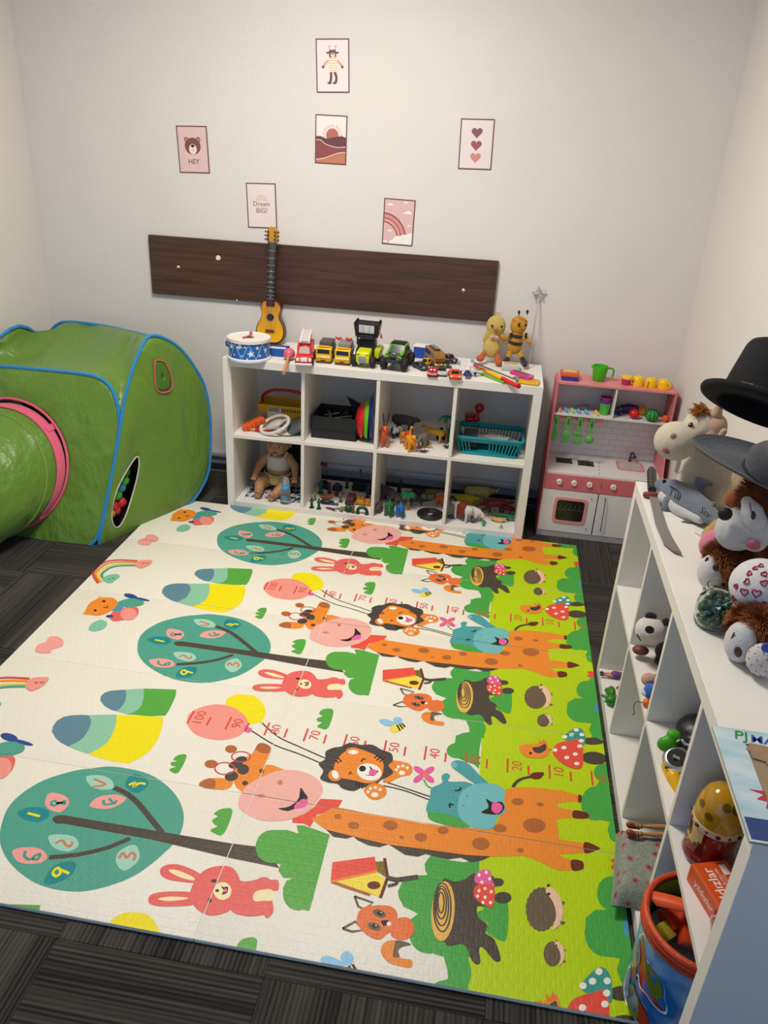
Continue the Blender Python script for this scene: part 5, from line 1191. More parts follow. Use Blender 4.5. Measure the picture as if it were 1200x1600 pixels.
# sticks and tubes at the right end
def stick(name, label, cat, a, b_, secs, group=None):
    """straight stick in coloured sections between photo pixels a and b_; secs = (colour, from, to, r0, r1, part)"""
    t = thing(name, label, cat, a); d = b_-a
    for c, u, v, r0, r1, pn in secs: MB().tube([d*u, d*v], [r0, r1], 12).build(pn, mat(c, rough=.3), t, smooth=50)
    return t
Z1 = ST+.012
stick('toy_horn', 'yellow and red toy horn lying diagonally by the shelf edge', 'toy horn', at(748, 574, Z=Z1+.004), at(811, 604, Z=ST+.011), (('#C42A5A', -.12, .0, .006, .008, 'mouthpiece'), ('#E87A20', 0, .22, .008, .0085, 'orange_section'), ('#F0B414', .22, .60, .0095, .0105, 'yellow_barrel'), ('#D81E1E', .60, .97, .0105, .0095, 'red_barrel'), ('#B81A2A', .97, 1.0, .0105, .0105, 'end_cap')))
stick('toy_wand', 'thin dark blue and green stick with pale round ends crossing the toy horn', 'toy stick', at(739, 566, Z=ST+.040), at(808, 594, Z=ST+.020), (('#2A2A78', .02, .45, .0030, .0030, 'blue_section'), ('#20703A', .45, .95, .0030, .0030, 'green_section')))
for (px, py, z) in ((738, 563, ST+.040), (808, 594, ST+.020)):
    pass
stick('toy_rod', 'bright green plastic rod under the toy horn', 'toy stick', at(742, 580, Z=ST+.005), at(788, 598, Z=ST+.005), (('#5AB83A', 0, 1, .0045, .0045, 'rod'),))
for k, (px, py, c) in enumerate(((738, 563, '#8AB4C4'), (717, 566, '#7FB0C0'), (808, 594, '#6E8498'))):
    z = (.042, .012, .022)[k]; o = MB().ell((0, 0, 0), (.008, .008, .010), nu=16, nv=10).build('bead', mat(c, rough=.2), smooth=180); o.location = at(px, py, Z=ST+z); tag(o, ['pale blue bead end above the toy aeroplane', 'pale blue bead left of the toy aeroplane', 'grey-blue bead at the tip of the red horn'][k], 'bead')
# tissue box, pink phone, yellow tray
t = thing('card_box', 'small grey and cream card box behind the pink toy phone', 'box', at(797, 580, Z=ST)+Vector((0, .03, 0)), .02)
MB().box((0, 0, .014), (.082, .056, .028), bev=.003).build('carton', mat('#B8BCB4', rough=.5), t); MB().box((0, 0, .0288), (.068, .042, .0012)).build('top_label', mat('#D0A070', rough=.6), t, smooth=0); MB().box((0, 0, .0283), (.080, .054, .0012)).build('top_border', paint('#EDE8E0'), t, smooth=0)
t = thing('yellow_tray', 'shallow yellow plastic tray at the right front corner of the cube shelf', 'tray', (1.402, .050, ST), -.12)
MB().box((0, 0, .006), (.098, .072, .012), bev=.004).build('tray_base', mat('#E2B224', rough=.35), t); MB().box((0, 0, .0125), (.078, .052, .003), bev=.001).build('tray_well', mat('#C89A28', rough=.4), t)
t = thing('toy_phone', 'pink toy phone with dark screen resting on the yellow tray', 'toy phone', (1.372, .088, ST+.024), -.42, rot=(-.05, .10, -.42))
b = MB(); b.prism(rrect(.104, .058, .012), .012, (0, 0, -.006), (1, 0, 0), (0, 1, 0)); o = b.build('phone_body', mat('#D8408E', rough=.3), t, smooth=30)
b = MB(); b.prism(rrect(.072, .036, .006), .0012, (-.004, .002, .0058), (1, 0, 0), (0, 1, 0)); b.build('screen', mat('#6A4A50', rough=.35, var=.4, scale=90), t, smooth=0)

# crochet duck
def place(px, py, Y): p = at(px, py, Y=Y); p.y = Y; return p
YD = .34
dk = thing('duck_doll', 'pale yellow crochet duck doll with orange feet leaning on the back wall', 'soft toy', (at(771, 565, Y=YD).x, YD, ST))
L = lambda px, py, dy=0: at(px, py, Y=YD+dy)-Vector((at(771, 565, Y=YD).x, YD, ST))
DY = knit('#E2C764')
hc, bc = L(775, 509, .01), L(768, 543)
blob('body', [('e', bc, (.043, .036, .050)), ('e', hc, (.047, .040, .050)), ('l', [L(772, 524), L(770, 535)], [.024, .03]),
    ('l', [L(762, 521), L(756, 531, -.01)], [.013, .008]), ('l', [L(784, 524), L(790, 535, -.01)], [.013, .008])], DY, dk, vox=.004, sm=3)
MB().tube(catmull([hc+V(-.004, 0, .046), hc+V(-.010, -.004, .064), hc+V(.004, -.004, .060)], 4), .002, 6).build('tuft', DY, dk); MB().tube(catmull([hc+V(.0, 0, .048), hc+V(.010, -.004, .062), hc+V(.020, -.004, .056)], 4), .002, 6).build('tuft', DY, dk)
for s, px in ((-1, 769), (1, 784)):
    e = L(px, 510+s*.5, -.033); MB().ell(e, (.0052, .003, .0060)).build('eye', mat('#1A1412', rough=.15), dk); MB().tube([e+V(s*.004, 0, .004), e+V(s*.010, 0, .007)], .0009, 5).build('eyelash', paint('#2A1C14'), dk)
be = L(775, 515, -.036); MB().ell(be, (.012, .010, .008)).build('beak', knit('#E07A28'), dk)
bw = L(773, 527, -.038)
for s in (-1, 1): MB().ell(bw+V(s*.011, 0, 0), (.012, .005, .007), rot=rotm(0, s*.35, 0)).build('bow', mat('#D89AA0', rough=.8, var=.3, scale=200), dk, label='pink bow at the neck')
for (ax_, ay_, bx_, by_) in ((757, 551, 750, 562), (777, 556, 779, 568)):
    blob('leg', [('l', [L(ax_, ay_, -.02), L((ax_+bx_)/2, (ay_+by_)/2, -.04)], [.012, .015]), ('e', L(bx_, by_, -.05)+V(0, 0, .006), (.020, .024, .016))], knit('#D8621E'), dk, vox=.0035)
# crochet bee
YBE = .335
o0 = Vector((at(808, 572, Y=YBE).x, YBE, ST)); bd_ = thing('bee_doll', 'orange-yellow crochet bee doll with black stripes beside the duck doll', 'soft toy', o0)
L = lambda px, py, dy=0: at(px, py, Y=YBE+dy)-o0
OY = knit('#E0A018'); KB = knit('#241E1A')
hc, bc = L(810, 509, .01), L(804, 540)
blob('body', [('e', bc, (.036, .032, .042)), ('e', L(806, 530), (.029, .026, .034)), ('e', hc, (.040, .035, .042)),
    ('l', [L(796, 524), L(788, 530, -.01), L(785, 527, -.02)], [.012, .011, .010]), ('l', [L(816, 526), L(823, 531, -.01), L(827, 535, -.02)], [.012, .011, .011])], OY, bd_, vox=.004, sm=3)
for zc, rr in ((L(807, 524), .0285), (L(805, 535), .0335)): MB().lathe([(rr*.95, -.008), (rr+.001, -.005), (rr+.001, .005), (rr*.95, .008)], zc, 24, 0, (.1, 0, 1)).build('stripe', KB, bd_)
for s, px in ((-1, 798), (1, 822)): MB().box(L(px, 524, -.02), (.012, .014, .022), bev=.003).build('shoulder_strap', KB, bd_)
random.seed(5)
for k in range(34):
    a = random.uniform(0, 2*PI); th = random.uniform(0, 1.15); q = hc+V(.040*math.sin(th)*math.cos(a), .035*math.sin(th)*math.sin(a), .042*math.cos(th))
    if q.y < hc.y-.022 and q.z < hc.z+.022: continue
    pts = [q+V(.006*math.cos(u), .006*math.sin(u)*.6, .002*u*.4-.004) for u in [i*1.2 for i in range(6)]]
    MB().tube(pts, .0042, 5).build('curl', knit('#E6A820'), bd_)
for (px, py) in ((811, 488), (824, 487)):
    b = L(px, py+5); q = L(px, py); MB().tube([b, q], .0028, 6).build('antenna', KB, bd_); MB().ell(q, (.0065, .006, .009)).build('antenna_tip', KB, bd_)
for px in (811, 822): MB().ell(L(px, 508, -.030), (.0058, .003, .0064)).build('eye', mat('#20140E', rough=.15), bd_)
MB().tube([L(811, 515, -.031), L(814, 516, -.032), L(818, 515, -.031)], .0011, 5).build('mouth', paint('#5A1E14'), bd_)
for a_, b_2, c_ in (((797, 550), (793, 560), (789, 568)), ((812, 552), (816, 560), (820, 570))):
    MB().tube([L(*a_, -.01), L(*b_2, -.03)], [.013, .011], 12).build('leg', OY, bd_); q = L(*c_, -.045); blob('boot', [('l', [L(*b_2, -.03), q+V(0, 0, .006)], [.0125, .014]), ('e', q+V(0, -.01, .002), (.013, .018, .011))], KB, bd_, vox=.003)
# star wand
w0 = at(825, 577, Y=.30); w0.z = ST; wt = at(842, 462, Y=.43); w_ = thing('star_wand', 'silver star wand standing against the back wall at the right end of the cube shelf', 'wand', w0)
d = wt-w0; SV = metal('#C8C8CC', .22)
MB().tube([(0, 0, .001), d*.98], .0032, 10).build('stick', SV, w_)
for a_, r_ in ((1.0, .034), (1.0, .020)):
    pl = star2(r_, .46, PI/2+.15)
    MB().tube([d+V(x, 0, y+.008) for x, y in pl], .0024 if r_ > .03 else .0016, 6, closed=True).build('star_outline', SV, w_)
for k in range(10):
    x, y = star2(.034, .46, PI/2+.15)[k]; x2, y2 = star2(.020, .46, PI/2+.15)[k]; MB().tube([d+V(x, 0, y+.008), d+V(x2, 0, y2+.008)], .0012, 5).build('star_strut', SV, w_)
# ------------------------------------------------------------------ contents of the back cube shelf
FU, FL = SH/2+.008+.001, .0385+.0012
CELL = .33625
def cx0(i): return .0385+(CELL+.016)*i
def flr(px, py, z=FL): return at(px, py, Z=z)
# --- upper cell 1: yellow tool tray and odd toys
tt = thing('toy_tool_tray', 'yellow open toy tool tray with a red handle, upper left cube', 'tool tray', (cx0(0)+.199, .245, FU))
w, d, h = .262, .15, .105
b = MB(); to = rrect(w, d, .012); bo = [(x*.86, y*.80) for x, y in to]; ti = [(x*.965, y*.94) for x, y in to]; bi = [(x*.84, y*.77) for x, y in to]; n = len(to)
b.add([(x, y, 0) for x, y in bo]+[(x, y, h) for x, y in to]+[(x, y, h) for x, y in ti]+[(x, y, .004) for x, y in bi], [f for k in range(n) for f in ((k, (k+1) % n, n+(k+1) % n, n+k), (n+k, n+(k+1) % n, 2*n+(k+1) % n, 2*n+k), (2*n+k, 2*n+(k+1) % n, 3*n+(k+1) % n, 3*n+k))]+[tuple(range(n)), tuple(range(3*n, 4*n))])
YT = mat('#D2A012', rough=.4, var=.04); b.build('tray_body', YT, tt, smooth=30)
MB().tube([(x*1.0, y*1.0, h) for x, y in to], .0055, 8, closed=True).build('rim', YT, tt)
MB().tube(catmull([(-w/2+.005, 0, h-.01), (-w/2+.012, 0, h+.030), (-.06, 0, h+.060), (.06, 0, h+.060), (w/2-.012, 0, h+.030), (w/2-.005, 0, h-.01)], 3), .0078, 8).build('handle', mat('#B0181E', rough=.4), tt)
sgn = lambda y, z: -d/2*.80-(d/2*.2)*(z/h)-.0015
b = MB(); b.add([(-.078, sgn(0, .045), .045), (-.005, sgn(0, .045), .045), (-.005, sgn(0, .096), .096), (-.078, sgn(0, .096), .096)], [(0, 1, 2, 3)]); l1 = b.build('side_label', paint('#D8CDB8'), tt, smooth=0, shell=True)
b = MB(); b.add([(-.072, sgn(0, .078)-.001, .078), (-.018, sgn(0, .078)-.001, .078), (-.018, sgn(0, .094)-.001, .094), (-.072, sgn(0, .094)-.001, .094)], [(0, 1, 2, 3)]); b.build('label_band', paint('#2A211C'), l1, smooth=0, shell=True)
b = MB(); lettering(b, 'PENSAN', .016, (-.045, sgn(0, .086)-.002, .086), (1, 0, 0), (0, 0, 1)); b.build('lettering', paint('#F0ECE6'), l1, smooth=0, shell=True)
b = MB()
for k in range(9): b.add([(-.002+k*.013, sgn(0, .094)-.001, .094), (.004+k*.013, sgn(0, .094)-.001, .094), (-.001+k*.013, sgn(0, .080)-.001, .080), (-.007+k*.013, sgn(0, .080)-.001, .080)], [(0, 1, 2, 3)])
b.build('hazard_stripes', paint('#2A211C'), tt, smooth=0, shell=True)
t = thing('grey_block', 'flat grey metal block lying in the yellow tool tray', 'toy', (cx0(0)+.245, .25, FU+.060)); MB().box((0, 0, 0), (.10, .05, .014), rot=rotm(.1, -.15, -.5), bev=.003).build('block', metal('#8A8E94', .4), t)
q = flr(383, 669, FU); t = thing('orange_toy', 'long orange plastic toy at the left of the upper left cube', 'toy', (cx0(0)+.075, .095, FU+.033), 0)
Rz = rotm(0, -.42, .45); MB().box((0, 0, 0), (.115, .045, .030), rot=Rz, bev=.004).build('toy_body', mat('#E05A14', rough=.45), t)
for k in range(4): MB().box(Rz @ V(-.036+k*.024, -.0235, .0), (.012, .003, .018), rot=Rz, bev=.001).build('rib', mat('#C84A10', rough=.45), t)
MB().ell(Rz @ V(.060, .0, .012), (.012, .012, .018)).build('blue_tip', mat('#2A2A7A', rough=.4), t)
t = thing('red_mallet', 'red toy tool with wooden tip lying under the white ring', 'toy tool', flr(405, 678, FU)+V(.0, .03, .008)); MB().tube([(-.055, 0, 0), (-.026, 0, 0)], [.0085, .0085], 10).build('wooden_tip', mat('#C89058', rough=.5), t); MB().tube([(-.026, 0, 0), (.02, -.004, 0), (.072, -.010, 0)], [.011, .012, .009], 10).build('red_grip', mat('#B4161C', rough=.4), t)
t = thing('steering_ring', 'white toy steering wheel leaning in the upper left cube', 'toy wheel', (cx0(0)+.185, .082, FU+.042)); Rw = rotm(.40, -.34, 0)
MB().tube([Rw @ V(.074*math.cos(a), .062*math.sin(a), 0) for a in [2*PI*k/36 for k in range(36)]], .0088, 10, closed=True).build('rim', mat('#D8D4CE', rough=.35), t); b = MB(); b.ell((0, 0, 0), (.048, .028, .014), rot=Rw @ rotm(0, 0, .35)); b.build('hub', mat('#B4B0AC', rough=.35), t)
for s in (-1, 1): MB().tube([Rw @ V(s*.035, .012*s, 0), Rw @ V(s*.072, .016*s, 0)], .007, 8).build('spoke', mat('#C4C0BA', rough=.35), t)
t = thing('toy_spoon', 'cream plastic toy spoon at the front of the upper left cube', 'toy', flr(440, 682, FU)+V(0, .018, .010)); MB().ell((.01, 0, 0), (.036, .018, .009), rot=rotm(0, 0, -.1)).build('bowl', mat('#D0C2A4', rough=.4), t); MB().tube([(-.022, 0, .0), (-.045, .012, .004)], .005, 8).build('stem', mat('#8A7A60', rough=.4), t)
t = thing('grey_case', 'dark grey flat case leaning at the right of the upper left cube', 'toy', (cx0(0)+.285, .115, FU+.036)); MB().box((0, 0, 0), (.10, .12, .022), rot=rotm(.15, -.55, .2), bev=.005).build('case_body', mat('#5A6264', rough=.5), t)
t = thing('red_pen', 'dark red and pale toy stick by the first divider', 'toy', flr(460, 676, FU)+V(0, .03, .010)); MB().tube([(-.03, 0, 0), (.0, .0, .003)], .006, 8).build('pale_end', mat('#B8A090', rough=.4), t); MB().tube([(.0, 0, .003), (.03, .004, .010)], .006, 8).build('red_end', mat('#5A2420', rough=.4), t)

# --- upper cell 2: black open box, bird-like hat, stacked colour shields
X2 = cx0(1)
t = thing('black_box', 'open matt black box filled with dark sticks in the second upper cube', 'box', (X2+.127, .175, FU)); bw, bd2, bh = .222, .20, .110
b = MB(); b.bb(-bw/2, bw/2, -bd2/2, bd2/2, 0, .004); b.bb(-bw/2, bw/2, -bd2/2, -bd2/2+.004, 0, bh); b.bb(-bw/2, bw/2, bd2/2-.004, bd2/2, 0, bh); b.bb(-bw/2, -bw/2+.004, -bd2/2, bd2/2, 0, bh); b.bb(bw/2-.004, bw/2, -bd2/2, bd2/2, 0, bh)
BB = mat('#1A1C1C', rough=.6); b.build('box_walls', BB, t, smooth=0); MB().bb(-bw/2-.0015, bw/2+.0015, -bd2/2-.0015, bd2/2+.0015, .040, .045).build('seam_band', mat('#101212', rough=.6), t, smooth=0)
random.seed(21)
for k in range(8):
    x, y = [-.07, .05, -.06, .04][k % 4]+random.uniform(-.01, .01), [.05, .055, -.05, -.045][k % 4]+random.uniform(-.01, .01); a = random.uniform(0, 3.1); l = random.uniform(.03, .05); c = ['#8A8A70', '#3A3A3C', '#2E2620', '#566050', '#9A9A98', '#1C1C1C', '#7A7048', '#4A525A'][k]
    o = MB().tube([(-l*math.cos(a), -l*math.sin(a), -.006), (l*math.cos(a), l*math.sin(a), .010)], .004, 6).build('toy_stick', mat(c, rough=.5)); o.location = (X2+.127+x*.6, .175+y*.5, FU+.085+random.uniform(-.015, .01)); tag(o, [['olive-grey', 'dark grey', 'brown-black', 'grey-green'][k % 4], ['pale grey', 'nearly black', 'khaki', 'slate'][k % 4]][k//4]+' thin stick in the black box, at its '+['back left', 'back right', 'front left', 'front right'][k % 4], 'stick', 'sticks in the black box')
t = thing('pirate_hat', 'dark pointed felt shape sticking up behind the colour shields', 'toy hat', (X2+.218, .23, FU)); MB().prism([(-.060, .175), (.03, .135), (.055, .10), (.05, .0), (-.01, .0), (-.030, .120)], .012, (0, 0, 0)).build('felt', fabric('#16181E', .1), t, smooth=0)
def shield(name, label, x, c, r, h, tilt, dep):
    t = thing(name, label, 'toy bowl', (x, .135, FU+h)); b = MB()
    b.lathe([(r*math.sin(u), dep*math.cos(u)) for u in [PI/2*i/7 for i in range(8)]]+[((r-.004)*math.sin(u), (dep-.004)*math.cos(u)) for u in [PI/2*(7-i)/7 for i in range(8)]], (0, 0, 0), 32, 0, (-1, -.15, tilt)); b.build('shell', mat(c, rough=.22, var=.04), t, smooth=50)
    return t
shield('toy_bowl', 'red toy bowl standing on edge, leftmost of the colour bowls', X2+.262, '#C01C20', .090, .092, .05, .044)
shield('toy_bowl', 'bright green toy bowl standing on edge between red and blue', X2+.283, '#5CB41A', .098, .100, .02, .036)
shield('toy_bowl', 'dark blue toy bowl on edge against the middle divider', X2+.304, '#1A2470', .112, .114, .0, .030)

# --- animals
def quadruped(name, label, px, py, yaw, c, L=.09, H=.06, z=FL, head=1.0, neck=.25, fat=1.0, tail=True, legs=True, part='body', rough=.45, var=.15, group=None, lift=0, x=None, y=None):
    p = flr(px, py, z) if x is None else Vector((x, y, z)); t = thing(name, label, 'toy animal', (p.x, p.y, z+lift), yaw, group); t.scale = (1.2, 1.2, 1.2); m = mat(c, rough=rough, var=var, scale=70)
    bh = H*.62; r = H*.20*fat; pr = [('l', [(-L*.34, 0, bh), (0, 0, bh*1.02), (L*.30, 0, bh*1.05)], [r*1.05, r*1.15, r]),
        ('l', [(L*.30, 0, bh*1.08), (L*(.36+.12*(1-neck)), 0, bh+H*neck)], [r*.75, r*.55]), ('e', (L*(.42+.12*(1-neck)), 0, bh+H*neck*1.05), (H*.17*head, H*.12*head, H*.13*head)), ('e', (L*(.53+.12*(1-neck)), 0, bh+H*neck*.95), (H*.09*head, H*.08*head, H*.07*head))]
    for sy in (-1, 1):
        for sx_ in (-1, 1):
            pr.append(('l', [(sx_*L*.28, sy*r*.62, bh*.9), (sx_*L*.30, sy*r*.75, bh*.45), (sx_*L*.29, sy*r*.78, H*.05)], [H*.10*fat, H*.07*fat, H*.065*fat]))
        pr.append(('e', (L*(.38+.12*(1-neck)), sy*H*.10*head, bh+H*neck*1.05+H*.11*head), (H*.025, H*.04, H*.05)))
    if tail: pr.append(('l', [(-L*.36, 0, bh), (-L*.48, 0, bh*.75)], [H*.05, H*.03]))
    blob(part, pr, m, t, vox=max(.0022, H*.032), sm=2); t['_hd'] = [L*(.42+.12*(1-neck)), 0.0, bh+H*neck*1.05]
    return t
def eyes(t, r=.0022, sp=.007, dx=.008, dz=.003):
    h = t['_hd']
    for s in (-1, 1): MB().ell((h[0]+dx, s*sp, h[2]+dz), r, nu=8, nv=6).build('eye', mat('#181210', rough=.2), t)
G3 = 'toy animals in the third upper cube'
a = quadruped('toy_antelope', 'orange-red toy antelope with long dark horns at the far left', 600, 696, -1.4, '#D8602A', .085, .085, FU, .8, .38, .8); h = a['_hd']
for s in (-1, 1): MB().tube(catmull([(h[0]-.004, s*.005, h[2]+.008), (h[0]-.010, s*.009, h[2]+.035), (h[0]-.004, s*.012, h[2]+.062)], 4), [.0026]*8+[.001], 6).build('horn', paint('#3A2A22'), a)
a = quadruped('toy_panda', 'white and black toy panda behind the orange antelope', 610, 682, -.5, '#D8D4CC', .082, .062, FU, 1.25, .12, 1.35, tail=False); h = a['_hd']
for s in (-1, 1):
    MB().ell((h[0]-.004, s*.010, h[2]+.012), .0055, nu=10, nv=7).build('ear', mat('#181614', rough=.5), a); MB().ell((h[0]+.008, s*.006, h[2]+.002), (.003, .004, .004)).build('eye_patch', mat('#181614', rough=.5), a)
MB().ell((.018, 0, .034), (.011, .0215, .022)).build('shoulder_band', mat('#181614', rough=.5), a)
for s in (-1, 1): MB().ell((.024, s*.013, .014), (.007, .008, .015)).build('black_leg', mat('#181614', rough=.5), a)
MB().ell((h[0]+.020, 0, h[2]-.003), (.003, .004, .003)).build('nose', mat('#181614', rough=.4), a)
a = quadruped('toy_bear', 'dark grey toy bear with raised back behind the panda', 630, 676, -.25, '#4A4440', .105, .090, FU, .95, .10, 1.05); eyes(a)
a = quadruped('toy_lion', 'orange toy lion with reddish mane behind the amber giraffe', 632, 695, -1.0, '#D07A28', .060, .062, FU, 1.0, .2, .95); h = a['_hd']; MB().ell((h[0]-.004, 0, h[2]), (.012, .017, .018), nu=12, nv=8).build('mane', mat('#B4441C', rough=.8, bump=.8), a)
a = quadruped('toy_giraffe', 'amber toy giraffe sitting at the front with a tall neck', 641, 704, -1.1, '#E09018', .060, .070, FU, 1.0, .30, 1.15); MB().tube([(-.010, 0, .045), (-.014, 0, .070), (-.012, .002, .092)], [.007, .005, .0045], 8).build('neck', mat('#E09018', rough=.45), a); MB().ell((-.006, .002, .094), (.010, .005, .005)).build('long_head', mat('#D88A20', rough=.45), a)
for k in range(7): MB().ell((-.02+.007*k, (-1)**k*.0145, .042+.004*(k % 3)), (.0035, .0015, .003)).build('spot', paint('#A85A14'), a)
a = quadruped('toy_elephant', 'small grey toy elephant standing in front of the yellow lioness', 661, 697, -1.9, '#6E6860', .060, .060, FU, 1.1, .12, 1.3); h = a['_hd']; MB().tube(catmull([(h[0]+.008, 0, h[2]), (h[0]+.018, 0, h[2]-.012), (h[0]+.016, 0, h[2]-.028)], 4), [.006]*5+[.0045]*3+[.0035], 8).build('trunk', mat('#6E6860', rough=.5), a)
for s in (-1, 1): MB().ell((h[0]-.004, s*.012, h[2]), (.003, .009, .011)).build('ear', mat('#6E6860', rough=.5), a)
a = quadruped('toy_lioness', 'golden yellow toy lioness standing right of the elephant', 678, 690, PI-.2, '#C8961E', .088, .068, FU, .95, .2, .95); eyes(a)
t = thing('toy_gorilla', 'black toy gorilla beside the palm trunk', 'toy animal', flr(689, 686, FU)); blob('body', [('e', (0, 0, .026), (.015, .014, .022)), ('e', (-.002, -.004, .052), (.011, .011, .011)), ('l', [(-.012, 0, .038), (-.020, -.008, .018), (-.016, -.012, .004)], .0055), ('l', [(.012, 0, .038), (.020, -.008, .018), (.016, -.012, .004)], .0055), ('e', (-.009, -.004, .006), (.007, .010, .006)), ('e', (.009, -.004, .006), (.007, .010, .006))], mat('#262628', rough=.6), t, vox=.0022); MB().ell((-.002, -.0125, .050), (.007, .003, .006)).build('face', mat('#4A4848', rough=.5), t)
def palm(name, label, p, h, n, leafc, trunkc, rl=.04, group=None):
    t = thing(name, label, 'toy tree', p); MB().tube(catmull([(0, 0, 0), (.003, 0, h*.4), (-.002, 0, h*.8), (0, 0, h)], 4), [.005]*6+[.0035]*7, 8).build('trunk', mat(trunkc, rough=.6, var=.2), t)
    MB().lathe([(0, 0), (.015, 0), (.012, .003), (0, .004)], n=14).build('base', mat(trunkc, rough=.6), t)
    for k in range(n):
        a = 2*PI*k/n; c, s = math.cos(a), math.sin(a); vs = []
        for i in range(6):
            u = i/5; r = rl*u; z = h+.010*math.sin(u*PI)-.018*u*u; wd = .0085*math.sin(PI*min(.98, u*.9+.1))
            vs += [(c*r-s*wd, s*r+c*wd, z-.002), (c*r, s*r, z+.002), (c*r+s*wd, s*r-c*wd, z-.002)]
        fs = []
        for i in range(5): o = i*3; fs += [(o, o+1, o+4, o+3), (o+1, o+2, o+5, o+4)]
        b = MB(); b.add(vs, fs); o = b.build('leaf', mat(leafc, rough=.4), t, shell=True); md = o.modifiers.new('thickness', 'SOLIDIFY'); md.thickness = .0012
    return t
palm('toy_palm', 'tall toy palm with drooping green leaves by the third divider', flr(696, 692, FU)+V(0, 0, 0), .128, 7, '#1E7A50', '#7A6A50', .050)
t = thing('toy_cactus', 'upright bright green toy cactus beside the tall palm', 'toy plant', flr(701, 690, FU)); blob('body', [('l', [(0, 0, .006), (0, 0, .055), (0, 0, .085)], [.007, .0085, .006]), ('l', [(0, 0, .04), (-.012, 0, .045), (-.013, 0, .06)], .004)], mat('#1E8A3A', rough=.4), t, vox=.002)
def spiky(name, label, p, c, n=9, r=.026, h=.018, cat='toy plant'):
    t = thing(name, label, cat, p); random.seed(len(label))
    for k in range(n):
        a = 2*PI*k/n+.2; rr = r*random.uniform(.7, 1); MB().tube([(0, 0, .003), (rr*.6*math.cos(a), rr*.6*math.sin(a), h*.6), (rr*math.cos(a), rr*math.sin(a), h*random.uniform(.2, 1))], [.0028, .002, .0006], 5).build('blade', mat(c, rough=.5), t)
    return t
spiky('toy_grass', 'tuft of black toy grass at the foot of the palm', flr(697, 700, FU), '#1E2420')
spiky('toy_spider', 'dark flat spiky toy plant at the front of the third upper cube', flr(661, 706, FU), '#3A3432', 11, .034, .006)
spiky('toy_coral', 'red and white spiky toy plant in front of the elephant', flr(653, 700, FU), '#C85A48', 9, .024, .010)
spiky('toy_twig', 'yellow twiggy toy plant lying beside the red one', flr(670, 699, FU), '#B8963A', 8, .028, .008)
spiky('toy_branch', 'small tan toy branch right of the antelope', flr(612, 691, FU), '#B88A48', 6, .026, .010)
t = thing('toy_bush', 'round green toy leaf between giraffe and elephant', 'toy plant', flr(653, 690, FU)); MB().ell((0, 0, .018), (.010, .005, .013)).build('leaf', mat('#1E8A48', rough=.4), t); MB().cyl((0, 0, 0), (0, 0, .010), .002, n=6).build('stem', paint('#3A5A2A'), t)

# --- upper cell 4: turquoise slotted basket
X4 = cx0(3); bk = thing('slotted_basket', 'turquoise slotted plastic basket holding cards in the upper right cube', 'basket', (X4+.170, .165, FU)); TQ = mat('#128E96', rough=.3, var=.03)
W2, D2, H2 = .306, .225, .088; tp = rrect(W2, D2, .022, 6); bt = rrect(W2*.88, D2*.86, .018, 6); n = len(tp)
def lerp2(a, b_, t): return [(p[0]+(q[0]-p[0])*t, p[1]+(q[1]-p[1])*t) for p, q in zip(a, b_)]
MB().tube([(x, y, H2) for x, y in tp], .0065, 8, closed=True).build('rim', TQ, bk); b = MB()
for z0, z1 in ((0, .012), (H2-.022, H2)):
    A_, B2 = lerp2(bt, tp, z0/H2), lerp2(bt, tp, z1/H2); b.add([(x, y, z0) for x, y in A_]+[(x, y, z1) for x, y in B2], [(k, (k+1) % n, n+(k+1) % n, n+k) for k in range(n)])
b.add([(x, y, .001) for x, y in bt], [tuple(range(n))]); o = b.build('band', TQ, bk, smooth=40, shell=True); md = o.modifiers.new('thickness', 'SOLIDIFY'); md.thickness = .003
def bslat(xf, yf, face):
    (x0, y0), (x1, y1) = ((xf*.88, yf*.86), (xf, yf)); bb_ = MB(); bb_.tube([(x0, y0, .010), (x1*.99, y1*.99, H2-.02)], .0028, 4); bb_.build('slat', TQ, bk, smooth=0)
for k in range(17):
    x = -W2/2+.020+k*(W2-.04)/16
    if not (.062 < x+W2/2 < .150): bslat(x, -D2/2, 0)
    bslat(x, D2/2, 0)
for k in range(10):
    y = -D2/2+.02+k*(D2-.04)/9; bslat(-W2/2, y, 1); bslat(W2/2, y, 1)
for k, (x, y, z, rz, c, lb) in enumerate(((-.055, -.02, .066, -.12, '#C08A84', 'dusty pink card on the left of the basket'), (.0, -.03, .070, .35, '#A87A84', 'mauve card half under the pink one'), (.030, -.035, .076, .55, '#B4A8A4', 'pale card with a white border on top'), (.07, -.045, .070, .62, '#8A8A90', 'grey card at the right tip of the fan'))):
    t = thing('play_card', lb, 'card', (X4+.170+x, .165+y, FU+z), -rz, 'cards fanned in the turquoise basket'); MB().box((0, 0, 0), (.115, .066, .0015), rot=rotm(.06, -.03, 0)).build('card_sheet', paint(c), t, smooth=0); MB().box((0, 0, .0011), (.085, .042, .0006), rot=rotm(.06, -.03, 0)).build('card_print', mat('#9A8A88' if k != 2 else '#A8AC94', rough=.5, var=.4, scale=80), t, smooth=0)
t = thing('black_pouch', 'black pouch at the left end inside the turquoise basket', 'pouch', (X4+.075, .175, FU+.045)); MB().box((0, 0, 0), (.07, .12, .06), bev=.012).build('pouch_body', fabric('#1C1A20'), t)
t = thing('red_octopus', 'glossy red toy figure with a round knob perched on the basket corner', 'toy', (X4+.072, .268, FU+.096)); R_ = mat('#A8121A', rough=.2, var=.05)
blob('body', [('l', [(-.02, 0, .010), (.012, 0, .016), (.024, 0, .045)], [.016, .014, .010]), ('e', (.02, -.004, .016), (.020, .015, .016))], R_, t, vox=.0028); MB().ell((.030, 0, .072), .0235, nu=20, nv=14).build('knob', R_, t, smooth=180)
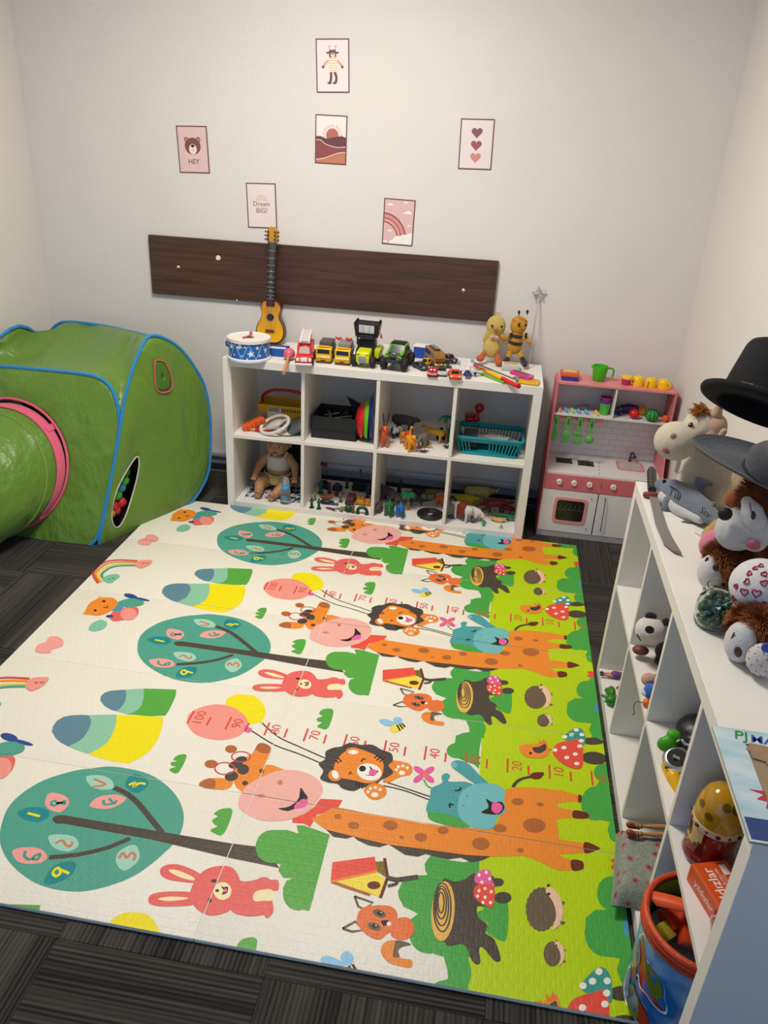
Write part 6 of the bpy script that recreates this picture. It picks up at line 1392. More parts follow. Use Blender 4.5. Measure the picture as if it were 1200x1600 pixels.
for k in range(6): MB().tube([(-.03+.006*k, -.004, .014), (-.036+.008*k, -.006, .036), (-.034+.008*k, -.004, .050)], [.004, .003, .0015], 6).build('tentacle', R_, t)

# --- lower cell 1: baby doll
SKN = mat('#B07E5C', rough=.42, var=.04, scale=30); DX, DYY = cx0(0)+.170, .185
dl = thing('baby_doll', 'large tan baby doll in a white top sitting in the lower left cube', 'doll', (DX-.003, DYY+.012, FL)); dl.scale = (1.1, 1.1, 1.1)
blob('body', [('e', (-.004, .02, .085), (.058, .045, .062)), ('e', (-.004, .020, .138), (.050, .038, .046)), ('l', [(-.004, .018, .165), (-.004, .010, .185)], [.022, .022]),
    ('e', (.0, .006, .232), (.058, .056, .056)), ('e', (0, -.010, .215), (.048, .044, .034)), ('e', (-.024, -.034, .208), (.018, .014, .016)), ('e', (.024, -.034, .208), (.018, .014, .016)), ('e', (0, -.051, .218), (.008, .008, .006)), ('e', (0, -.040, .190), (.014, .010, .009)),
    ('l', [(-.050, .012, .160), (-.082, -.010, .125), (-.092, -.050, .092)], [.023, .021, .015]), ('e', (-.094, -.058, .084), (.015, .016, .013)),
    ('l', [(.046, .012, .160), (.082, -.005, .125), (.092, -.040, .095)], [.023, .021, .015]), ('e', (.094, -.050, .088), (.015, .016, .013)),
    ('l', [(-.034, .010, .048), (-.072, -.060, .045), (-.060, -.112, .028)], [.036, .031, .020]), ('e', (-.058, -.132, .026), (.017, .016, .024)),
    ('l', [(.028, .010, .048), (.048, -.070, .045), (.016, -.122, .024)], [.036, .031, .020]), ('e', (.008, -.142, .022), (.016, .016, .022))], SKN, dl, vox=.0042, sm=3)
for s, (bx, by_, bz) in ((-1, (-.096, -.066, .080)), (1, (.096, -.058, .084))):
    for k in range(4): MB().tube([(bx+s*(-.008+.005*k), by_, bz), (bx+s*(-.009+.006*k), by_-.012+.001*k, bz-.004), (bx+s*(-.008+.006*k), by_-.017+.001*k, bz-.010)], [.0042, .0038, .003], 7).build('finger', SKN, dl)
    MB().tube([(bx-s*.012, by_+.004, bz+.002), (bx-s*.018, by_-.006, bz+.003)], [.0045, .0036], 7).build('thumb', SKN, dl)
for (fx, fy, fz) in ((-.058, -.146, .034), (.008, -.156, .030)):
    for k in range(5): MB().ell((fx-.012+.006*k, fy, fz+.010-abs(k-1)*.002), (.0036, .004, .0042), nu=8, nv=6).build('toe', SKN, dl)
for s in (-1, 1):
    MB().ell((s*.020, -.0475, .231), (.0085, .004, .0060)).build('eye', mat('#E2DCD4', rough=.2), dl); MB().ell((s*.020, -.0508, .231), (.0048, .0022, .0050)).build('iris', mat('#2E2622', rough=.15), dl)
    MB().tube([(s*.012, -.050, .2375), (s*.020, -.052, .2395), (s*.028, -.049, .237)], .0012, 5).build('eyelid', mat('#8A5C40', rough=.5), dl); MB().tube([(s*.010, -.051, .249), (s*.020, -.052, .252), (s*.032, -.047, .248)], .0014, 5).build('eyebrow', mat('#8A6044', rough=.6), dl)
    MB().ell((s*.058, .010, .225), (.006, .011, .014)).build('ear', SKN, dl)
MB().ell((0, -.0525, .2035), (.0095, .004, .0028)).build('upper_lip', mat('#9A4A3E', rough=.35), dl); MB().ell((0, -.0515, .1995), (.0080, .004, .0026)).build('lower_lip', mat('#A4564A', rough=.35), dl)
rings = []
for z, k in ((.100, 1.06), (.112, 1.05), (.128, 1.07), (.145, 1.10), (.160, 1.04), (.170, .78)):
    rings.append([V(-.004+.053*k*math.cos(a), .020+.041*k*math.sin(a), z) for a in [2*PI*q/28 for q in range(28)]])
WT = fabric('#D2CABE', .06); cloth('vest', rings, WT, dl, solid=.002)
for s in (-1, 1): MB().tube([(s*.036-.004, -.018, .162), (s*.040, .010, .182), (s*.036-.004, .045, .165)], .007, 8).build('shoulder_strap', WT, dl)
YP = mat('#C8B86A', rough=.8, var=.3, scale=120); b = MB(); b.add([(-.060, -.012, .080), (.056, -.012, .080), (.010, -.052, .036), (-.016, -.052, .036)], []); 
gr_ = [[V(-.060, -.014, .082), V(-.030, -.034, .078), V(.0, -.040, .076), V(.028, -.034, .078), V(.056, -.014, .082)], [V(-.046, -.034, .062), V(-.026, -.046, .058), V(0, -.050, .056), V(.024, -.046, .058), V(.042, -.034, .062)], [V(-.024, -.050, .042), V(-.016, -.054, .040), V(-.003, -.056, .040), V(.010, -.054, .040), V(.018, -.050, .042)]]
cloth('briefs', gr_, YP, dl, closed=False, solid=.003); MB().tube(catmull([(-.062, .0, .090), (-.060, -.014, .083), (-.002, -.041, .077), (.056, -.014, .083), (.058, .0, .090)], 4), .0028, 6).build('waistband', mat('#D8CA8A', rough=.8), dl)
# bottle
bp = flr(444, 788, FL); t = thing('feeding_bottle', 'clear plastic toy feeding bottle with a blue ring beside the doll', 'bottle', (bp.x, bp.y+.024, FL))
CLR = mat('#D6DEE2', rough=.08, var=0, trans=.85, ior=1.2)
MB().lathe([(0, 0), (.026, 0), (.028, .004), (.027, .030), (.0245, .045), (.025, .070), (.020, .082)], n=28).build('bottle_body', CLR, t, smooth=60)
MB().lathe([(.0225, .080), (.0225, .096), (.018, .100), (0, .100)], n=28).build('blue_ring', mat('#4AA6D2', rough=.3), t, smooth=50)
MB().lathe([(.0205, .098), (.0205, .118), (.015, .134), (0, .140)], n=28).build('cap', CLR, t, smooth=60); MB().lathe([(.010, .098), (.007, .108), (.0035, .120), (0, .124)], n=16).build('teat', mat('#D8D8D4', rough=.4, trans=.3), t)
MB().box((.0, -.0272, .038), (.026, .0012, .022)).build('printed_label', mat('#4A86B4', rough=.5, var=.5, scale=150), t, smooth=0)
# scarf / printed cloth
b = MB(); gx, gy = 22, 14; vs = []
random.seed(4)
for j in range(gy+1):
    for i in range(gx+1): x, y = i/gx, j/gy; vs.append((cx0(0)+.03+.285*x, .055+.20*y+.012*math.sin(x*7), FL+.0025+.006*abs(math.sin(x*9+y*5))*math.sin(PI*x)**.5*math.sin(PI*y)**.5))
b.add(vs, [(j*(gx+1)+i, j*(gx+1)+i+1, (j+1)*(gx+1)+i+1, (j+1)*(gx+1)+i) for j in range(gy) for i in range(gx)])
def patch_cloth(a, c, sc, nm):
    m = bpy.data.materials.new(nm); m.use_nodes = True; nt = m.node_tree; bs_ = nt.nodes['Principled BSDF']; tc = nt.nodes.new('ShaderNodeTexCoord'); v = nt.nodes.new('ShaderNodeTexVoronoi'); v.inputs['Scale'].default_value = sc; r = nt.nodes.new('ShaderNodeValToRGB'); r.color_ramp.interpolation = 'CONSTANT'
    r.color_ramp.elements[0].color = lin(a); r.color_ramp.elements[1].color = lin(c); r.color_ramp.elements[1].position = .45; nt.links.new(tc.outputs['Object'], v.inputs['Vector']); nt.links.new(v.outputs['Color'], r.inputs[0]); nt.links.new(r.outputs[0], bs_.inputs['Base Color']); bs_.inputs['Roughness'].default_value = .9; return m
o = b.build('printed_cloth', patch_cloth('#1E2C3A', '#C2C4C6', 60, 'black_white_print'), smooth=80, shell=True); tag(o, 'crumpled black, blue and white printed cloth under the doll', 'cloth'); md = o.modifiers.new('thickness', 'SOLIDIFY'); md.thickness = .0015
o = MB().ell((0, 0, 0), (.075, .012, .075), nu=24).build('round_black_case', mat('#14161E', rough=.6), smooth=60); o.location = (cx0(0)+.200, .345, FL+.150); tag(o, 'round black case standing behind the doll', 'case'); o.scale = (1.2, 1, 2.0)

# --- lower cell 2: toy soldiers and little vehicles
GRP = 'toy soldiers in the second lower cube'
def soldier(label, px, py, c, h=.050, yaw=0., pose=0, y=None):
    p = flr(px, py); m = mat(c, rough=.45); b = MB(); k = h/.05
    o = thing('toy_soldier', label, 'toy soldier', (p.x, p.y, FL), yaw, GRP); o.scale = (1.3, 1.3, 1.25)
    MB().lathe([(0, 0), (.010*k, 0), (.009*k, .002), (0, .002)], n=12).build('stand', m, o)
    pr = [('l', [(-.003*k, 0, .003*k), (-.003*k, -.001, .022*k)], .0026*k), ('l', [(.004*k, 0, .003*k), (.003*k, 0, .022*k)], .0026*k), ('l', [(0, 0, .022*k), (0, 0, .036*k)], [.0045*k, .0052*k]), ('e', (0, 0, .044*k), (.0042*k, .0042*k, .005*k)),
          ('l', [(-.005*k, 0, .036*k), (-.009*k, -.004*k, .030*k), (-.003*k, -.009*k, .032*k)], .002*k), ('l', [(.005*k, 0, .036*k), (.009*k, -.004*k, .030*k), (.004*k, -.009*k, .031*k)], .002*k)]
    blob('figure', pr, m, o, vox=.0016, sm=1); MB().cyl((-.004*k, -.010*k, .026*k), (.004*k, -.010*k, .040*k), .0012*k, n=6).build('rifle', m, o); return o
soldier('dark green toy soldier at the front left', 487, 793, '#12503C', .050)
soldier('dark green toy soldier second from the front left', 498, 795, '#14584A', .048, .4)
soldier('olive yellow toy soldier crouching at the left', 492, 781, '#7E7A2A', .042, .2)
soldier('green toy soldier standing at the back left', 501, 770, '#165A44', .062)
soldier('dark teal toy soldier standing at the back middle', 542, 762, '#123E3A', .050)
soldier('pale olive toy soldier in the middle', 532, 784, '#6A7240', .046, .5)
soldier('maroon toy soldier standing beside the brown boat', 515, 770, '#6A2030', .050, -.3)
soldier('navy toy soldier standing near the right divider', 574, 777, '#1E3A7A', .050)
soldier('small brown toy soldier at the front between helmet and arch', 552, 801, '#6E5424', .040)
soldier('dark maroon toy soldier half behind the right divider', 579, 772, '#341824', .060)
def simple(name, label, cat, px, py, parts, z=FL, yaw=0, dy=0, group=None):
    p = flr(px, py, z); t = thing(name, label, cat, (p.x, p.y+dy, z), yaw, group)
    for pn, fn, m in parts: bb_ = MB(); fn(bb_); bb_.build(pn, m, t, smooth=50)
    return t
def flag(label, px, py, topx, topy, c, Y, tilt=0):
    p = flr(px, py); tp_ = at(topx, topy, Y=p.y); t = thing('toy_flag', label, 'toy flag', (p.x, p.y, FL)); h = tp_.z-FL; dx = tp_.x-p.x
    MB().tube([(0, 0, 0), (dx, 0, h)], .0014, 6).build('pole', mat('#3A2A2A', rough=.5), t); MB().lathe([(0, 0), (.010, 0), (0, .004)], n=10).build('base', mat('#2A2A2A', rough=.5), t)
    s = -1 if tilt == 0 else -.35; b = MB(); b.add([(dx+s*.034*u, -.004*math.sin(u*5)+(.012*u if tilt else 0), h-.002-.024*v-(.012*u if tilt else 0)) for v in (0, 1) for u in (0, .33, .66, 1)], [(0, 1, 5, 4), (1, 2, 6, 5), (2, 3, 7, 6)]); o = b.build('banner', mat(c, rough=.6), t, shell=True); md = o.modifiers.new('thickness', 'SOLIDIFY'); md.thickness = .0012
flag('maroon toy flag on a tall pole at the back left', 511, 764, 511, 722, '#6A2238', 0)
flag('dark tilted toy flag near the back wall on the right', 562, 765, 565, 731, '#2E2E3A', 0, 1)
BOAT = mat('#8A4A1E', rough=.45)
simple('toy_boat', 'brown toy boat with pointed ends among the soldiers', 'toy boat', 510, 779, (('hull', lambda b: b.tube([(-.038, 0, .016), (-.02, 0, .010), (.02, 0, .012), (.040, 0, .024)], [.002, .012, .012, .002], 10), BOAT), ('deck', lambda b: b.box((0, 0, .020), (.044, .014, .004), bev=.001), mat('#6A3414', rough=.5))))
simple('toy_boat', 'black toy boat in front of the brown one', 'toy boat', 508, 787, (('hull', lambda b: b.tube([(-.030, 0, .012), (-.012, 0, .009), (.02, 0, .010), (.044, .01, .016)], [.003, .013, .012, .002], 10), mat('#16181E', rough=.4)), ('deck', lambda b: b.box((.002, .0, .020), (.040, .012, .004), bev=.001), mat('#22242A', rough=.5))))
simple('toy_tank', 'dark blue-black toy tank at the back left', 'toy tank', 507, 762, (('hull', lambda b: b.box((0, 0, .014), (.052, .036, .026), bev=.005), mat('#1A1C2A', rough=.5)), ('turret', lambda b: b.lathe([(0, .026), (.016, .026), (.013, .038), (0, .040)], n=14), mat('#161824', rough=.5)), ('gun', lambda b: b.cyl((0, -.014, .032), (.010, -.045, .034), .0022, n=6), mat('#161824', rough=.5))))
simple('toy_tank', 'navy and purple toy tank at the back middle', 'toy tank', 527, 766, (('hull', lambda b: b.box((0, 0, .014), (.050, .036, .024), bev=.005), mat('#1E2A3E', rough=.5)), ('turret', lambda b: b.lathe([(0, .025), (.017, .025), (.012, .038), (0, .040)], n=14), mat('#26304A', rough=.5)), ('gun', lambda b: b.cyl((0, -.014, .030), (-.008, -.045, .030), .0025, n=6), mat('#4A2050', rough=.5))))
simple('toy_jeep', 'maroon toy troop truck standing lengthways in the middle', 'toy car', 547, 787, (('truck_body', lambda b: b.box((0, .015, .022), (.040, .075, .030), bev=.004), mat('#54202E', rough=.45)), ('cargo_ribs', lambda b: [b.box((0, -.012+k*.018, .038), (.036, .004, .006), bev=.001) for k in range(4)], mat('#6A2A3A', rough=.45)), ('wheels', lambda b: [b.cyl((sx_*.018, yy, .009), (sx_*.023, yy, .009), .009, n=12) for sx_ in (-1, 1) for yy in (-.012, .042)], mat('#1A1416', rough=.6))))
simple('toy_jeep', 'amber yellow toy jeep right of the maroon truck', 'toy car', 563, 787, (('jeep_body', lambda b: b.box((0, .004, .016), (.040, .052, .022), bev=.004), mat('#C88410', rough=.4)), ('seats', lambda b: [b.box((-.008+.016*k, .006, .031), (.012, .012, .012), bev=.003) for k in (0, 1)], mat('#B87810', rough=.4)), ('wheels', lambda b: [b.cyl((sx_*.018, yy, .009), (sx_*.024, yy, .009), .009, n=12) for sx_ in (-1, 1) for yy in (-.016, .022)], mat('#A86C10', rough=.5))))
simple('toy_barrel', 'orange-yellow toy barrel against the right divider', 'toy barrel', 574, 790, (('barrel_body', lambda b: b.lathe([(0, 0), (.012, 0), (.015, .016), (.012, .034), (0, .034)], n=16), mat('#D08A14', rough=.4)), ('hoop', lambda b: b.lathe([(.0145, .010), (.016, .012), (.0145, .014)], n=16), mat('#A86C10', rough=.4))))
simple('toy_helmet_tent', 'dark green rounded toy bunker at the front', 'toy bunker', 544, 800, (('dome', lambda b: b.ell((0, .006, .018), (.020, .018, .018)), mat('#1A4E38', rough=.45)), ('slot', lambda b: b.box((0, -.011, .016), (.018, .003, .004)), mat('#0E241A', rough=.6))))
simple('toy_arch', 'dark green toy arch bridge at the front right', 'toy arch', 566, 803, (('arch_span', lambda b: b.tube(catmull([(-.024, 0, .002), (-.022, 0, .022), (-.008, 0, .034), (.012, 0, .032), (.022, 0, .018), (.022, 0, .002)], 5), .0085, 8), mat('#154434', rough=.45)), ('arch_feet', lambda b: [b.box((s*.023, 0, .004), (.018, .020, .008), bev=.002) for s in (-1, 1)], mat('#123C2E', rough=.5))))
simple('toy_sandbags', 'heap of dark green toy sandbags at the back right', 'toy wall', 562, 768, (('bags', lambda b: [b.ell((-.034+.017*(k % 5), .004*(k % 2), .008+.013*(k//5)), (.011, .010, .008), nu=10, nv=6) for k in range(10)], mat('#1A2420', rough=.7)), ('netting', lambda b: b.box((.0, .012, .022), (.08, .006, .040), bev=.002), mat('#14181A', rough=.7))))
simple('toy_soldier', 'maroon lying toy soldier at the front', 'toy soldier', 516, 796, (('figure', lambda b: [b.tube([(-.024, 0, .006), (.0, 0, .006), (.014, 0, .006)], [.003, .005, .005], 8), b.ell((.022, 0, .007), .005), b.tube([(.01, -.004, .006), (.03, -.012, .006)], .002, 6)], mat('#6A1A34', rough=.45)), ('rifle', lambda b: b.tube([(.012, -.012, .006), (.040, -.014, .006)], .0014, 6), mat('#3A1A24', rough=.45))), yaw=-.2, group=GRP)
simple('toy_soldier', 'blue and black lying toy diver behind the maroon one', 'toy soldier', 520, 789, (('figure', lambda b: [b.tube([(-.024, 0, .006), (.0, 0, .006), (.014, 0, .006)], [.003, .005, .005], 8), b.ell((.022, 0, .008), .007)], mat('#1E3C7A', rough=.45)), ('tank', lambda b: b.tube([(-.006, 0, .012), (.010, 0, .012)], .004, 8), mat('#14181E', rough=.45))), group=GRP)
simple('toy_jet', 'pale khaki toy jet beside the green bunker', 'toy plane', 533, 797, (('fuselage', lambda b: b.tube([(-.030, 0, .007), (-.01, 0, .008), (.028, 0, .008)], [.002, .006, .005], 8), mat('#7C8458', rough=.45)), ('wings', lambda b: b.prism([(-.004, -.024), (.014, -.024), (.010, 0), (.014, .024), (-.004, .024), (-.010, 0)], .002, (0, 0, .007), (1, 0, 0), (0, 1, 0)), mat('#6E7650', rough=.45))))
simple('toy_helicopter', 'dark magenta toy helicopter in the middle', 'toy plane', 529, 776, (('cabin', lambda b: b.ell((-.010, 0, .012), (.014, .009, .010)), mat('#5E1E44', rough=.4)), ('tail_boom', lambda b: b.tube([(0, 0, .014), (.036, 0, .024)], [.004, .002], 6), mat('#5E1E44', rough=.4)), ('rotor', lambda b: [b.box((-.008, 0, .025), (.05, .004, .0015), rot=rotm(0, 0, a)) for a in (.4, 1.97)], mat('#3A1428', rough=.4))))

# --- lower cell 3: dinosaurs, coil
def dino(label, px, py, yaw, c, L=.09, H=.055, plates=None, horns=False, name='toy_dinosaur', z=FL, lift=0, tall=0.0, c2=None):
    p = flr(px, py, z); t = thing(name, label, 'toy dinosaur', (p.x, p.y, z+lift), yaw, 'toy dinosaurs in the lower cubes' if name == 'toy_dinosaur' else None); t.scale = (1.22, 1.22, 1.22); m = mat(c, rough=.45, var=.18, scale=60)
    bh = H*.5; r = H*.22; pr = [('l', [(-L*.62, 0, bh*.5), (-L*.38, 0, bh*.75), (-L*.15, 0, bh), (L*.15, 0, bh*1.1), (L*.34, 0, bh*1.15+tall*.5), (L*.44, 0, bh*1.25+tall)], [H*.03, H*.09, r, r*1.05, r*.6, r*.5]), ('e', (L*.52, 0, bh*1.25+tall), (H*.17, H*.10, H*.10))]
    for sy in (-1, 1):
        for x in (-.18, .16): pr.append(('l', [(L*x, sy*r*.7, bh*.85), (L*(x+.02), sy*r*.9, bh*.4), (L*(x+.03), sy*r*.9, H*.06)], [H*.11, H*.075, H*.07]))
    blob('body', pr, m, t, vox=max(.0022, H*.035), sm=2)
    if plates:
        for k in range(8): x = -L*.45+L*.105*k; MB().box((x, 0, bh+r*.95-(.35*bh if k < 2 else 0)), (H*.10, H*.03, H*(.12+.08*math.sin(PI*k/7))), rot=rotm(0, .78, 0)).build('back_plate', mat(plates, rough=.5), t, smooth=0)
    if horns:
        MB().ell((L*.42, 0, bh*1.3+tall), (H*.05, H*.18, H*.17)).build('frill', mat(c2 or c, rough=.5), t)
        for sy in (-1, 1): MB().tube([(L*.48, sy*H*.06, bh*1.4+tall), (L*.62, sy*H*.09, bh*1.75+tall)], [H*.03, H*.006], 6).build('horn', paint('#D0C4A8'), t)
    for sy in (-1, 1): MB().ell((L*.56, sy*H*.09, bh*1.3+tall), .0018, nu=8, nv=6).build('eye', mat('#14100E', rough=.2), t)
    return t
dino('grey-brown toy dinosaur at the far left, nose down', 591, 800, 1.3, '#5A4A40', .07, .055, '#4A3C34')
dino('dark green toy dinosaur with ridged back facing the viewer', 608, 804, -1.45, '#1A6A3A', .075, .078, '#14502C')
dino('bright blue toy dinosaur facing the viewer', 625, 806, -1.35, '#1E6AB8', .07, .070, '#2A86D0')
dino('dark plum long-necked toy dinosaur at the back left', 606, 783, 2.9, '#4A3038', .10, .085, None, tall=.02)
dino('grey toy triceratops under the palm leaves', 616, 787, 2.7, '#5E5856', .09, .075, None, True, c2='#6A4A48')
dino('black and white striped toy lizard in the middle of the cube', 650, 789, .1, '#3A3C3A', .115, .042, '#8A8A84')
dino('bright orange toy dinosaur at the right back', 688, 789, -.3, '#D8641C', .070, .058, None, True)
dino('olive-brown toy dinosaur against the back on the right', 672, 778, .2, '#8A6A1E', .10, .055, '#6A5218')
dino('black toy dinosaur head-up behind the striped lizard', 650, 778, -.4, '#242422', .075, .055, None, tall=.012)
p = flr(636, 797); palm('toy_palm', 'toy palm with bushy green crown among the dinosaurs', Vector((p.x, p.y+.01, FL)), .088, 9, '#1E8A4E', '#A87E4A', .046)
p = flr(620, 782); t = thing('toy_rock_spike', 'black toy spike rising behind the palm', 'toy rock', (p.x, p.y+.06, FL)); MB().tube([(0, 0, 0), (.004, 0, .06), (.010, 0, .098)], [.014, .009, .002], 8).build('spike', mat('#1C1E20', rough=.6), t)
p = flr(672, 806); t = thing('rubber_snake', 'black rubber snake coiled into a flat disc', 'toy snake', (p.x, p.y+.005, FL))
pts = []
for k in range(120):
    u = k/119; a = u*2*PI*4.1; r = .066-.046*u; pts.append((r*math.cos(a), r*math.sin(a)*1.0, .0075+.008*max(0, u-.85)*4))
MB().tube(pts, [.0022+.0050*min(1, k/14) for k in range(120)], 8).build('coil', mat('#1E1A18', rough=.45, var=.3, scale=90), t, smooth=180); MB().ell(pts[-1], (.012, .008, .006)).build('head', mat('#2A201C', rough=.4), t)
for s in (-1, 1): MB().ell(Vector(pts[-1])+V(.006, s*.005, .004), .0018).build('eye', paint('#D8C8A8'), t)
# --- lower cell 4
a = quadruped('toy_hippo', 'olive-yellow toy hippo at the left back of the right cube', 725, 790, .1, '#B0A818', .095, .052, FL, 1.5, .06, 1.7, tail=False); eyes(a, .002, .008)
a = quadruped('toy_rhino', 'dull yellow-green toy rhino resting against the back', 746, 783, .15, '#A8A05A', .115, .070, FL, 1.4, .08, 1.6); MB().tube([(.078, 0, .050), (.086, 0, .066)], [.005, .001], 6).build('horn', mat('#C8C08A', rough=.5), a)
a = quadruped('toy_horse', 'white and black toy horse with a red-brown saddle', 722, 812, 2.6, '#CFCBC2', .090, .085, FL, .85, .10, 1.0); MB().box((0, 0, .048), (.040, .044, .052), bev=.007, rot=rotm(0, 0, 0)).build('saddle_blanket', mat('#7A2A1C', rough=.6), a)
for k in range(4): MB().box((-.015+.010*k, -.0222, .048), (.002, .001, .048)).build('blanket_stripe', paint('#A8503A'), a, smooth=0)
MB().tube(catmull([(.04, 0, .072), (.052, 0, .085), (.064, 0, .078)], 4), .006, 8).build('mane', mat('#22201E', rough=.8), a)
a = quadruped('toy_sheep', 'white toy sheep with its head lowered in the middle', 738, 812, -.5, '#CCC6BC', .070, .060, FL, 1.1, .05, 1.55, rough=.8); h = a['_hd']; MB().ell((h[0]+.010, 0, h[2]-.008), (.010, .008, .008)).build('face', mat('#D8B8A4', rough=.6), a)
t = thing('toy_wheel_rock', 'dark grey knobbly ball in front of the sheep', 'toy rock', flr(739, 818)+V(0, .014, .0145)); blob('rock', [('e', (0, 0, 0), (.015, .015, .0145)), ('e', (.006, -.006, .005), (.009, .009, .008)), ('e', (-.007, -.005, -.003), (.009, .009, .009))], mat('#4A4A4C', rough=.4, var=.3, scale=90), t, vox=.002)
dino('dark red toy dragon stretched across the back of the cube', 772, 799, .1, '#7A1A14', .135, .075, '#5E120E', tall=.0)
dino('long red toy dinosaur lying at the right of the dragon', 792, 802, PI-.2, '#6E1612', .085, .048, '#54100C')
dino('dark green toy crocodile lying at the right', 785, 812, -.2, '#1E6A3A', .13, .038, '#164E2C')
t = thing('toy_crab', 'cream toy shell with orange edges in front of the crocodile', 'toy', flr(777, 818)+V(0, .02, .0)); blob('shell', [('l', [(-.034, .004, .020), (-.01, 0, .012), (.02, 0, .012), (.036, .002, .020)], [.006, .012, .013, .006])], mat('#CDAE6E', rough=.5, var=.2), t, vox=.0022)
for k in range(5): MB().ell((-.028+.014*k, -.004, .024), (.006, .004, .004)).build('bump', mat('#C88A40', rough=.5), t)
for k, (px, py, c, lb, ro) in enumerate(((756, 800, '#1E7A44', 'green toy leaf upright between sheep and dragon', .3), (755, 822, '#1E9A5A', 'bright green toy leaf lying at the front', 1.1), (745, 806, '#185A34', 'dark green toy leaf behind the sheep', .8))):
    o = MB().ell((0, 0, 0), (.020, .008, .004), rot=rotm(.2, -.5+ro*.2, ro*1.3)).build('toy_leaf', mat(c, rough=.4)); o.location = flr(px, py)+V(0, .01, .012); tag(o, lb, 'toy plant')
t = thing('toy_cone', 'tiny green A-shaped toy piece at the very front', 'toy', flr(783, 826)+V(0, 0, 0)); b = MB()
for s in (-1, 1): b.tube([(s*.008, 0, .001), (0, 0, .022)], .0018, 5)
b.build('legs', mat('#5A7A2A', rough=.5), t); MB().box((0, 0, .008), (.010, .003, .002)).build('crossbar', mat('#5A7A2A', rough=.5), t)
t = thing('toy_pebble', 'dark grey smooth lump against the third divider', 'toy rock', flr(705, 811)+V(0, .01, .010)); MB().ell((0, 0, 0), (.020, .012, .010)).build('lump', mat('#3E3A38', rough=.5), t)
t = thing('toy_twig', 'thin green toy reed standing by the right panel', 'toy plant', flr(800, 812)); b = MB()
for k in range(4): b.tube([(0, 0, 0), (.006*(k-1.5), .002*k, .045)], [.0016, .0006], 5)
b.build('reed', mat('#2A6A34', rough=.5), t)
t = thing('toy_fence', 'grey and white toy bones beneath the red dragon', 'toy', flr(766, 806)+V(0, 0, .0)); MB().tube([(-.03, 0, .005), (.03, .0, .008)], .004, 6).build('bone', mat('#B8B4AC', rough=.5), t); MB().ell((.032, 0, .008), .006).build('bone_end', mat('#B8B4AC', rough=.5), t)
# ------------------------------------------------------------------ right shelf: things on top
RT = RH+.0012
def q3(px, py, Y): p = at(px, py, Y=Y); p.y = Y; return p
def fur(parent, blobs, n, ln, colr, keep=None, wd=.0011, lay=.55, seed=1):
    """short pile over ellipsoids: thousands of thin curved blades joined in one mesh"""
    rnd = random.Random(seed); vs, fs = [], []
    tot = sum(r[0]*r[1]+r[1]*r[2]+r[0]*r[2] for c, r in blobs)
    for c, r in blobs:
        c = Vector(c); m = int(n*(r[0]*r[1]+r[1]*r[2]+r[0]*r[2])/tot)
        for _ in range(m):
            z = rnd.uniform(-1, 1); a = rnd.uniform(0, 2*PI); s = math.sqrt(1-z*z); d = Vector((s*math.cos(a), s*math.sin(a), z))
            p = c+Vector((d.x*r[0], d.y*r[1], d.z*r[2])); nn = Vector((d.x/r[0], d.y/r[1], d.z/r[2])).normalized()
            if keep and not keep(p): continue
            if any(c2 is not c and sum(((p[i]-Vector(c2)[i])/r2[i])**2 for i in range(3)) < .9 for c2, r2 in blobs): continue
            w_ = mnoise.noise_vector(p*28)*1.3+Vector((0, 0, -.6)); tn = (w_-nn*w_.dot(nn))
            t1 = (nn*(1-lay)+tn*lay*.9).normalized(); l = ln*rnd.uniform(.6, 1.25); sd = nn.cross(t1)
            if sd.length < 1e-4: continue
            sd = sd.normalized()*wd; q1 = p+nn*l*.35+t1*l*.3; q2 = q1+t1*l*.65-nn*l*.05; o = len(vs)
            vs += [p-sd-nn*.001, p+sd-nn*.001, q1+sd*.8, q1-sd*.8, q2]; fs += [(o, o+1, o+2, o+3), (o+3, o+2, o+4)]
    b = MB(); b.v = [Vector(v) for v in vs]; b.f = fs; b.m = [0]*len(fs)
    o = b.build('fur', colr, parent, smooth=0, shell=True, kind='stuff'); return o
PLU = lambda h: mat(h, rough=.92, var=.10, scale=120, bump=.5, bscale=420, sheen=.3)
FURM = mat('#8A4A1C', rough=.75, var=.35, scale=45)

# cream horse/cow plush
o0 = V(1.925, -1.08, RT); hs = thing('horse_plush', 'cream and tan horse plush sitting at the far end of the right shelf', 'soft toy', o0)
l = lambda px, py, Y: q3(px, py, Y)-o0
CR = PLU('#CBBFA6'); TN = PLU('#B8977A')
nose, face, body = l(1056, 689, -1.14), l(1098, 668, -1.10), V(-.002, .0, .088)
blob('body', [('e', body, (.080, .080, .088)), ('e', V(0, 0, .05), (.085, .085, .052)), ('l', [body+V(0, 0, .03), face], [.05, .045]), ('l', [V(-.05, -.04, .045), V(-.075, -.075, .022)], [.035, .030]), ('l', [V(.03, -.05, .045), V(.02, -.09, .028)], [.035, .028])], CR, hs, vox=.006, sm=4)
blob('head', [('e', nose, (.064, .062, .058)), ('e', face, (.058, .060, .058)), ('l', [nose+V(.025, 0, .012), face], [.044, .050])], CR, hs, vox=.006, sm=4)
blob('tan_patch', [('e', face+V(.018, -.026, -.020), (.043, .050, .040)), ('e', face+V(.026, -.020, .016), (.036, .046, .036))], TN, hs, vox=.005, sm=3, label='tan patch on the cheek')
for (px, py, Y, s) in ((1119, 645, -1.13, 1), (1127, 680, -1.17, .6)):
    c = l(px, py, Y); blob('ear', [('l', [c+V(.01, .01, -.03), c, c+V(.003, -.004, .022*s)], [.016, .018*s, .010])], PLU('#C2A284'), hs, vox=.004, sm=2)
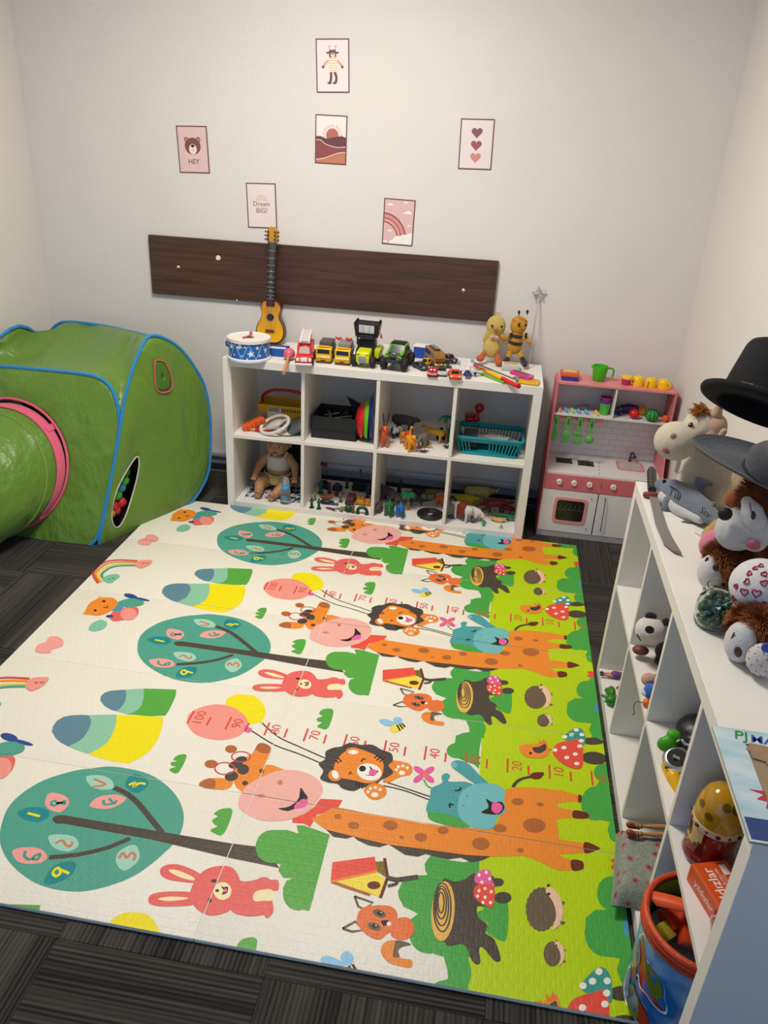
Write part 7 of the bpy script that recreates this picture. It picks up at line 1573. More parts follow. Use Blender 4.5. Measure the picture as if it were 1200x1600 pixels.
for k, (px, py, Y, r) in enumerate(((1052, 681, -1.178, .0085),)): c = hit(px, py, [(nose+o0, (.064, .062, .058))], -.001)-o0; MB().ell(c, (r, r*.6, r)).build('nostril', PLU('#B98C6C'), hs)
HE = [(nose+o0, (.064, .062, .058)), (face+o0, (.058, .060, .058)), (nose.lerp(face, .5)+V(.010, 0, .006)+o0, .050)]
c = hit(1079, 664, HE, .003)-o0; MB().ell(c, (.0065, .0055, .0088), rot=rotm(0, .3, 0)).build('eye', mat('#1E1410', rough=.12), hs); MB().ell(c+V(-.002, -.004, .003), .0018).build('eye_glint', paint('#F4F0E8'), hs)
MB().tube([hit(1088, 650, HE, .001)-o0, hit(1090, 656, HE, .001)-o0], .0012, 5).build('eyebrow', paint('#2A2018'), hs)
MB().ell(hit(1041, 704, [(nose+o0, (.064, .062, .058))], -.003)-o0, (.014, .006, .009), rot=rotm(0, .6, 0)).build('mouth', PLU('#B66870'), hs)
rnd = random.Random(8); b = MB(); c = l(1096, 640, -1.11)
for k in range(160):
    a = rnd.uniform(2.2, 4.3); z = rnd.uniform(-.2, .55); d = V(math.cos(a)*.8, -.3+rnd.uniform(-.5, .5), z).normalized(); p = c+V(rnd.uniform(-.012, .022), rnd.uniform(-.02, .02), rnd.uniform(-.02, .01)); L_ = rnd.uniform(.018, .036)
    b.tube([p, p+d*L_*.6, p+d*L_+V(0, 0, -.002)], [.0018, .0013, .0003], 4)
b.build('mane_tuft', mat('#A86A24', rough=.7, var=.3), hs, kind='stuff')
MB().tube(catmull([l(1062, 712+8*0, -1.16)+V(0, 0, -.005), l(1060, 725, -1.165), l(1056, 738, -1.17)], 4), .006, 8).build('seam_fringe', PLU('#D8CCB4'), hs)

# tan plush behind
t = thing('tan_plush', 'tan plush mostly hidden behind the hats beside the horse plush', 'soft toy', (2.015, -1.30, RT))
blob('body', [('e', (0, 0, .07), (.080, .085, .072)), ('e', (-.01, .02, .165), (.070, .080, .085)), ('e', (-.03, -.03, .215), (.045, .05, .045)), ('l', [(.01, -.03, .15), (.030, -.095, .25), (.030, -.10, .365)], [.055, .045, .045])], PLU('#A88A64'), t, vox=.006, sm=3)
t = thing('yellow_plush', 'yellow and orange-brown plush squeezed between shark and dog plush', 'soft toy', q3(1130, 800, -1.42)*1.0-V(0, 0, 0)); t.location.z = RT
z0 = t.location.copy()
blob('body', [('e', (.005, 0, .04), (.045, .040, .042)), ('e', q3(1124, 830, -1.44)-z0, (.030, .03, .036))], PLU('#B8963A'), t, vox=.005, sm=2)
MB().ell(q3(1149, 780, -1.44)-z0, (.030, .026, .026)).build('orange_head', PLU('#8E4A18'), t, smooth=180)
# grey shark
o0 = q3(1072, 800, -1.20); o0.z = RT; sk_ = thing('shark_plush', 'small grey shark plush lying beside the toy sword', 'soft toy', o0)
l = lambda px, py, Y: q3(px, py, Y)-o0
GS = PLU('#6E7780'); WS = PLU('#C9C8C4')
s0, s1_, s2_, s3_, s4_ = l(1033, 757, -1.10), l(1048, 765, -1.12), l(1072, 785, -1.18), l(1098, 812, -1.25), l(1118, 833, -1.31)
for v in (s0, s1_, s2_, s3_, s4_): v.z = max(v.z, .04)
blob('body', [('l', [s0, s1_, s2_, s3_, s4_], [.020, .036, .043, .034, .016]), ('l', [s2_+V(.03, .02, .01), l(1093, 752, -1.16), l(1112, 757, -1.17)], [.020, .018, .006])], GS, sk_, vox=.0045, sm=3)
blob('belly', [('l', [s1_+V(-.014, -.014, -.020), s2_+V(-.016, -.016, -.022), s3_+V(-.012, -.014, -.016)], [.024, .026, .018])], WS, sk_, vox=.0045, sm=2, label='white belly')
blob('pectoral_fin', [('l', [l(1046, 783, -1.165), l(1037, 800, -1.18)], [.020, .012])], GS, sk_, vox=.004, sm=2); blob('pectoral_fin', [('l', [l(1035, 800, -1.172), l(1040, 808, -1.182)], [.013, .008])], WS, sk_, vox=.004, sm=2)
blob('tail_fin', [('l', [l(1108, 806, -1.27), l(1114, 788, -1.26)], [.014, .009])], GS, sk_, vox=.004, sm=2); blob('lower_fin', [('l', [l(1085, 815, -1.25), l(1066, 817, -1.25)], [.010, .006])], PLU('#59626A'), sk_, vox=.0035, sm=2)
c = s1_+V(-.020, -.030, .014); c = hit(1038, 752, [(s0+o0, .022), (s1_+o0, .036)], -.001)-o0; MB().ell(c, .0062).build('eye', mat('#0E0E10', rough=.1), sk_)
for k in range(5): MB().tube(catmull([hit(x_, y_, [(s1_+o0, .036), (s1_.lerp(s2_, .5)+o0, .0395), (s2_+o0, .043)], .0004)-o0 for x_, y_ in ((1045+k*3.4, 758+k*1.6), (1050+k*3.3, 765+k*1.8), (1047+k*3.2, 775+k*1.5))], 3), .0013, 5).build('gill_stitch', paint('#24282E'), sk_)
b = MB(); O = l(1103, 806, -1.297)+V(0, -.004, .008); U = (l(1112, 813, -1.297)-l(1094, 801, -1.297)).normalized(); lettering(b, 'Stan', .026, O, U, V(.35, 0, 1)); b.build('embroidered_name', paint('#1C1E22'), sk_, smooth=0, shell=True)
MB().tube(catmull([l(1055, 741, -1.10), l(1066, 737, -1.11), l(1080, 748, -1.13)], 5), .0014, 6).build('hanging_cord', paint('#D8D4CC'), sk_)
b = MB(); p_ = at(1095, 833, Z=RT+.004)-o0; b.box(p_, (.020, .034, .003), rot=rotm(0, 0, .5)); b.box(p_+V(.004, -.02, .004), (.014, .020, .002), rot=rotm(.3, 0, .4)); b.build('wash_label', paint('#E4E0DA'), sk_, smooth=0)
# toy sword
kn = thing('toy_sword', 'curved toy sword with grey blade and ribbed black handle on the white shelf', 'toy sword', at(1030, 800, Z=RT)); k0 = kn.location.copy(); k0 = Vector(k0)
pk = lambda L_, z: [((at(x, y, Z=z)-k0).x, (at(x, y, Z=z)-k0).y) for x, y in L_]
b = MB(); b.prism(pk([(1014, 778), (1028, 777), (1032, 797), (1039, 820), (1049, 842), (1064, 867), (1052, 863), (1036, 850), (1024, 822)], RT+.004), .005, (0, 0, .006), (1, 0, 0), (0, 1, 0)); b.build('blade', mat('#7E7A78', rough=.35, var=.12, scale=25), kn, smooth=0)
b = MB(); g0, g1 = at(1005, 772, Z=RT+.010)-k0, at(1032, 776, Z=RT+.010)-k0; b.tube([g0, g0.lerp(g1, .3), g0.lerp(g1, .7), g1], [.007, .011, .011, .007], 10); b.build('guard', mat('#7A3A28', rough=.4), kn)
h0, h1 = at(1019, 766, Z=RT+.012)-k0, at(1018, 733, Z=RT+.020)-k0
MB().tube([h0, h0.lerp(h1, .15), h0.lerp(h1, .85), h1], [.013, .0145, .0155, .010], 14).build('handle', mat('#26262A', rough=.5), kn)
for k in range(6): c = h0.lerp(h1, .14+.14*k)+V(-.001, -.003, .0105); MB().box(c, (.017, .0060, .006), rot=rotm(0, 0, .05), bev=.0015).build('grip_rib', mat('#8A5A4A', rough=.5), kn)

# top hat
BF = mat('#070708', rough=.9, var=.15, scale=60, bump=.3, bscale=300)
hc = q3(1186, 641, -1.36); ax = V(.33, .40, .86).normalized()
th = thing('top_hat', 'black top hat perched askew on the plush toys at the right wall', 'hat', hc); R = .107
MB().lathe([(R*1.0, -.010), (R*.99, .06), (R*.93, .145), (R*.88, .158), (R*.80, .163), (0, .165)], (0, 0, 0), 48, 0, ax).build('crown', BF, th, smooth=50)
br = MB(); br.lathe([(R*.96, -.004), (R*1.30, -.004), (R*1.44, .000), (R*1.475, .008), (R*1.46, .014), (R*1.40, .008), (R*1.2, .003), (R*.97, .003)], (0, 0, 0), 56, 0, ax); br.build('brim', BF, th, smooth=60)
MB().lathe([(R*1.0, .004), (R*1.015, .004), (R*1.012, .030), (R*.998, .030)], (0, 0, 0), 48, 0, ax).build('hat_band', mat('#0E0E12', rough=.35, bump=.3), th, smooth=60)
# inner darkness: lining
MB().lathe([(R*.95, -.004), (R*.94, .05), (R*.9, .10), (0, .11)], (0, 0, 0), 40, 0, ax).build('lining', mat('#08080A', rough=.9), th, smooth=60)
# grey wide-brimmed hat
gc = q3(1203, 741, -1.68); tip = q3(1083, 687, -1.55); A1 = (tip-gc); la = A1.length; A1.normalize()
nn = V(-.05, -.42, 1).normalized(); nn = (nn-A1*nn.dot(A1)).normalized(); A2 = nn.cross(A1)
gh = thing('brimmed_hat', 'dark grey felt hat with wide pointed brim resting on the dog plush', 'hat', gc); GF = mat('#45464A', rough=.9, var=.08, bump=.4, bscale=260, sheen=.2)
n = 56; rings = []
def hp_(a, f, z): c, s = math.cos(a), math.sin(a); rr = la*(abs(c)**1.0); return A1*(la*c*f if c > 0 else la*.70*c*f)+A2*(.060*s*f)+nn*z
for f, z in ((.25, .012), (.60, .004), (.75, -.004), (.9, -.002), (1.0, .006), (1.0, .001), (.88, -.007), (.25, -.003)): rings.append([hp_(2*PI*k/n, f, z+(.012*abs(math.sin(2*PI*k/n))*(f > .7))) for k in range(n)])
cloth('brim', rings, GF, gh, solid=0)
rings = [[hp_(2*PI*k/n, .52, -.002)*1.0 if f is None else nn*z+A1*(-.030)+(A1*math.cos(2*PI*k/n)*.088+A2*math.sin(2*PI*k/n)*.048)*f for k in range(n)] for f, z in ((1.0, .0), (1.0, .03), (.93, .055), (.75, .072), (.4, .076), (.1, .060))]
cloth('crown', rings, GF, gh, closed=2, solid=0)
MB().tube([nn*.010+A1*(-.030)+(A1*math.cos(2*PI*k/n)*.0900+A2*math.sin(2*PI*k/n)*.0500) for k in range(n)], .004, 6, closed=True).build('hat_cord', mat('#1A1A1E', rough=.6), gh)

# big dog plush
o0 = V(1.975, -1.53, RT); dg = thing('dog_plush', 'large brown dog plush with white muzzle and black nose under the grey hat', 'soft toy', o0)
l = lambda px, py, Y: q3(px, py, Y)-o0
WH = PLU('#C6C2BE'); m1, m2_, hd_ = l(1151, 829, -1.645), l(1191, 823, -1.665), l(1204, 790, -1.62)
blob('body', [('e', V(0, 0, .075), (.085, .10, .075)), ('e', hd_, (.070, .076, .069)), ('l', [V(0, 0, .09), hd_], [.07, .06])], mat('#7A3E18', rough=.9, var=.2), dg, vox=.006, sm=3)
blob('muzzle', [('e', m1, (.051, .048, .050)), ('e', m2_, (.044, .044, .044)), ('e', l(1162, 812, -1.645), (.042, .04, .032)), ('e', l(1177, 850, -1.68), (.028, .026, .016))], WH, dg, vox=.005, sm=4)
blob('face_patch', [('l', [l(1167, 784, -1.675), l(1174, 797, -1.682), l(1180, 812, -1.690)], [.014, .026, .026])], WH, dg, vox=.0045, sm=3)
blob('nose', [('e', l(1133, 803, -1.680), (.017, .013, .0165), rotm(0, .3, 0))], mat('#0C0C10', rough=.6), dg, vox=.003, sm=2)
MB().ell(hit(1177, 806, [(l(1177, 804, -1.686)+o0, .0262)], -.002)-o0, (.0052, .004, .0125), rot=rotm(0, -.25, 0)).build('eye', mat('#0E1018', rough=.15), dg); MB().tube(catmull([l(1172, 786, -1.702), l(1173, 795, -1.708), l(1178, 812, -1.713)], 3), .0012, 5).build('eye_outline', paint('#2A2E3A'), dg)
MB().ell(l(1177, 852, -1.706), (.017, .008, .012), rot=rotm(0, .3, 0)).build('tongue', PLU('#B8607A'), dg)
fur(dg, [(hd_, (.071, .077, .070)), (V(-.01, -.005, .10), (.080, .09, .07))], 11000, .016, FURM, keep=lambda p: (p-m1).length > .052 and (p-m2_).length > .046, seed=3)

def pup(o0, fc, fr, facec, facer, label, capc, capr, capm, eyes_, seed, extra=None):
    t = thing('puppy_plush', label, 'soft toy', o0); o0 = Vector(o0); f = Vector(fc)-o0; fa = Vector(facec)-o0
    blob('body', [('e', f, fr), ('e', V(.03, 0, .05), (.07, .06, .05))], mat('#7A3E18', rough=.9, var=.2), t, vox=.006, sm=3)
    blob('face', [('e', fa, facer)], PLU('#D2CFCB'), t, vox=.0045, sm=2)
    for (px, py, Y, rx, rz, rt) in eyes_: MB().ell(hit(px, py, [(fa+o0, facer)], -.0005)-o0, (rx, rx*.6, rz), rot=rotm(0, rt, -.35)).build('eye', mat('#4A2A1C', rough=.25), t)
    for (cc, cr, cm, nm) in ((capc, capr, capm, 'cap'),):
        MB().ell(Vector(cc)-o0, cr, nu=28, nv=18).build(nm, cm, t, smooth=180)
    fur(t, [(f, tuple(x*1.01 for x in fr))], 8500, .015, FURM, keep=lambda p: (p-fa).length > max(facer)*.98 and (p-(Vector(capc)-o0)).length > max(capr)*.98, seed=seed)
    return t
pa = pup((1.915, -1.63, RT), q3(1143, 878, -1.62), (.060, .060, .058), q3(1112, 893, -1.635), (.034, .036, .046), 'brown furry puppy plush with pink cap behind the glass jar', q3(1122, 853, -1.565), (.046, .040, .044), PLU('#D87890'), ((1119, 887, -1.668, .0088, .0105, 0), (1104, 875, -1.662, .0035, .0095, .1)), 5)
pb = pup((1.95, -1.90, RT), q3(1190, 985, -1.90), (.062, .058, .052), q3(1158, 1003, -1.93), (.034, .038, .048), 'brown furry puppy plush with heart-patterned cap nearest the puzzle', q3(1190, 917, -1.83), (.067, .064, .062), PLU('#DEDAD8'), ((1153, 1019, -1.960, .0080, .0125, -.25), (1145, 994, -1.955, .0020, .011, .1)), 6)
# red heart outlines printed on the cap, wrapped on the ball
cc = q3(1190, 917, -1.83); ob = Vector(pb.location); 
for (px, py, s, ro) in ((1163, 925, .0088, .2), (1182, 927, .0095, .0), (1167, 909, .0065, .9), (1194, 911, .0072, .3), (1171, 896, .0055, 1.0), (1194, 897, .0062, .5), (1147, 935, .0070, .3), (1195, 944, .0070, -.2), (1189, 884, .0055, .8), (1180, 888, .0050, .6), (1176, 947, .0055, -.2), (1150, 916, .0055, .5)):
    best_ = None
    for i in range(80):
        Y = -1.825+.0012*i*1.1; p = q3(px, py, Y); dd = p-cc; e = (dd.x/.0695)**2+(dd.y/.0665)**2+(dd.z/.0645)**2
        if e <= 1.0: best_ = p; break
    best_ = hit(px, py, [(cc, (.067, .064, .062))])
    if (best_-cc).length > .075: continue
    nrm = (best_-cc).normalized(); X_ = V(1, 0, 0); X_ = (X_-nrm*X_.dot(nrm)).normalized(); Z_ = X_.cross(nrm)
    if Z_.z < 0: Z_ = -Z_
    cr_, sr_ = math.cos(ro), math.sin(ro)
    pts = []
    for (x, y) in heart(0, 0, s)[::2]: x2, y2 = x*cr_-y*sr_, x*sr_+y*cr_; d_ = (best_+X_*x2+Z_*y2-cc); k_ = 1/math.sqrt((d_.x/.0678)**2+(d_.y/.0648)**2+(d_.z/.0628)**2); pts.append(cc+d_*k_-ob)
    MB().tube(pts, .0014, 6, closed=True).build('heart_print', mat('#A01230', rough=.7), pb)
# spotted paw
pc = q3(1192, 1031, -1.985)-ob; MB().ell(pc, (.033, .030, .036), nu=24, nv=16).build('spotted_paw', PLU('#CFC6C2'), pb, smooth=180)
rnd = random.Random(2)
for k in range(60):
    z = 1-2*(k+.5)/60; a = k*2.39996; s = math.sqrt(1-z*z); d_ = V(s*math.cos(a), s*math.sin(a), z)
    if d_.y > .3: continue
    MB().ell(pc+V(d_.x*.0332, d_.y*.0302, d_.z*.0362), .0013, nu=6, nv=4).build('dot', mat('#3A2A30', rough=.8), pb)
MB().ell(q3(1199, 1012, -2.005)-ob, (.012, .006, .012)).build('blue_trim', PLU('#2A4A9A'), pb)
MB().ell(q3(1203, 1050, -2.00)-ob, (.012, .010, .014)).build('white_foot', PLU('#D2CFCB'), pb)
MB().ell(q3(1185, 872, -1.62)-Vector(pa.location), (.034, .020, .026)).build('red_scarf', PLU('#6A0E18'), pa)

# glass jar with green beads
jc = V(1.806, -1.803, RT); jr = thing('glass_jar', 'round glass jar filled with green glass beads on the white shelf', 'jar', jc)
GL_ = mat('#E4EEE8', rough=.03, var=0, trans=1.0, ior=1.35)
MB().lathe([(0, .0), (.034, .0), (.041, .006), (.0435, .020), (.0435, .055), (.040, .068), (.031, .078), (.0295, .082), (.0315, .084), (.0300, .088), (.0315, .091), (.0300, .095), (.0315, .099), (.0285, .100), (.0275, .088), (.0275, .080), (.037, .066), (.0405, .054), (.0405, .020), (.038, .008), (.030, .004), (0, .004)], n=44).build('glass_body', GL_, jr, smooth=60)
bm_ = MB(); rnd = random.Random(12)
for k in range(230):
    a = rnd.uniform(0, 2*PI); r = .0345*math.sqrt(rnd.uniform(0.15, 1)); z = rnd.uniform(.010, .066); r = min(r, .034 if z < .058 else .027)
    bm_.ell((r*math.cos(a), r*math.sin(a), z), (.0052, .0045, .0040), k % 3, rot=rotm(rnd.uniform(0, 3), rnd.uniform(0, 3), 0), nu=7, nv=5)
bm_.build('beads', [mat('#3A6A58', rough=.1, var=.1), mat('#2E5446', rough=.1, var=.1), mat('#6E9A86', rough=.1, var=.1)], jr, smooth=80, kind='stuff')

# puzzle board
pz = thing('puzzle_board', 'light blue framed puzzle board reading PJ MASKS lying at the near end of the shelf', 'puzzle', (1.728, -2.176, RT))
PW, PD = .372, .272; PI_ = .050
MB().bb(0, PW, -PD, 0, 0, .003).build('backing', mat('#9A8468', rough=.7, var=.15, scale=90), pz, smooth=0)
def cloudy():
    m = bpy.data.materials.new('pale_sky_print'); m.use_nodes = True; nt = m.node_tree; b = nt.nodes['Principled BSDF']; tc = nt.nodes.new('ShaderNodeTexCoord'); mp = nt.nodes.new('ShaderNodeMapping'); mp.inputs['Scale'].default_value = (6, 22, 1); mp.inputs['Rotation'].default_value = (0, 0, .5); nz = nt.nodes.new('ShaderNodeTexNoise'); nz.inputs['Scale'].default_value = 1.2; r = nt.nodes.new('ShaderNodeValToRGB')
    r.color_ramp.elements[0].position = .35; r.color_ramp.elements[0].color = lin('#9CC4CC'); r.color_ramp.elements[1].position = .7; r.color_ramp.elements[1].color = lin('#D4DEE0'); nt.links.new(tc.outputs['Object'], mp.inputs[0]); nt.links.new(mp.outputs[0], nz.inputs['Vector']); nt.links.new(nz.outputs['Fac'], r.inputs[0]); nt.links.new(r.outputs[0], b.inputs['Base Color']); b.inputs['Roughness'].default_value = .35; return m
SKY = cloudy(); b = MB(); b.bb(0, PI_, -PD, 0, .003, .0055); b.bb(PW-PI_, PW, -PD, 0, .003, .0055); b.bb(PI_, PW-PI_, -.038, 0, .003, .0055); b.bb(PI_, PW-PI_, -PD, -PD+.030, .003, .0055)
fr_ = b.build('picture_frame', SKY, pz, smooth=0)
zt = .0060
def logo(txt, x, y, size, c, sh_=.15):
    for dx, dy, cc_, zz_, bo in ((0, 0, '#F0F4F4', zt-.0002, .022), (0, 0, '#1E2A3A', zt, .012), (0, 0, c, zt+.0003, .0)):
        b = MB(); lettering(b, txt, size, (x, y, zz_), (1, -.06, 0), (.06, 1, 0), bold=bo, shear=.15); b.build('logo_lettering', paint(cc_), fr_, smooth=0, shell=True)
logo('PJ', .046, -.019, .034, '#2E8A3E'); logo('MA', .083, -.024, .030, '#2450B0'); logo('SKS', .128, -.026, .030, '#B8283A')
for k, P_ in enumerate(([(.026, -.157), (.052, -.156), (.052, -.166)], [(.034, -.178), (.050, -.164), (.052, -.180)], [(.044, -.196), (.050, -.183), (.052, -.197)])):
    b = MB(); b.add([(x, y, zt) for x, y in P_], [(0, 1, 2)]); b.build('red_flash', paint('#C0283A'), fr_, smooth=0, shell=True)
b = MB(); b.add([(.003, -.222, zt), (.30, -.222, zt), (.30, -.268, zt), (.003, -.268, zt)], [(0, 1, 2, 3)]); b.build('night_strip', mat('#22407A', rough=.35, var=.5, scale=40), fr_, smooth=0, shell=True)
def puzzle_piece(label, x, y, w_, h_, rz, top, nb):
    t = thing('puzzle_piece', label, 'puzzle piece', (1.728+x, -2.176+y, RT+.0035), rz, 'loose pieces on the puzzle board'); pts = []
    def edge(a, c, s):
        a, c = Vector((*a, 0)), Vector((*c, 0)); d = c-a; nrm = Vector((d.y, -d.x, 0)).normalized(); L_ = d.length; u = d.normalized(); o_ = [a]
        if s:
            for k in range(-1, 10): an = -.5+(PI+1.0)*k/9; 
            m_ = a+d*.5
            for k in range(9): an = PI*1.35*k/8-PI*.175; o_.append(m_-u*(.20*L_*.5*2*.5)*math.cos(an)*1.0+nrm*s*(L_*.12+.10*L_*math.sin(an)))
        return o_
    cs = [(-w_/2, -h_/2), (w_/2, -h_/2), (w_/2, h_/2), (-w_/2, h_/2)]
    for i in range(4): pts += edge(cs[i], cs[(i+1) % 4], nb[i])
    b = MB(); b.prism([(p.x, p.y) for p in pts], .0026, (0, 0, 0), (1, 0, 0), (0, 1, 0)); b.build('piece', [mat('#CDB49A', rough=.6, var=.08) if not top else mat(top, rough=.4, var=.4, scale=60)], t, smooth=0)
puzzle_piece('tan cut piece with knobs at the top left of the puzzle well', .082, -.058, .052, .040, -.1, '#9A7E60', (1, 1, 0, 1))
puzzle_piece('pale upside-down puzzle piece lying highest in the well', .125, -.078, .070, .058, .5, None, (1, 0, 1, 1))
puzzle_piece('white-edged purple puzzle piece below the pale one', .118, -.120, .062, .046, -.55, '#8A6A9A', (1, 0, 0, 0))
puzzle_piece('wide pale puzzle piece at the right of the well', .215, -.075, .080, .070, .2, None, (0, 1, 1, 0))

# ------------------------------------------------------------------ inside the right shelf
RU, RL = RH/2+.008+.001, .0385+.0012
# panda plush, upper second cube
o0 = V(1.815, -1.425, RU); pd = thing('panda_plush', 'panda plush lying in the upper second cube of the right shelf', 'soft toy', o0); l = lambda px, py, Y: q3(px, py, Y)-o0
hd = l(1016, 984, -1.43); BKP = PLU('#17171A')
blob('head', [('e', hd, (.044, .042, .037)), ('e', hd+V(-.022, -.010, -.012), (.020, .018, .016))], PLU('#D8D2C6'), pd, vox=.0045, sm=3)
blob('body', [('e', V(.05, .0, .032), (.065, .045, .032)), ('l', [V(.01, -.01, .02), V(-.005, -.03, .016)], [.018, .013]), ('l', [V(.10, .0, .025), V(.13, -.05, .02)], [.02, .016])], BKP, pd, vox=.005, sm=2)
MB().ell(hd+V(-.004, .012, .038), (.017, .010, .013)).build('ear', BKP, pd); MB().ell(hd+V(.040, .004, .030), (.014, .010, .013)).build('ear', BKP, pd)
MB().ell(l(1015, 984, -1.472), (.014, .005, .012), rot=rotm(0, .7, 0)).build('eye_patch', BKP, pd); MB().tube([l(995, 991, -1.466), l(998, 996, -1.470), l(1001, 1001, -1.470)], .0018, 6).build('mouth_stitch', paint('#1A1416'), pd)
MB().ell(l(1001, 1016, -1.425), (.024, .018, .014)).build('brown_chin_toy', mat('#6A3A28', rough=.5), pd, label='shiny brown piece under the chin')
t = thing('red_elf_doll', 'small red and white cloth figure beside the panda plush', 'soft toy', q3(1028, 1048, -1.56)); t.location.z = RU; z0 = t.location.copy()
blob('body', [('e', (.006, 0, .022), (.018, .018, .022))], PLU('#B0141E'), t, vox=.003); MB().ell(V(-.014, -.012, .040), (.014, .006, .006), rot=rotm(0, .4, .3)).build('white_bow', PLU('#E0DCD6'), t); MB().ell(V(.004, -.014, .043), (.010, .006, .006), rot=rotm(0, -.5, 0)).build('white_bow', PLU('#E0DCD6'), t); MB().ell(V(-.018, .0, .016), (.009, .010, .013)).build('black_foot', PLU('#1A1A1C'), t)
MB().tube([V(.0, -.018, .034), V(-.004, -.022, .008)], .003, 6).build('white_ribbon', PLU('#E0DCD6'), t)
t = thing('blue_rag_doll', 'little doll with pinkish head and blue dress in the upper second cube', 'doll', q3(1012, 1085, -1.60)); t.location.z = RU; z0 = t.location.copy()
b = q3(1014, 1062, -1.575)-z0; b.z = max(b.z, .022); MB().ell(b, (.021, .019, .019)).build('head', PLU('#C99A80'), t, smooth=180); MB().ell(b+V(.002, -.016, -.006), (.010, .005, .006)).build('nose', PLU('#D8A890'), t)
b2 = b+V(-.002, -.046, -.006); blob('dress', [('l', [b+V(0, -.020, -.004), b2], [.012, .020])], PLU('#2A62B0'), t, vox=.003); MB().ell(b+V(.004, -.020, .004), (.014, .008, .006)).build('navy_collar', PLU('#1E2A6A'), t); MB().ell(b2+V(-.016, -.002, -.002), (.008, .014, .008)).build('white_apron', PLU('#C8C8D0'), t)
t = tag(MB().ell((0, 0, 0), (.0105, .0105, .0105), nu=20, nv=12).build('orange_ball', mat('#D8701E', rough=.5), smooth=180), 'small orange ball at the shelf edge beside the blue doll', 'ball'); p = at(1010, 1098, Z=RU+.011); t.location = p
t = thing('wire_hook', 'thin bent wire hook hanging over the middle board edge', 'hook', at(1001, 1098, Z=RU+.002)); MB().tube(catmull([(.008, 0, 0), (-.012, 0, .001), (-.016, -.004, -.016), (-.012, -.010, -.030), (-.018, -.014, -.032)], 5), .0013, 6).build('wire', metal('#7A746C', .4), t)
# black and green toy, silver and yellow toy (upper third cube)
t = thing('toy_scanner', 'black toy helmet-like gadget with a bright green front', 'toy', V(1.845, -1.80, RU)); z0 = t.location.copy()
blob('black_shell', [('e', V(.02, .02, .040), (.068, .060, .040)), ('l', [V(-.035, -.04, .026), V(.02, .0, .035)], [.026, .030])], mat('#16161A', rough=.4), t, vox=.0045, sm=2)
gp_ = [q3(1036, 1143, -1.83)-z0, q3(1052, 1141, -1.825)-z0]
blob('green_front', [('e', q3(1042, 1163, -1.845)-z0+V(0, 0, 0), (.024, .016, .022)), ('e', q3(1053, 1148, -1.835)-z0, (.018, .014, .012))], mat('#3FA010', rough=.45), t, vox=.0035, sm=2)
MB().tube(catmull([q3(1066, 1156, -1.862)-z0, q3(1070, 1162, -1.864)-z0, q3(1076, 1164, -1.862)-z0], 4), .003, 6).build('white_stripe', paint('#D8D8DC'), t)
MB().box(V(.030, .012, .070), (.07, .06, .014), bev=.006).build('top_plate', mat('#121216', rough=.4), t)
t = thing('toy_timer', 'yellow toy gadget with a silver rim and black face', 'toy', at(1055, 1215, Z=RU)+V(.01, .01, 0)); z0 = t.location.copy()
blob('yellow_case', [('l', [q3(1044, 1197, -1.885)-z0, q3(1053, 1215, -1.92)-z0, q3(1060, 1238, -1.955)-z0], [.017, .018, .010])], mat('#E6AC0C', rough=.3), t, vox=.0035, sm=2)
Rt = rotm(-.15, .45, -.35); c_ = q3(1058, 1186, -1.885)-z0
bb2 = MB(); bb2.lathe([(.0, -.006), (.030, -.006), (.034, 0), (.030, .006), (.024, .007)], c_, 30, 0, (-.3, -.35, 1)); bb2.build('silver_rim', metal('#C8C4BE', .25), t, smooth=60)
MB().lathe([(0, .0065), (.0255, .0065), (.0255, .0045)], c_, 30, 0, (-.3, -.35, 1)).build('black_face', mat('#101214', rough=.2), t)
MB().box(c_+V(-.004, -.004, .0085), (.016, .008, .0015), rot=rotm(.3, .25, -.2)).build('display', mat('#8AA090', rough=.3), t, smooth=0)
for (px, py) in ((1040, 1199), (1065, 1207)): MB().ell(q3(px, py, -1.905)-z0+V(0, -.003, .002), .0032).build('button', paint('#241A2A'), t)
# matryoshka-like egg figure (upper fourth cube)
ec = V(1.812, -2.128, RU); eg = thing('nesting_doll', 'round wooden nesting doll with yellow headscarf and dark red body', 'wooden doll', ec)
MB().lathe([(0, 0), (.050, 0), (.054, .010), (.050, .022), (.045, .030), (.047, .060), (.049, .085), (.048, .100)], n=48).build('red_body', mat('#6E0E16', rough=.12, var=.08, coat=.6), eg, smooth=70)
aY = V(-.30, -.30, 0); MB().lathe([(.0485, .098), (.0500, .104), (.0505, .125), (.047, .150), (.038, .172), (.024, .186), (0, .191)], n=48).build('yellow_scarf', mat('#B8860E', rough=.1, var=.08, coat=.6), eg, smooth=70)
b = MB(); b.lathe([(.0490, .092), (.0512, .094), (.0515, .108), (.0495, .110)], n=48); b.build('scarf_border', mat('#C8B48A', rough=.2), eg, smooth=60)
for k in range(14): a = 2*PI*k/14; MB().ell((.0508*math.cos(a), .0508*math.sin(a), .101), (.0035 if k % 2 else .0055, .0035 if k % 2 else .0055, .0045), nu=8, nv=6).build('border_flower', mat('#8A1218' if k % 2 else '#241410', rough=.25), eg)
b = MB(); fa_ = []
for i in range(9):
    for j in range(9): a = PI+.15+(i-4)*.17; z = .048+.066*j/8; r = .0500; fa_.append((r*math.cos(a)*1.0, r*math.sin(a), z))
b.add(fa_, [(i*9+j, (i+1)*9+j, (i+1)*9+j+1, i*9+j+1) for i in range(8) for j in range(8) if ((i-3.5)/4)**2+((j-3.5)/4)**2 < 1.05]); b.build('face', mat('#C8A870', rough=.2), eg, shell=True)
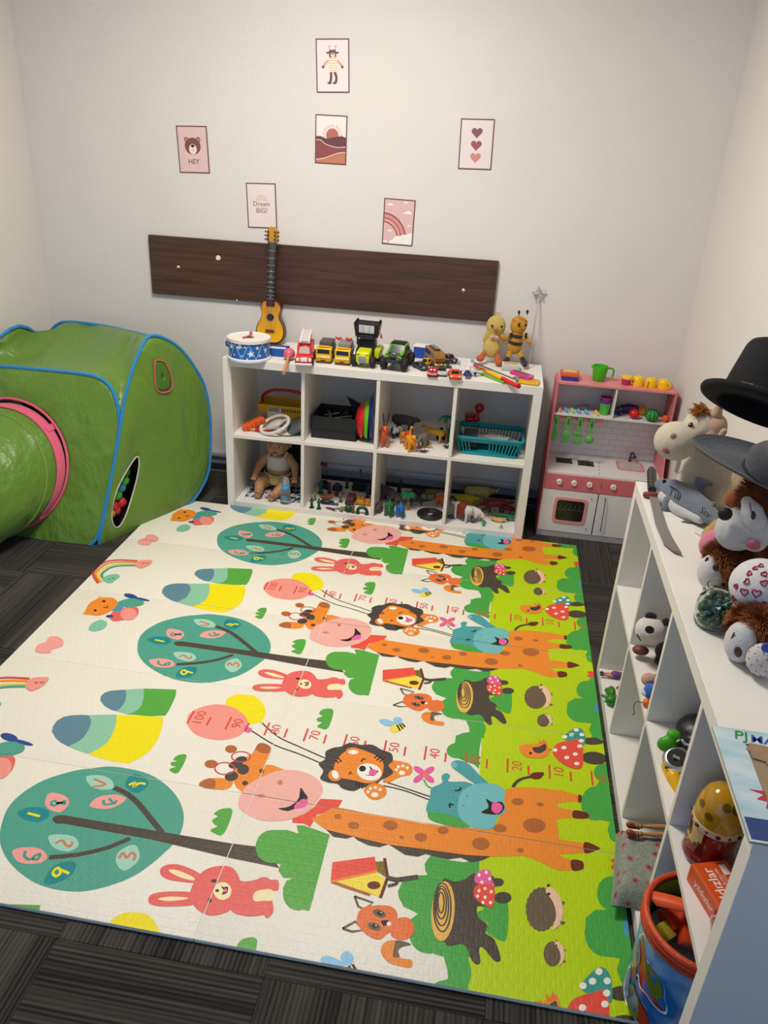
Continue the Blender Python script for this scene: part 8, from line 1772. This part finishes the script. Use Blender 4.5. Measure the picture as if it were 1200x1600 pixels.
for k in range(3): MB().tube([(.0506*math.cos(a), .0506*math.sin(a), z) for a, z in [(PI-.1+.12*k+.05*math.sin(q), .060+.008*q) for q in range(5)]], .0008, 4).build('drawn_line', paint('#3A2412'), eg)
for k, (a, z) in enumerate(((-2.2, .150), (-1.35, .158), (-.7, .135), (-2.7, .140), (-1.8, .172))): r = {.150: .0475, .158: .0445, .135: .0502, .140: .0497, .172: .0385}[z]; MB().ell((r*math.cos(a), r*math.sin(a), z), (.010, .010, .010) if k != 2 else (.006, .006, .006), nu=10, nv=8).build('brown_spot', mat('#7A5A10', rough=.15), eg) if False else None
def spot(a, z0, rr):
    prof = [(.0505, .104), (.0507, .125), (.0473, .150), (.0385, .172), (.0245, .186)]
    def rad(z):
        for (r0, z_0), (r1, z_1) in zip(prof, prof[1:]):
            if z_0 <= z <= z_1: return r0+(r1-r0)*(z-z_0)/(z_1-z_0)
        return prof[0][0]
    b = MB(); pts = [(a, z0)]+[(a+rr/rad(z0)*math.cos(2*PI*k/14), z0+rr*.9*math.sin(2*PI*k/14)) for k in range(14)]; b.add([((rad(z)+.0009)*math.cos(t), (rad(z)+.0009)*math.sin(t), z+.0003) for t, z in pts], [(0, k+1, (k+1) % 14+1) for k in range(14)]); b.build('brown_spot', mat('#6E5208', rough=.15), eg, shell=True)
for a, z, r in ((-2.35, .138, .009), (-1.2, .168, .012), (-1.75, .170, .009), (-.75, .128, .008), (-2.9, .150, .008), (-.3, .150, .010)): spot(a, z, r)
# orange box of logic blocks
p0, p1 = at(1072, 1373, Z=RU), at(1115, 1445, Z=RU); d = (p1-p0); ang = math.atan2(d.y, d.x); Lb = .118; Wb = .078; Hb = .044
ob_ = thing('block_box', 'orange cardboard box of toy logic blocks in front of the nesting doll', 'box', p0, ang)   # x runs along the near long edge, y to the right
sgn_ = 1
b = MB(); b.bb(0, Lb, 0, Wb, 0, Hb, bev=.001, seg=1); b.build('carton', mat('#D8501C', rough=.35), ob_, smooth=0)
b = MB(); Ux, Uy = V(1, 0, 0), V(0, 1, 0)
zt2 = Hb+.0004
lettering(b, 'yıldızlar', .029, (Lb*.50, Wb*.34, zt2), (-1, 0, 0), (0, -1, 0), bold=.012)
lettering(b, 'MANTIK BLOKLARI', .0085, (Lb*.46, Wb*.56, zt2), (-1, 0, 0), (0, -1, 0)); lettering(b, 'LOGIC BLOCKS', .0062, (Lb*.46, Wb*.66, zt2), (-1, 0, 0), (0, -1, 0))
for P_ in ([(.010, .055), (.034, .055), (.034, .069), (.010, .069)], [(.050, .058), (.064, .056), (.060, .074)], [(.072, .060), (.080, .057), (.090, .062), (.090, .071), (.080, .075), (.072, .071)], [(.040, .070), (.046, .070), (.046, .076), (.040, .076)], [(.098, .060), (.108, .059), (.108, .070)]): b.add([(x, y, zt2) for x, y in P_], [tuple(range(len(P_)))])
for k in range(24): x = .004+k*(Lb-.008)/24; b.add([(x, .003, zt2), (x+.0025, .003, zt2), (x+.0025, .0038, zt2), (x, .0038, zt2)], [(0, 1, 2, 3)]); b.add([(x, Wb-.0038, zt2), (x+.0025, Wb-.0038, zt2), (x+.0025, Wb-.003, zt2), (x, Wb-.003, zt2)], [(0, 1, 2, 3)])
lettering(b, 'yıldızlar', .022, (Lb*.5, -.0004, Hb*.5), (1, 0, 0), (0, 0, 1), bold=.006)
b.build('printed_lettering', paint('#F2E4DA'), ob_, smooth=0, shell=True)
t = thing('red_bottle', 'glossy red plastic bottle lying along the near end panel', 'bottle', V(1.800, -2.305, RU+.0225)); dd = (V(1.782, -2.388, RU+.021)-t.location)
MB().tube([dd*-.15, dd*-.02, dd*.0, dd*.85, dd*1.0], [.018, .0215, .0222, .021, .016], 20).build('bottle_body', mat('#8A0E1A', rough=.1, coat=.5), t, smooth=60); MB().tube([dd*-.25, dd*-.15], [.017, .018], 20).build('bright_cap', mat('#C81018', rough=.2), t, smooth=50); MB().tube([dd*.10, dd*.115], .0226, 20).build('white_ring', paint('#E8E4E0'), t, smooth=50)
MB().ell(dd*.58+V(-.018, -.006, .010), (.007, .010, .008)).build('black_mark', paint('#141214'), t)
# doll and floral cushion, lower third cube
cu = thing('floral_bag', 'grey-green fabric bag with pink flowers sticking out of the lower shelf', 'bag', V(1.745, -1.88, RL))
def floral():
    m = bpy.data.materials.new('floral_cotton'); m.use_nodes = True; nt = m.node_tree; b = nt.nodes['Principled BSDF']; N, L = nt.nodes, nt.links; tc = N.new('ShaderNodeTexCoord')
    v = N.new('ShaderNodeTexVoronoi'); v.inputs['Scale'].default_value = 32; v2 = N.new('ShaderNodeTexVoronoi'); v2.inputs['Scale'].default_value = 210; L.new(tc.outputs['Object'], v.inputs['Vector']); L.new(tc.outputs['Object'], v2.inputs['Vector'])
    r = N.new('ShaderNodeValToRGB'); r.color_ramp.elements[0].position = .10; r.color_ramp.elements[0].color = lin('#A82850'); r.color_ramp.elements[1].position = .42; r.color_ramp.elements[1].color = lin('#B4BAAC'); e = r.color_ramp.elements.new(.25); e.color = lin('#D08C98'); L.new(v.outputs['Distance'], r.inputs[0])
    r2 = N.new('ShaderNodeValToRGB'); r2.color_ramp.elements[0].color = lin('#E4E0D4'); r2.color_ramp.elements[1].color = lin('#8E9A90'); r2.color_ramp.elements[1].position = .6; L.new(v2.outputs['Distance'], r2.inputs[0])
    mx = N.new('ShaderNodeMix'); mx.data_type = 'RGBA'; mx.blend_type = 'MULTIPLY'; mx.inputs[0].default_value = .75; L.new(r.outputs[0], mx.inputs[6]); L.new(r2.outputs[0], mx.inputs[7]); L.new(mx.outputs[2], b.inputs['Base Color']); b.inputs['Roughness'].default_value = .9; return m
FLO = floral(); cs = [at(968, 1284, Z=.090), at(1042, 1292, Z=.090), at(1030, 1400, Z=.090), at(961, 1396, Z=.090)]; cz = Vector(cu.location); b = MB()
cs = [p for p in cs]; cs[1].x = max(cs[1].x, 1.85); cs[2].x = max(cs[2].x, 1.83); 
n = 14; top_, bot_ = [], []
for j in range(n+1):
    for i in range(n+1):
        u, w_ = i/n, j/n; p = cs[0].lerp(cs[1], u).lerp(cs[3].lerp(cs[2], u), w_); k = min(1, 6*min(u, 1-u, w_, 1-w_))**.5; p = p-cz
        top_.append(V(p.x, p.y, .004+.048*k+.002*math.sin(u*20)*math.sin(w_*17))); bot_.append(V(p.x, p.y, .0035))
b.add(top_+bot_, []); g_ = n+1
for j in range(n):
    for i in range(n): a = j*g_+i; b.f.append([a, a+1, a+g_+1, a+g_]); b.f.append([g_*g_+a, g_*g_+a+g_, g_*g_+a+g_+1, g_*g_+a+1]); b.m += [0, 0]
for k in range(n):
    for (a, c) in ((k, k+1), (n*g_+k+1, n*g_+k), ((k+1)*g_, k*g_), (k*g_+n, (k+1)*g_+n)): b.f.append([a, a+g_*g_, c+g_*g_, c]); b.m.append(0)
b.build('bag_body', FLO, cu, smooth=70); MB().tube([top_[k]+V(0, 0, .001) for k in [0, n, n*g_+n, n*g_]], .0018, 6, closed=True).build('hem', mat('#8E968A', rough=.9, var=.3, scale=200), cu)
dz = RL+.058; lg = thing('fashion_doll', 'slim doll lying with bare legs and brown sandals over the floral bag', 'doll', at(1005, 1295, Z=dz)); z0 = lg.location.copy(); SK2 = mat('#B8875E', rough=.35, var=.04)
for k, (y0, dy) in enumerate(((1291, 0), (1303, 1))):
    f0, f1, f2, f3 = at(989, y0-1, Z=dz+.008)-z0, at(1001, y0, Z=dz+.009)-z0, at(1008, y0, Z=dz+.008)-z0, at(1052, y0+2, Z=dz+.006)-z0
    f4 = f3+V(.05, 0, 0); blob('leg', [('l', [f1, f2, f2.lerp(f3, .4), f3, f4], [.0052, .0045, .0075, .0068, .010]), ('l', [f0, f1], [.0065, .006])], SK2, lg, vox=.0022, sm=2)
    blob('sandal', [('l', [f0+V(-.010, 0, .001), f0+V(-.001, 0, -.001)], [.0088, .0085])], mat('#8E3A18', rough=.3), lg, vox=.0022, sm=1)
    MB().tube([f0+V(-.012, 0, -.007), f1+V(.0, 0, -.008)], .0035, 6).build('sole', mat('#6E2A12', rough=.4), lg)
    for q in (.30, .65, 1.1): c = f0.lerp(f1, q); MB().lathe([(.0066, -.001), (.0072, 0), (.0066, .001)], c, 14, 0, (1, 0, .1)).build('strap', mat('#4A1A10', rough=.4), lg)
blob('dress', [('l', [at(1052, 1296, Z=dz)-z0+V(.05, 0, .008), at(1052, 1296, Z=dz)-z0+V(.13, 0, .010)], [.020, .016])], mat('#B06A80', rough=.7), lg, vox=.003); MB().ell(at(1052, 1296, Z=dz)-z0+V(.155, 0, .012), (.016, .013, .015)).build('head', SK2, lg, smooth=180)
# zip bag of building blocks, lower fourth cube
zc = V(1.800, -2.232, .0); BR_ = .112; zb = thing('zip_bag', 'round blue zipped bag with orange rim full of plastic blocks in the lower shelf', 'bag', V(zc.x, zc.y, RL+.001))
def bagskin():
    m = bpy.data.materials.new('printed_vinyl'); m.use_nodes = True; nt = m.node_tree; b = nt.nodes['Principled BSDF']; N, L = nt.nodes, nt.links; tc = N.new('ShaderNodeTexCoord'); n_ = N.new('ShaderNodeTexNoise'); n_.inputs['Scale'].default_value = 9; n_.inputs['Distortion'].default_value = 1; L.new(tc.outputs['Object'], n_.inputs['Vector']); r = N.new('ShaderNodeValToRGB'); r.color_ramp.elements[0].position = .4; r.color_ramp.elements[0].color = lin('#1668B0'); r.color_ramp.elements[1].position = .66; r.color_ramp.elements[1].color = lin('#7FB0D8'); L.new(n_.outputs['Fac'], r.inputs[0]); L.new(r.outputs[0], b.inputs['Base Color']); b.inputs['Roughness'].default_value = .2; return m
BH = .262
MB().lathe([(0, 0), (BR_*.96, 0), (BR_, .006), (BR_*1.0, BH*.5), (BR_*1.01, BH), (BR_*.99, BH), (BR_*.98, .008), (0, .004)], n=64).build('bag_wall', bagskin(), zb, smooth=60)
for z, m_ in ((BH-.004, '#C8401C'), (BH-.018, '#A8381C'), (BH+.008, '#D04A20')): MB().tube([(BR_*1.01*math.cos(a), BR_*1.01*math.sin(a), z) for a in [2*PI*k/64 for k in range(64)]], .0072, 8, closed=True).build('orange_rim', mat(m_, rough=.5, bump=.3), zb)
# opened lid standing inside at the back
b = MB(); b.lathe([(BR_*.93, BH+.003), (BR_*.93, BH-.06)], (0, 0, 0), 30, 0, a0=1.2, a1=4.1); o = b.build('green_lining', mat('#7A9A18', rough=.25, var=.1), zb, shell=True); md = o.modifiers.new('thickness', 'SOLIDIFY'); md.thickness = .002
hA, hB = V(-BR_*.88, .040, BH+.002), V(BR_*.55, -.008, BH+.010)
b = MB(); n_ = 12; b.add([hA.lerp(hB, i/n_)+V(-.01*s, .018*s, .014*math.sin(PI*i/n_)) for i in range(n_+1) for s in (-1, 1)], [(2*i, 2*i+1, 2*i+3, 2*i+2) for i in range(n_)]); o = b.build('carry_strap', mat('#E0541E', rough=.5), zb, shell=True); md = o.modifiers.new('thickness', 'SOLIDIFY'); md.thickness = .003
# printed blocks on the wall: a parrot-like cluster of coloured shapes
def on_wall(pts, c, lift=.0012, nm='printed_shape'):
    b = MB(); tr = mgeo.tessellate_polygon([[Vector((x, y, 0)) for x, y in pts]]); R_ = BR_*1.003+lift; b.add([(R_*math.cos(a/BR_-PI+.35), R_*math.sin(a/BR_-PI+.35), z) for a, z in pts], [tuple(t) for t in tr]); b.build(nm, mat(c, rough=.25, var=.08), zb, smooth=0, shell=True)
def sm2(P, s=5): return [(p.x, p.y) for p in catmull([Vector((a, b_, 0)) for a, b_ in P], s, True)]
on_wall(sm2([(-.030, .215), (-.020, .225), (-.005, .205), (.010, .185), (.035, .190), (.060, .170), (.068, .140), (.078, .120), (.078, .100), (.055, .098), (.030, .105), (.010, .100), (-.002, .118), (-.010, .100), (-.024, .104), (-.036, .130), (-.045, .165), (-.040, .195)]), '#E8E6E0', .0006)
on_wall(sm2([(-.026, .212), (-.018, .218), (-.004, .196), (.012, .170), (.030, .140), (.055, .115), (.072, .104), (.055, .102), (.030, .110), (.012, .108), (-.002, .130), (-.014, .160)]), '#A83018', .0012)
on_wall(sm2([(.010, .176), (.034, .184), (.056, .165), (.062, .135), (.045, .122), (.030, .135)]), '#5E7A1A', .0016); on_wall(sm2([(-.036, .190), (-.024, .190), (-.008, .160), (-.012, .135), (-.028, .150)]), '#2E5E9A', .0018)
on_wall(sm2([(-.042, .165), (-.034, .165), (-.020, .140), (-.010, .122), (-.022, .108), (-.032, .128)]), '#C88A18', .0018); on_wall(sm2([(-.024, .118), (-.010, .122), (-.004, .104), (-.014, .092), (-.024, .100)]), '#7A1414', .0022)
on_wall(sm2([(-.05, .085), (-.02, .088), (.02, .075), (.05, .06), (.06, .02), (.0, .008), (-.05, .02)]), '#E8E6E0', .0006); on_wall(sm2([(-.010, .080), (.018, .068), (.030, .040), (.020, .012), (-.012, .014), (-.020, .050)]), '#4E7A1C', .0014)
on_wall(sm2([(.020, .070), (.046, .058), (.054, .030), (.034, .014), (.026, .040)]), '#B83A18', .0018); on_wall(sm2([(-.045, .080), (-.030, .082), (-.020, .040), (-.036, .020), (-.046, .050)]), '#6A5AA0', .0014); on_wall(sm2([(-.030, .060), (-.020, .062), (-.012, .030), (-.024, .016)]), '#1E6AB0', .0018)
def block(px, py, c, w_, lb, rz): t = tag(MB().box((0, 0, 0), w_, bev=.003).build('plastic_block', mat(c, rough=.3)), lb, 'block', 'plastic blocks in the zip bag'); t.location = at(px, py, Z=RL+BH-.035); t.rotation_euler = (.35, .25, rz); return t
block(1085, 1432, '#2A6AC0', (.045, .05, .03), 'blue plastic block under the orange strap', .4); block(1052, 1436, '#C83A1E', (.050, .045, .030), 'red-orange plastic block leftmost in the bag', .6); block(1074, 1447, '#C23A20', (.030, .06, .03), 'dark orange plastic block in the middle', .2); block(1090, 1450, '#6E7E1C', (.05, .035, .03), 'olive plastic block behind the front red block', .1); block(1085, 1468, '#D0401E', (.06, .035, .03), 'red plastic block nearest the bag rim', .0); block(1040, 1455, '#A89A30', (.03, .035, .02), 'gold-green crinkly block by the left rim', .8)
b = MB(); b.add([(BR_*.9*math.cos(a), BR_*.9*math.sin(a), BH-.075) for a in [2*PI*k/40 for k in range(40)]], [tuple(range(40))]); b.build('inner_bag', mat('#B8CCE4', rough=.15, var=.15, scale=20, bump=.6, bscale=30), zb, smooth=0, shell=True)
# small dolls and frog, lower first cube
t = thing('purple_doll', 'little doll in a purple dress lying in the far lower cube', 'doll', V(1.79, -1.055, RL+.010)); blob('legs', [('l', [V(-.040, .004, 0), V(.0, .003, .001)], [.0035, .006]), ('l', [V(-.040, -.008, 0), V(.0, -.006, .001)], [.0035, .006])], mat('#C08A74', rough=.4), t, vox=.002, sm=1); blob('dress', [('l', [V(.0, 0, .003), V(.035, 0, .004)], [.014, .010])], mat('#6E4678', rough=.6), t, vox=.003); MB().ell(V(.060, 0, .006), (.013, .011, .012)).build('head', mat('#C08A74', rough=.4), t, smooth=180)
for y in (.004, -.008): MB().ell(V(-.044, y, .001), (.007, .005, .006)).build('shoe', mat('#3A4660', rough=.4), t)
t = thing('green_frog', 'bright green plastic frog at the edge of the far lower cube', 'toy animal', at(948, 1098, Z=RL)+V(.012, .006, 0)); GF2 = mat('#2A7A1C', rough=.35, var=.1)
blob('body', [('e', (.004, .030, .020), (.014, .026, .018)), ('e', (0, -.012, .018), (.021, .018, .017)), ('l', [(-.016, -.004, .022), (-.030, .004, .020)], [.006, .005]), ('l', [(.016, -.004, .022), (.030, -.002, .020)], [.006, .005]), ('l', [(-.010, .045, .014), (-.004, .06, .008)], [.008, .006])], GF2, t, vox=.0025)
for s in (-1, 1): MB().ell((s*.008, -.027, .024), .0022).build('eye', paint('#12300E'), t)
t = thing('pink_crab', 'tiny pink and amber plastic creature beside the green frog', 'toy animal', at(960, 1084, Z=RL)+V(.02, 0, .004)); blob('body', [('e', (0, 0, .010), (.014, .014, .010))], mat('#C08A2A', rough=.35), t, vox=.002); blob('claws', [('l', [(-.014, .010, .014), (-.004, .018, .018), (.012, .016, .016)], .004)], mat('#B82A60', rough=.3), t, vox=.0018)
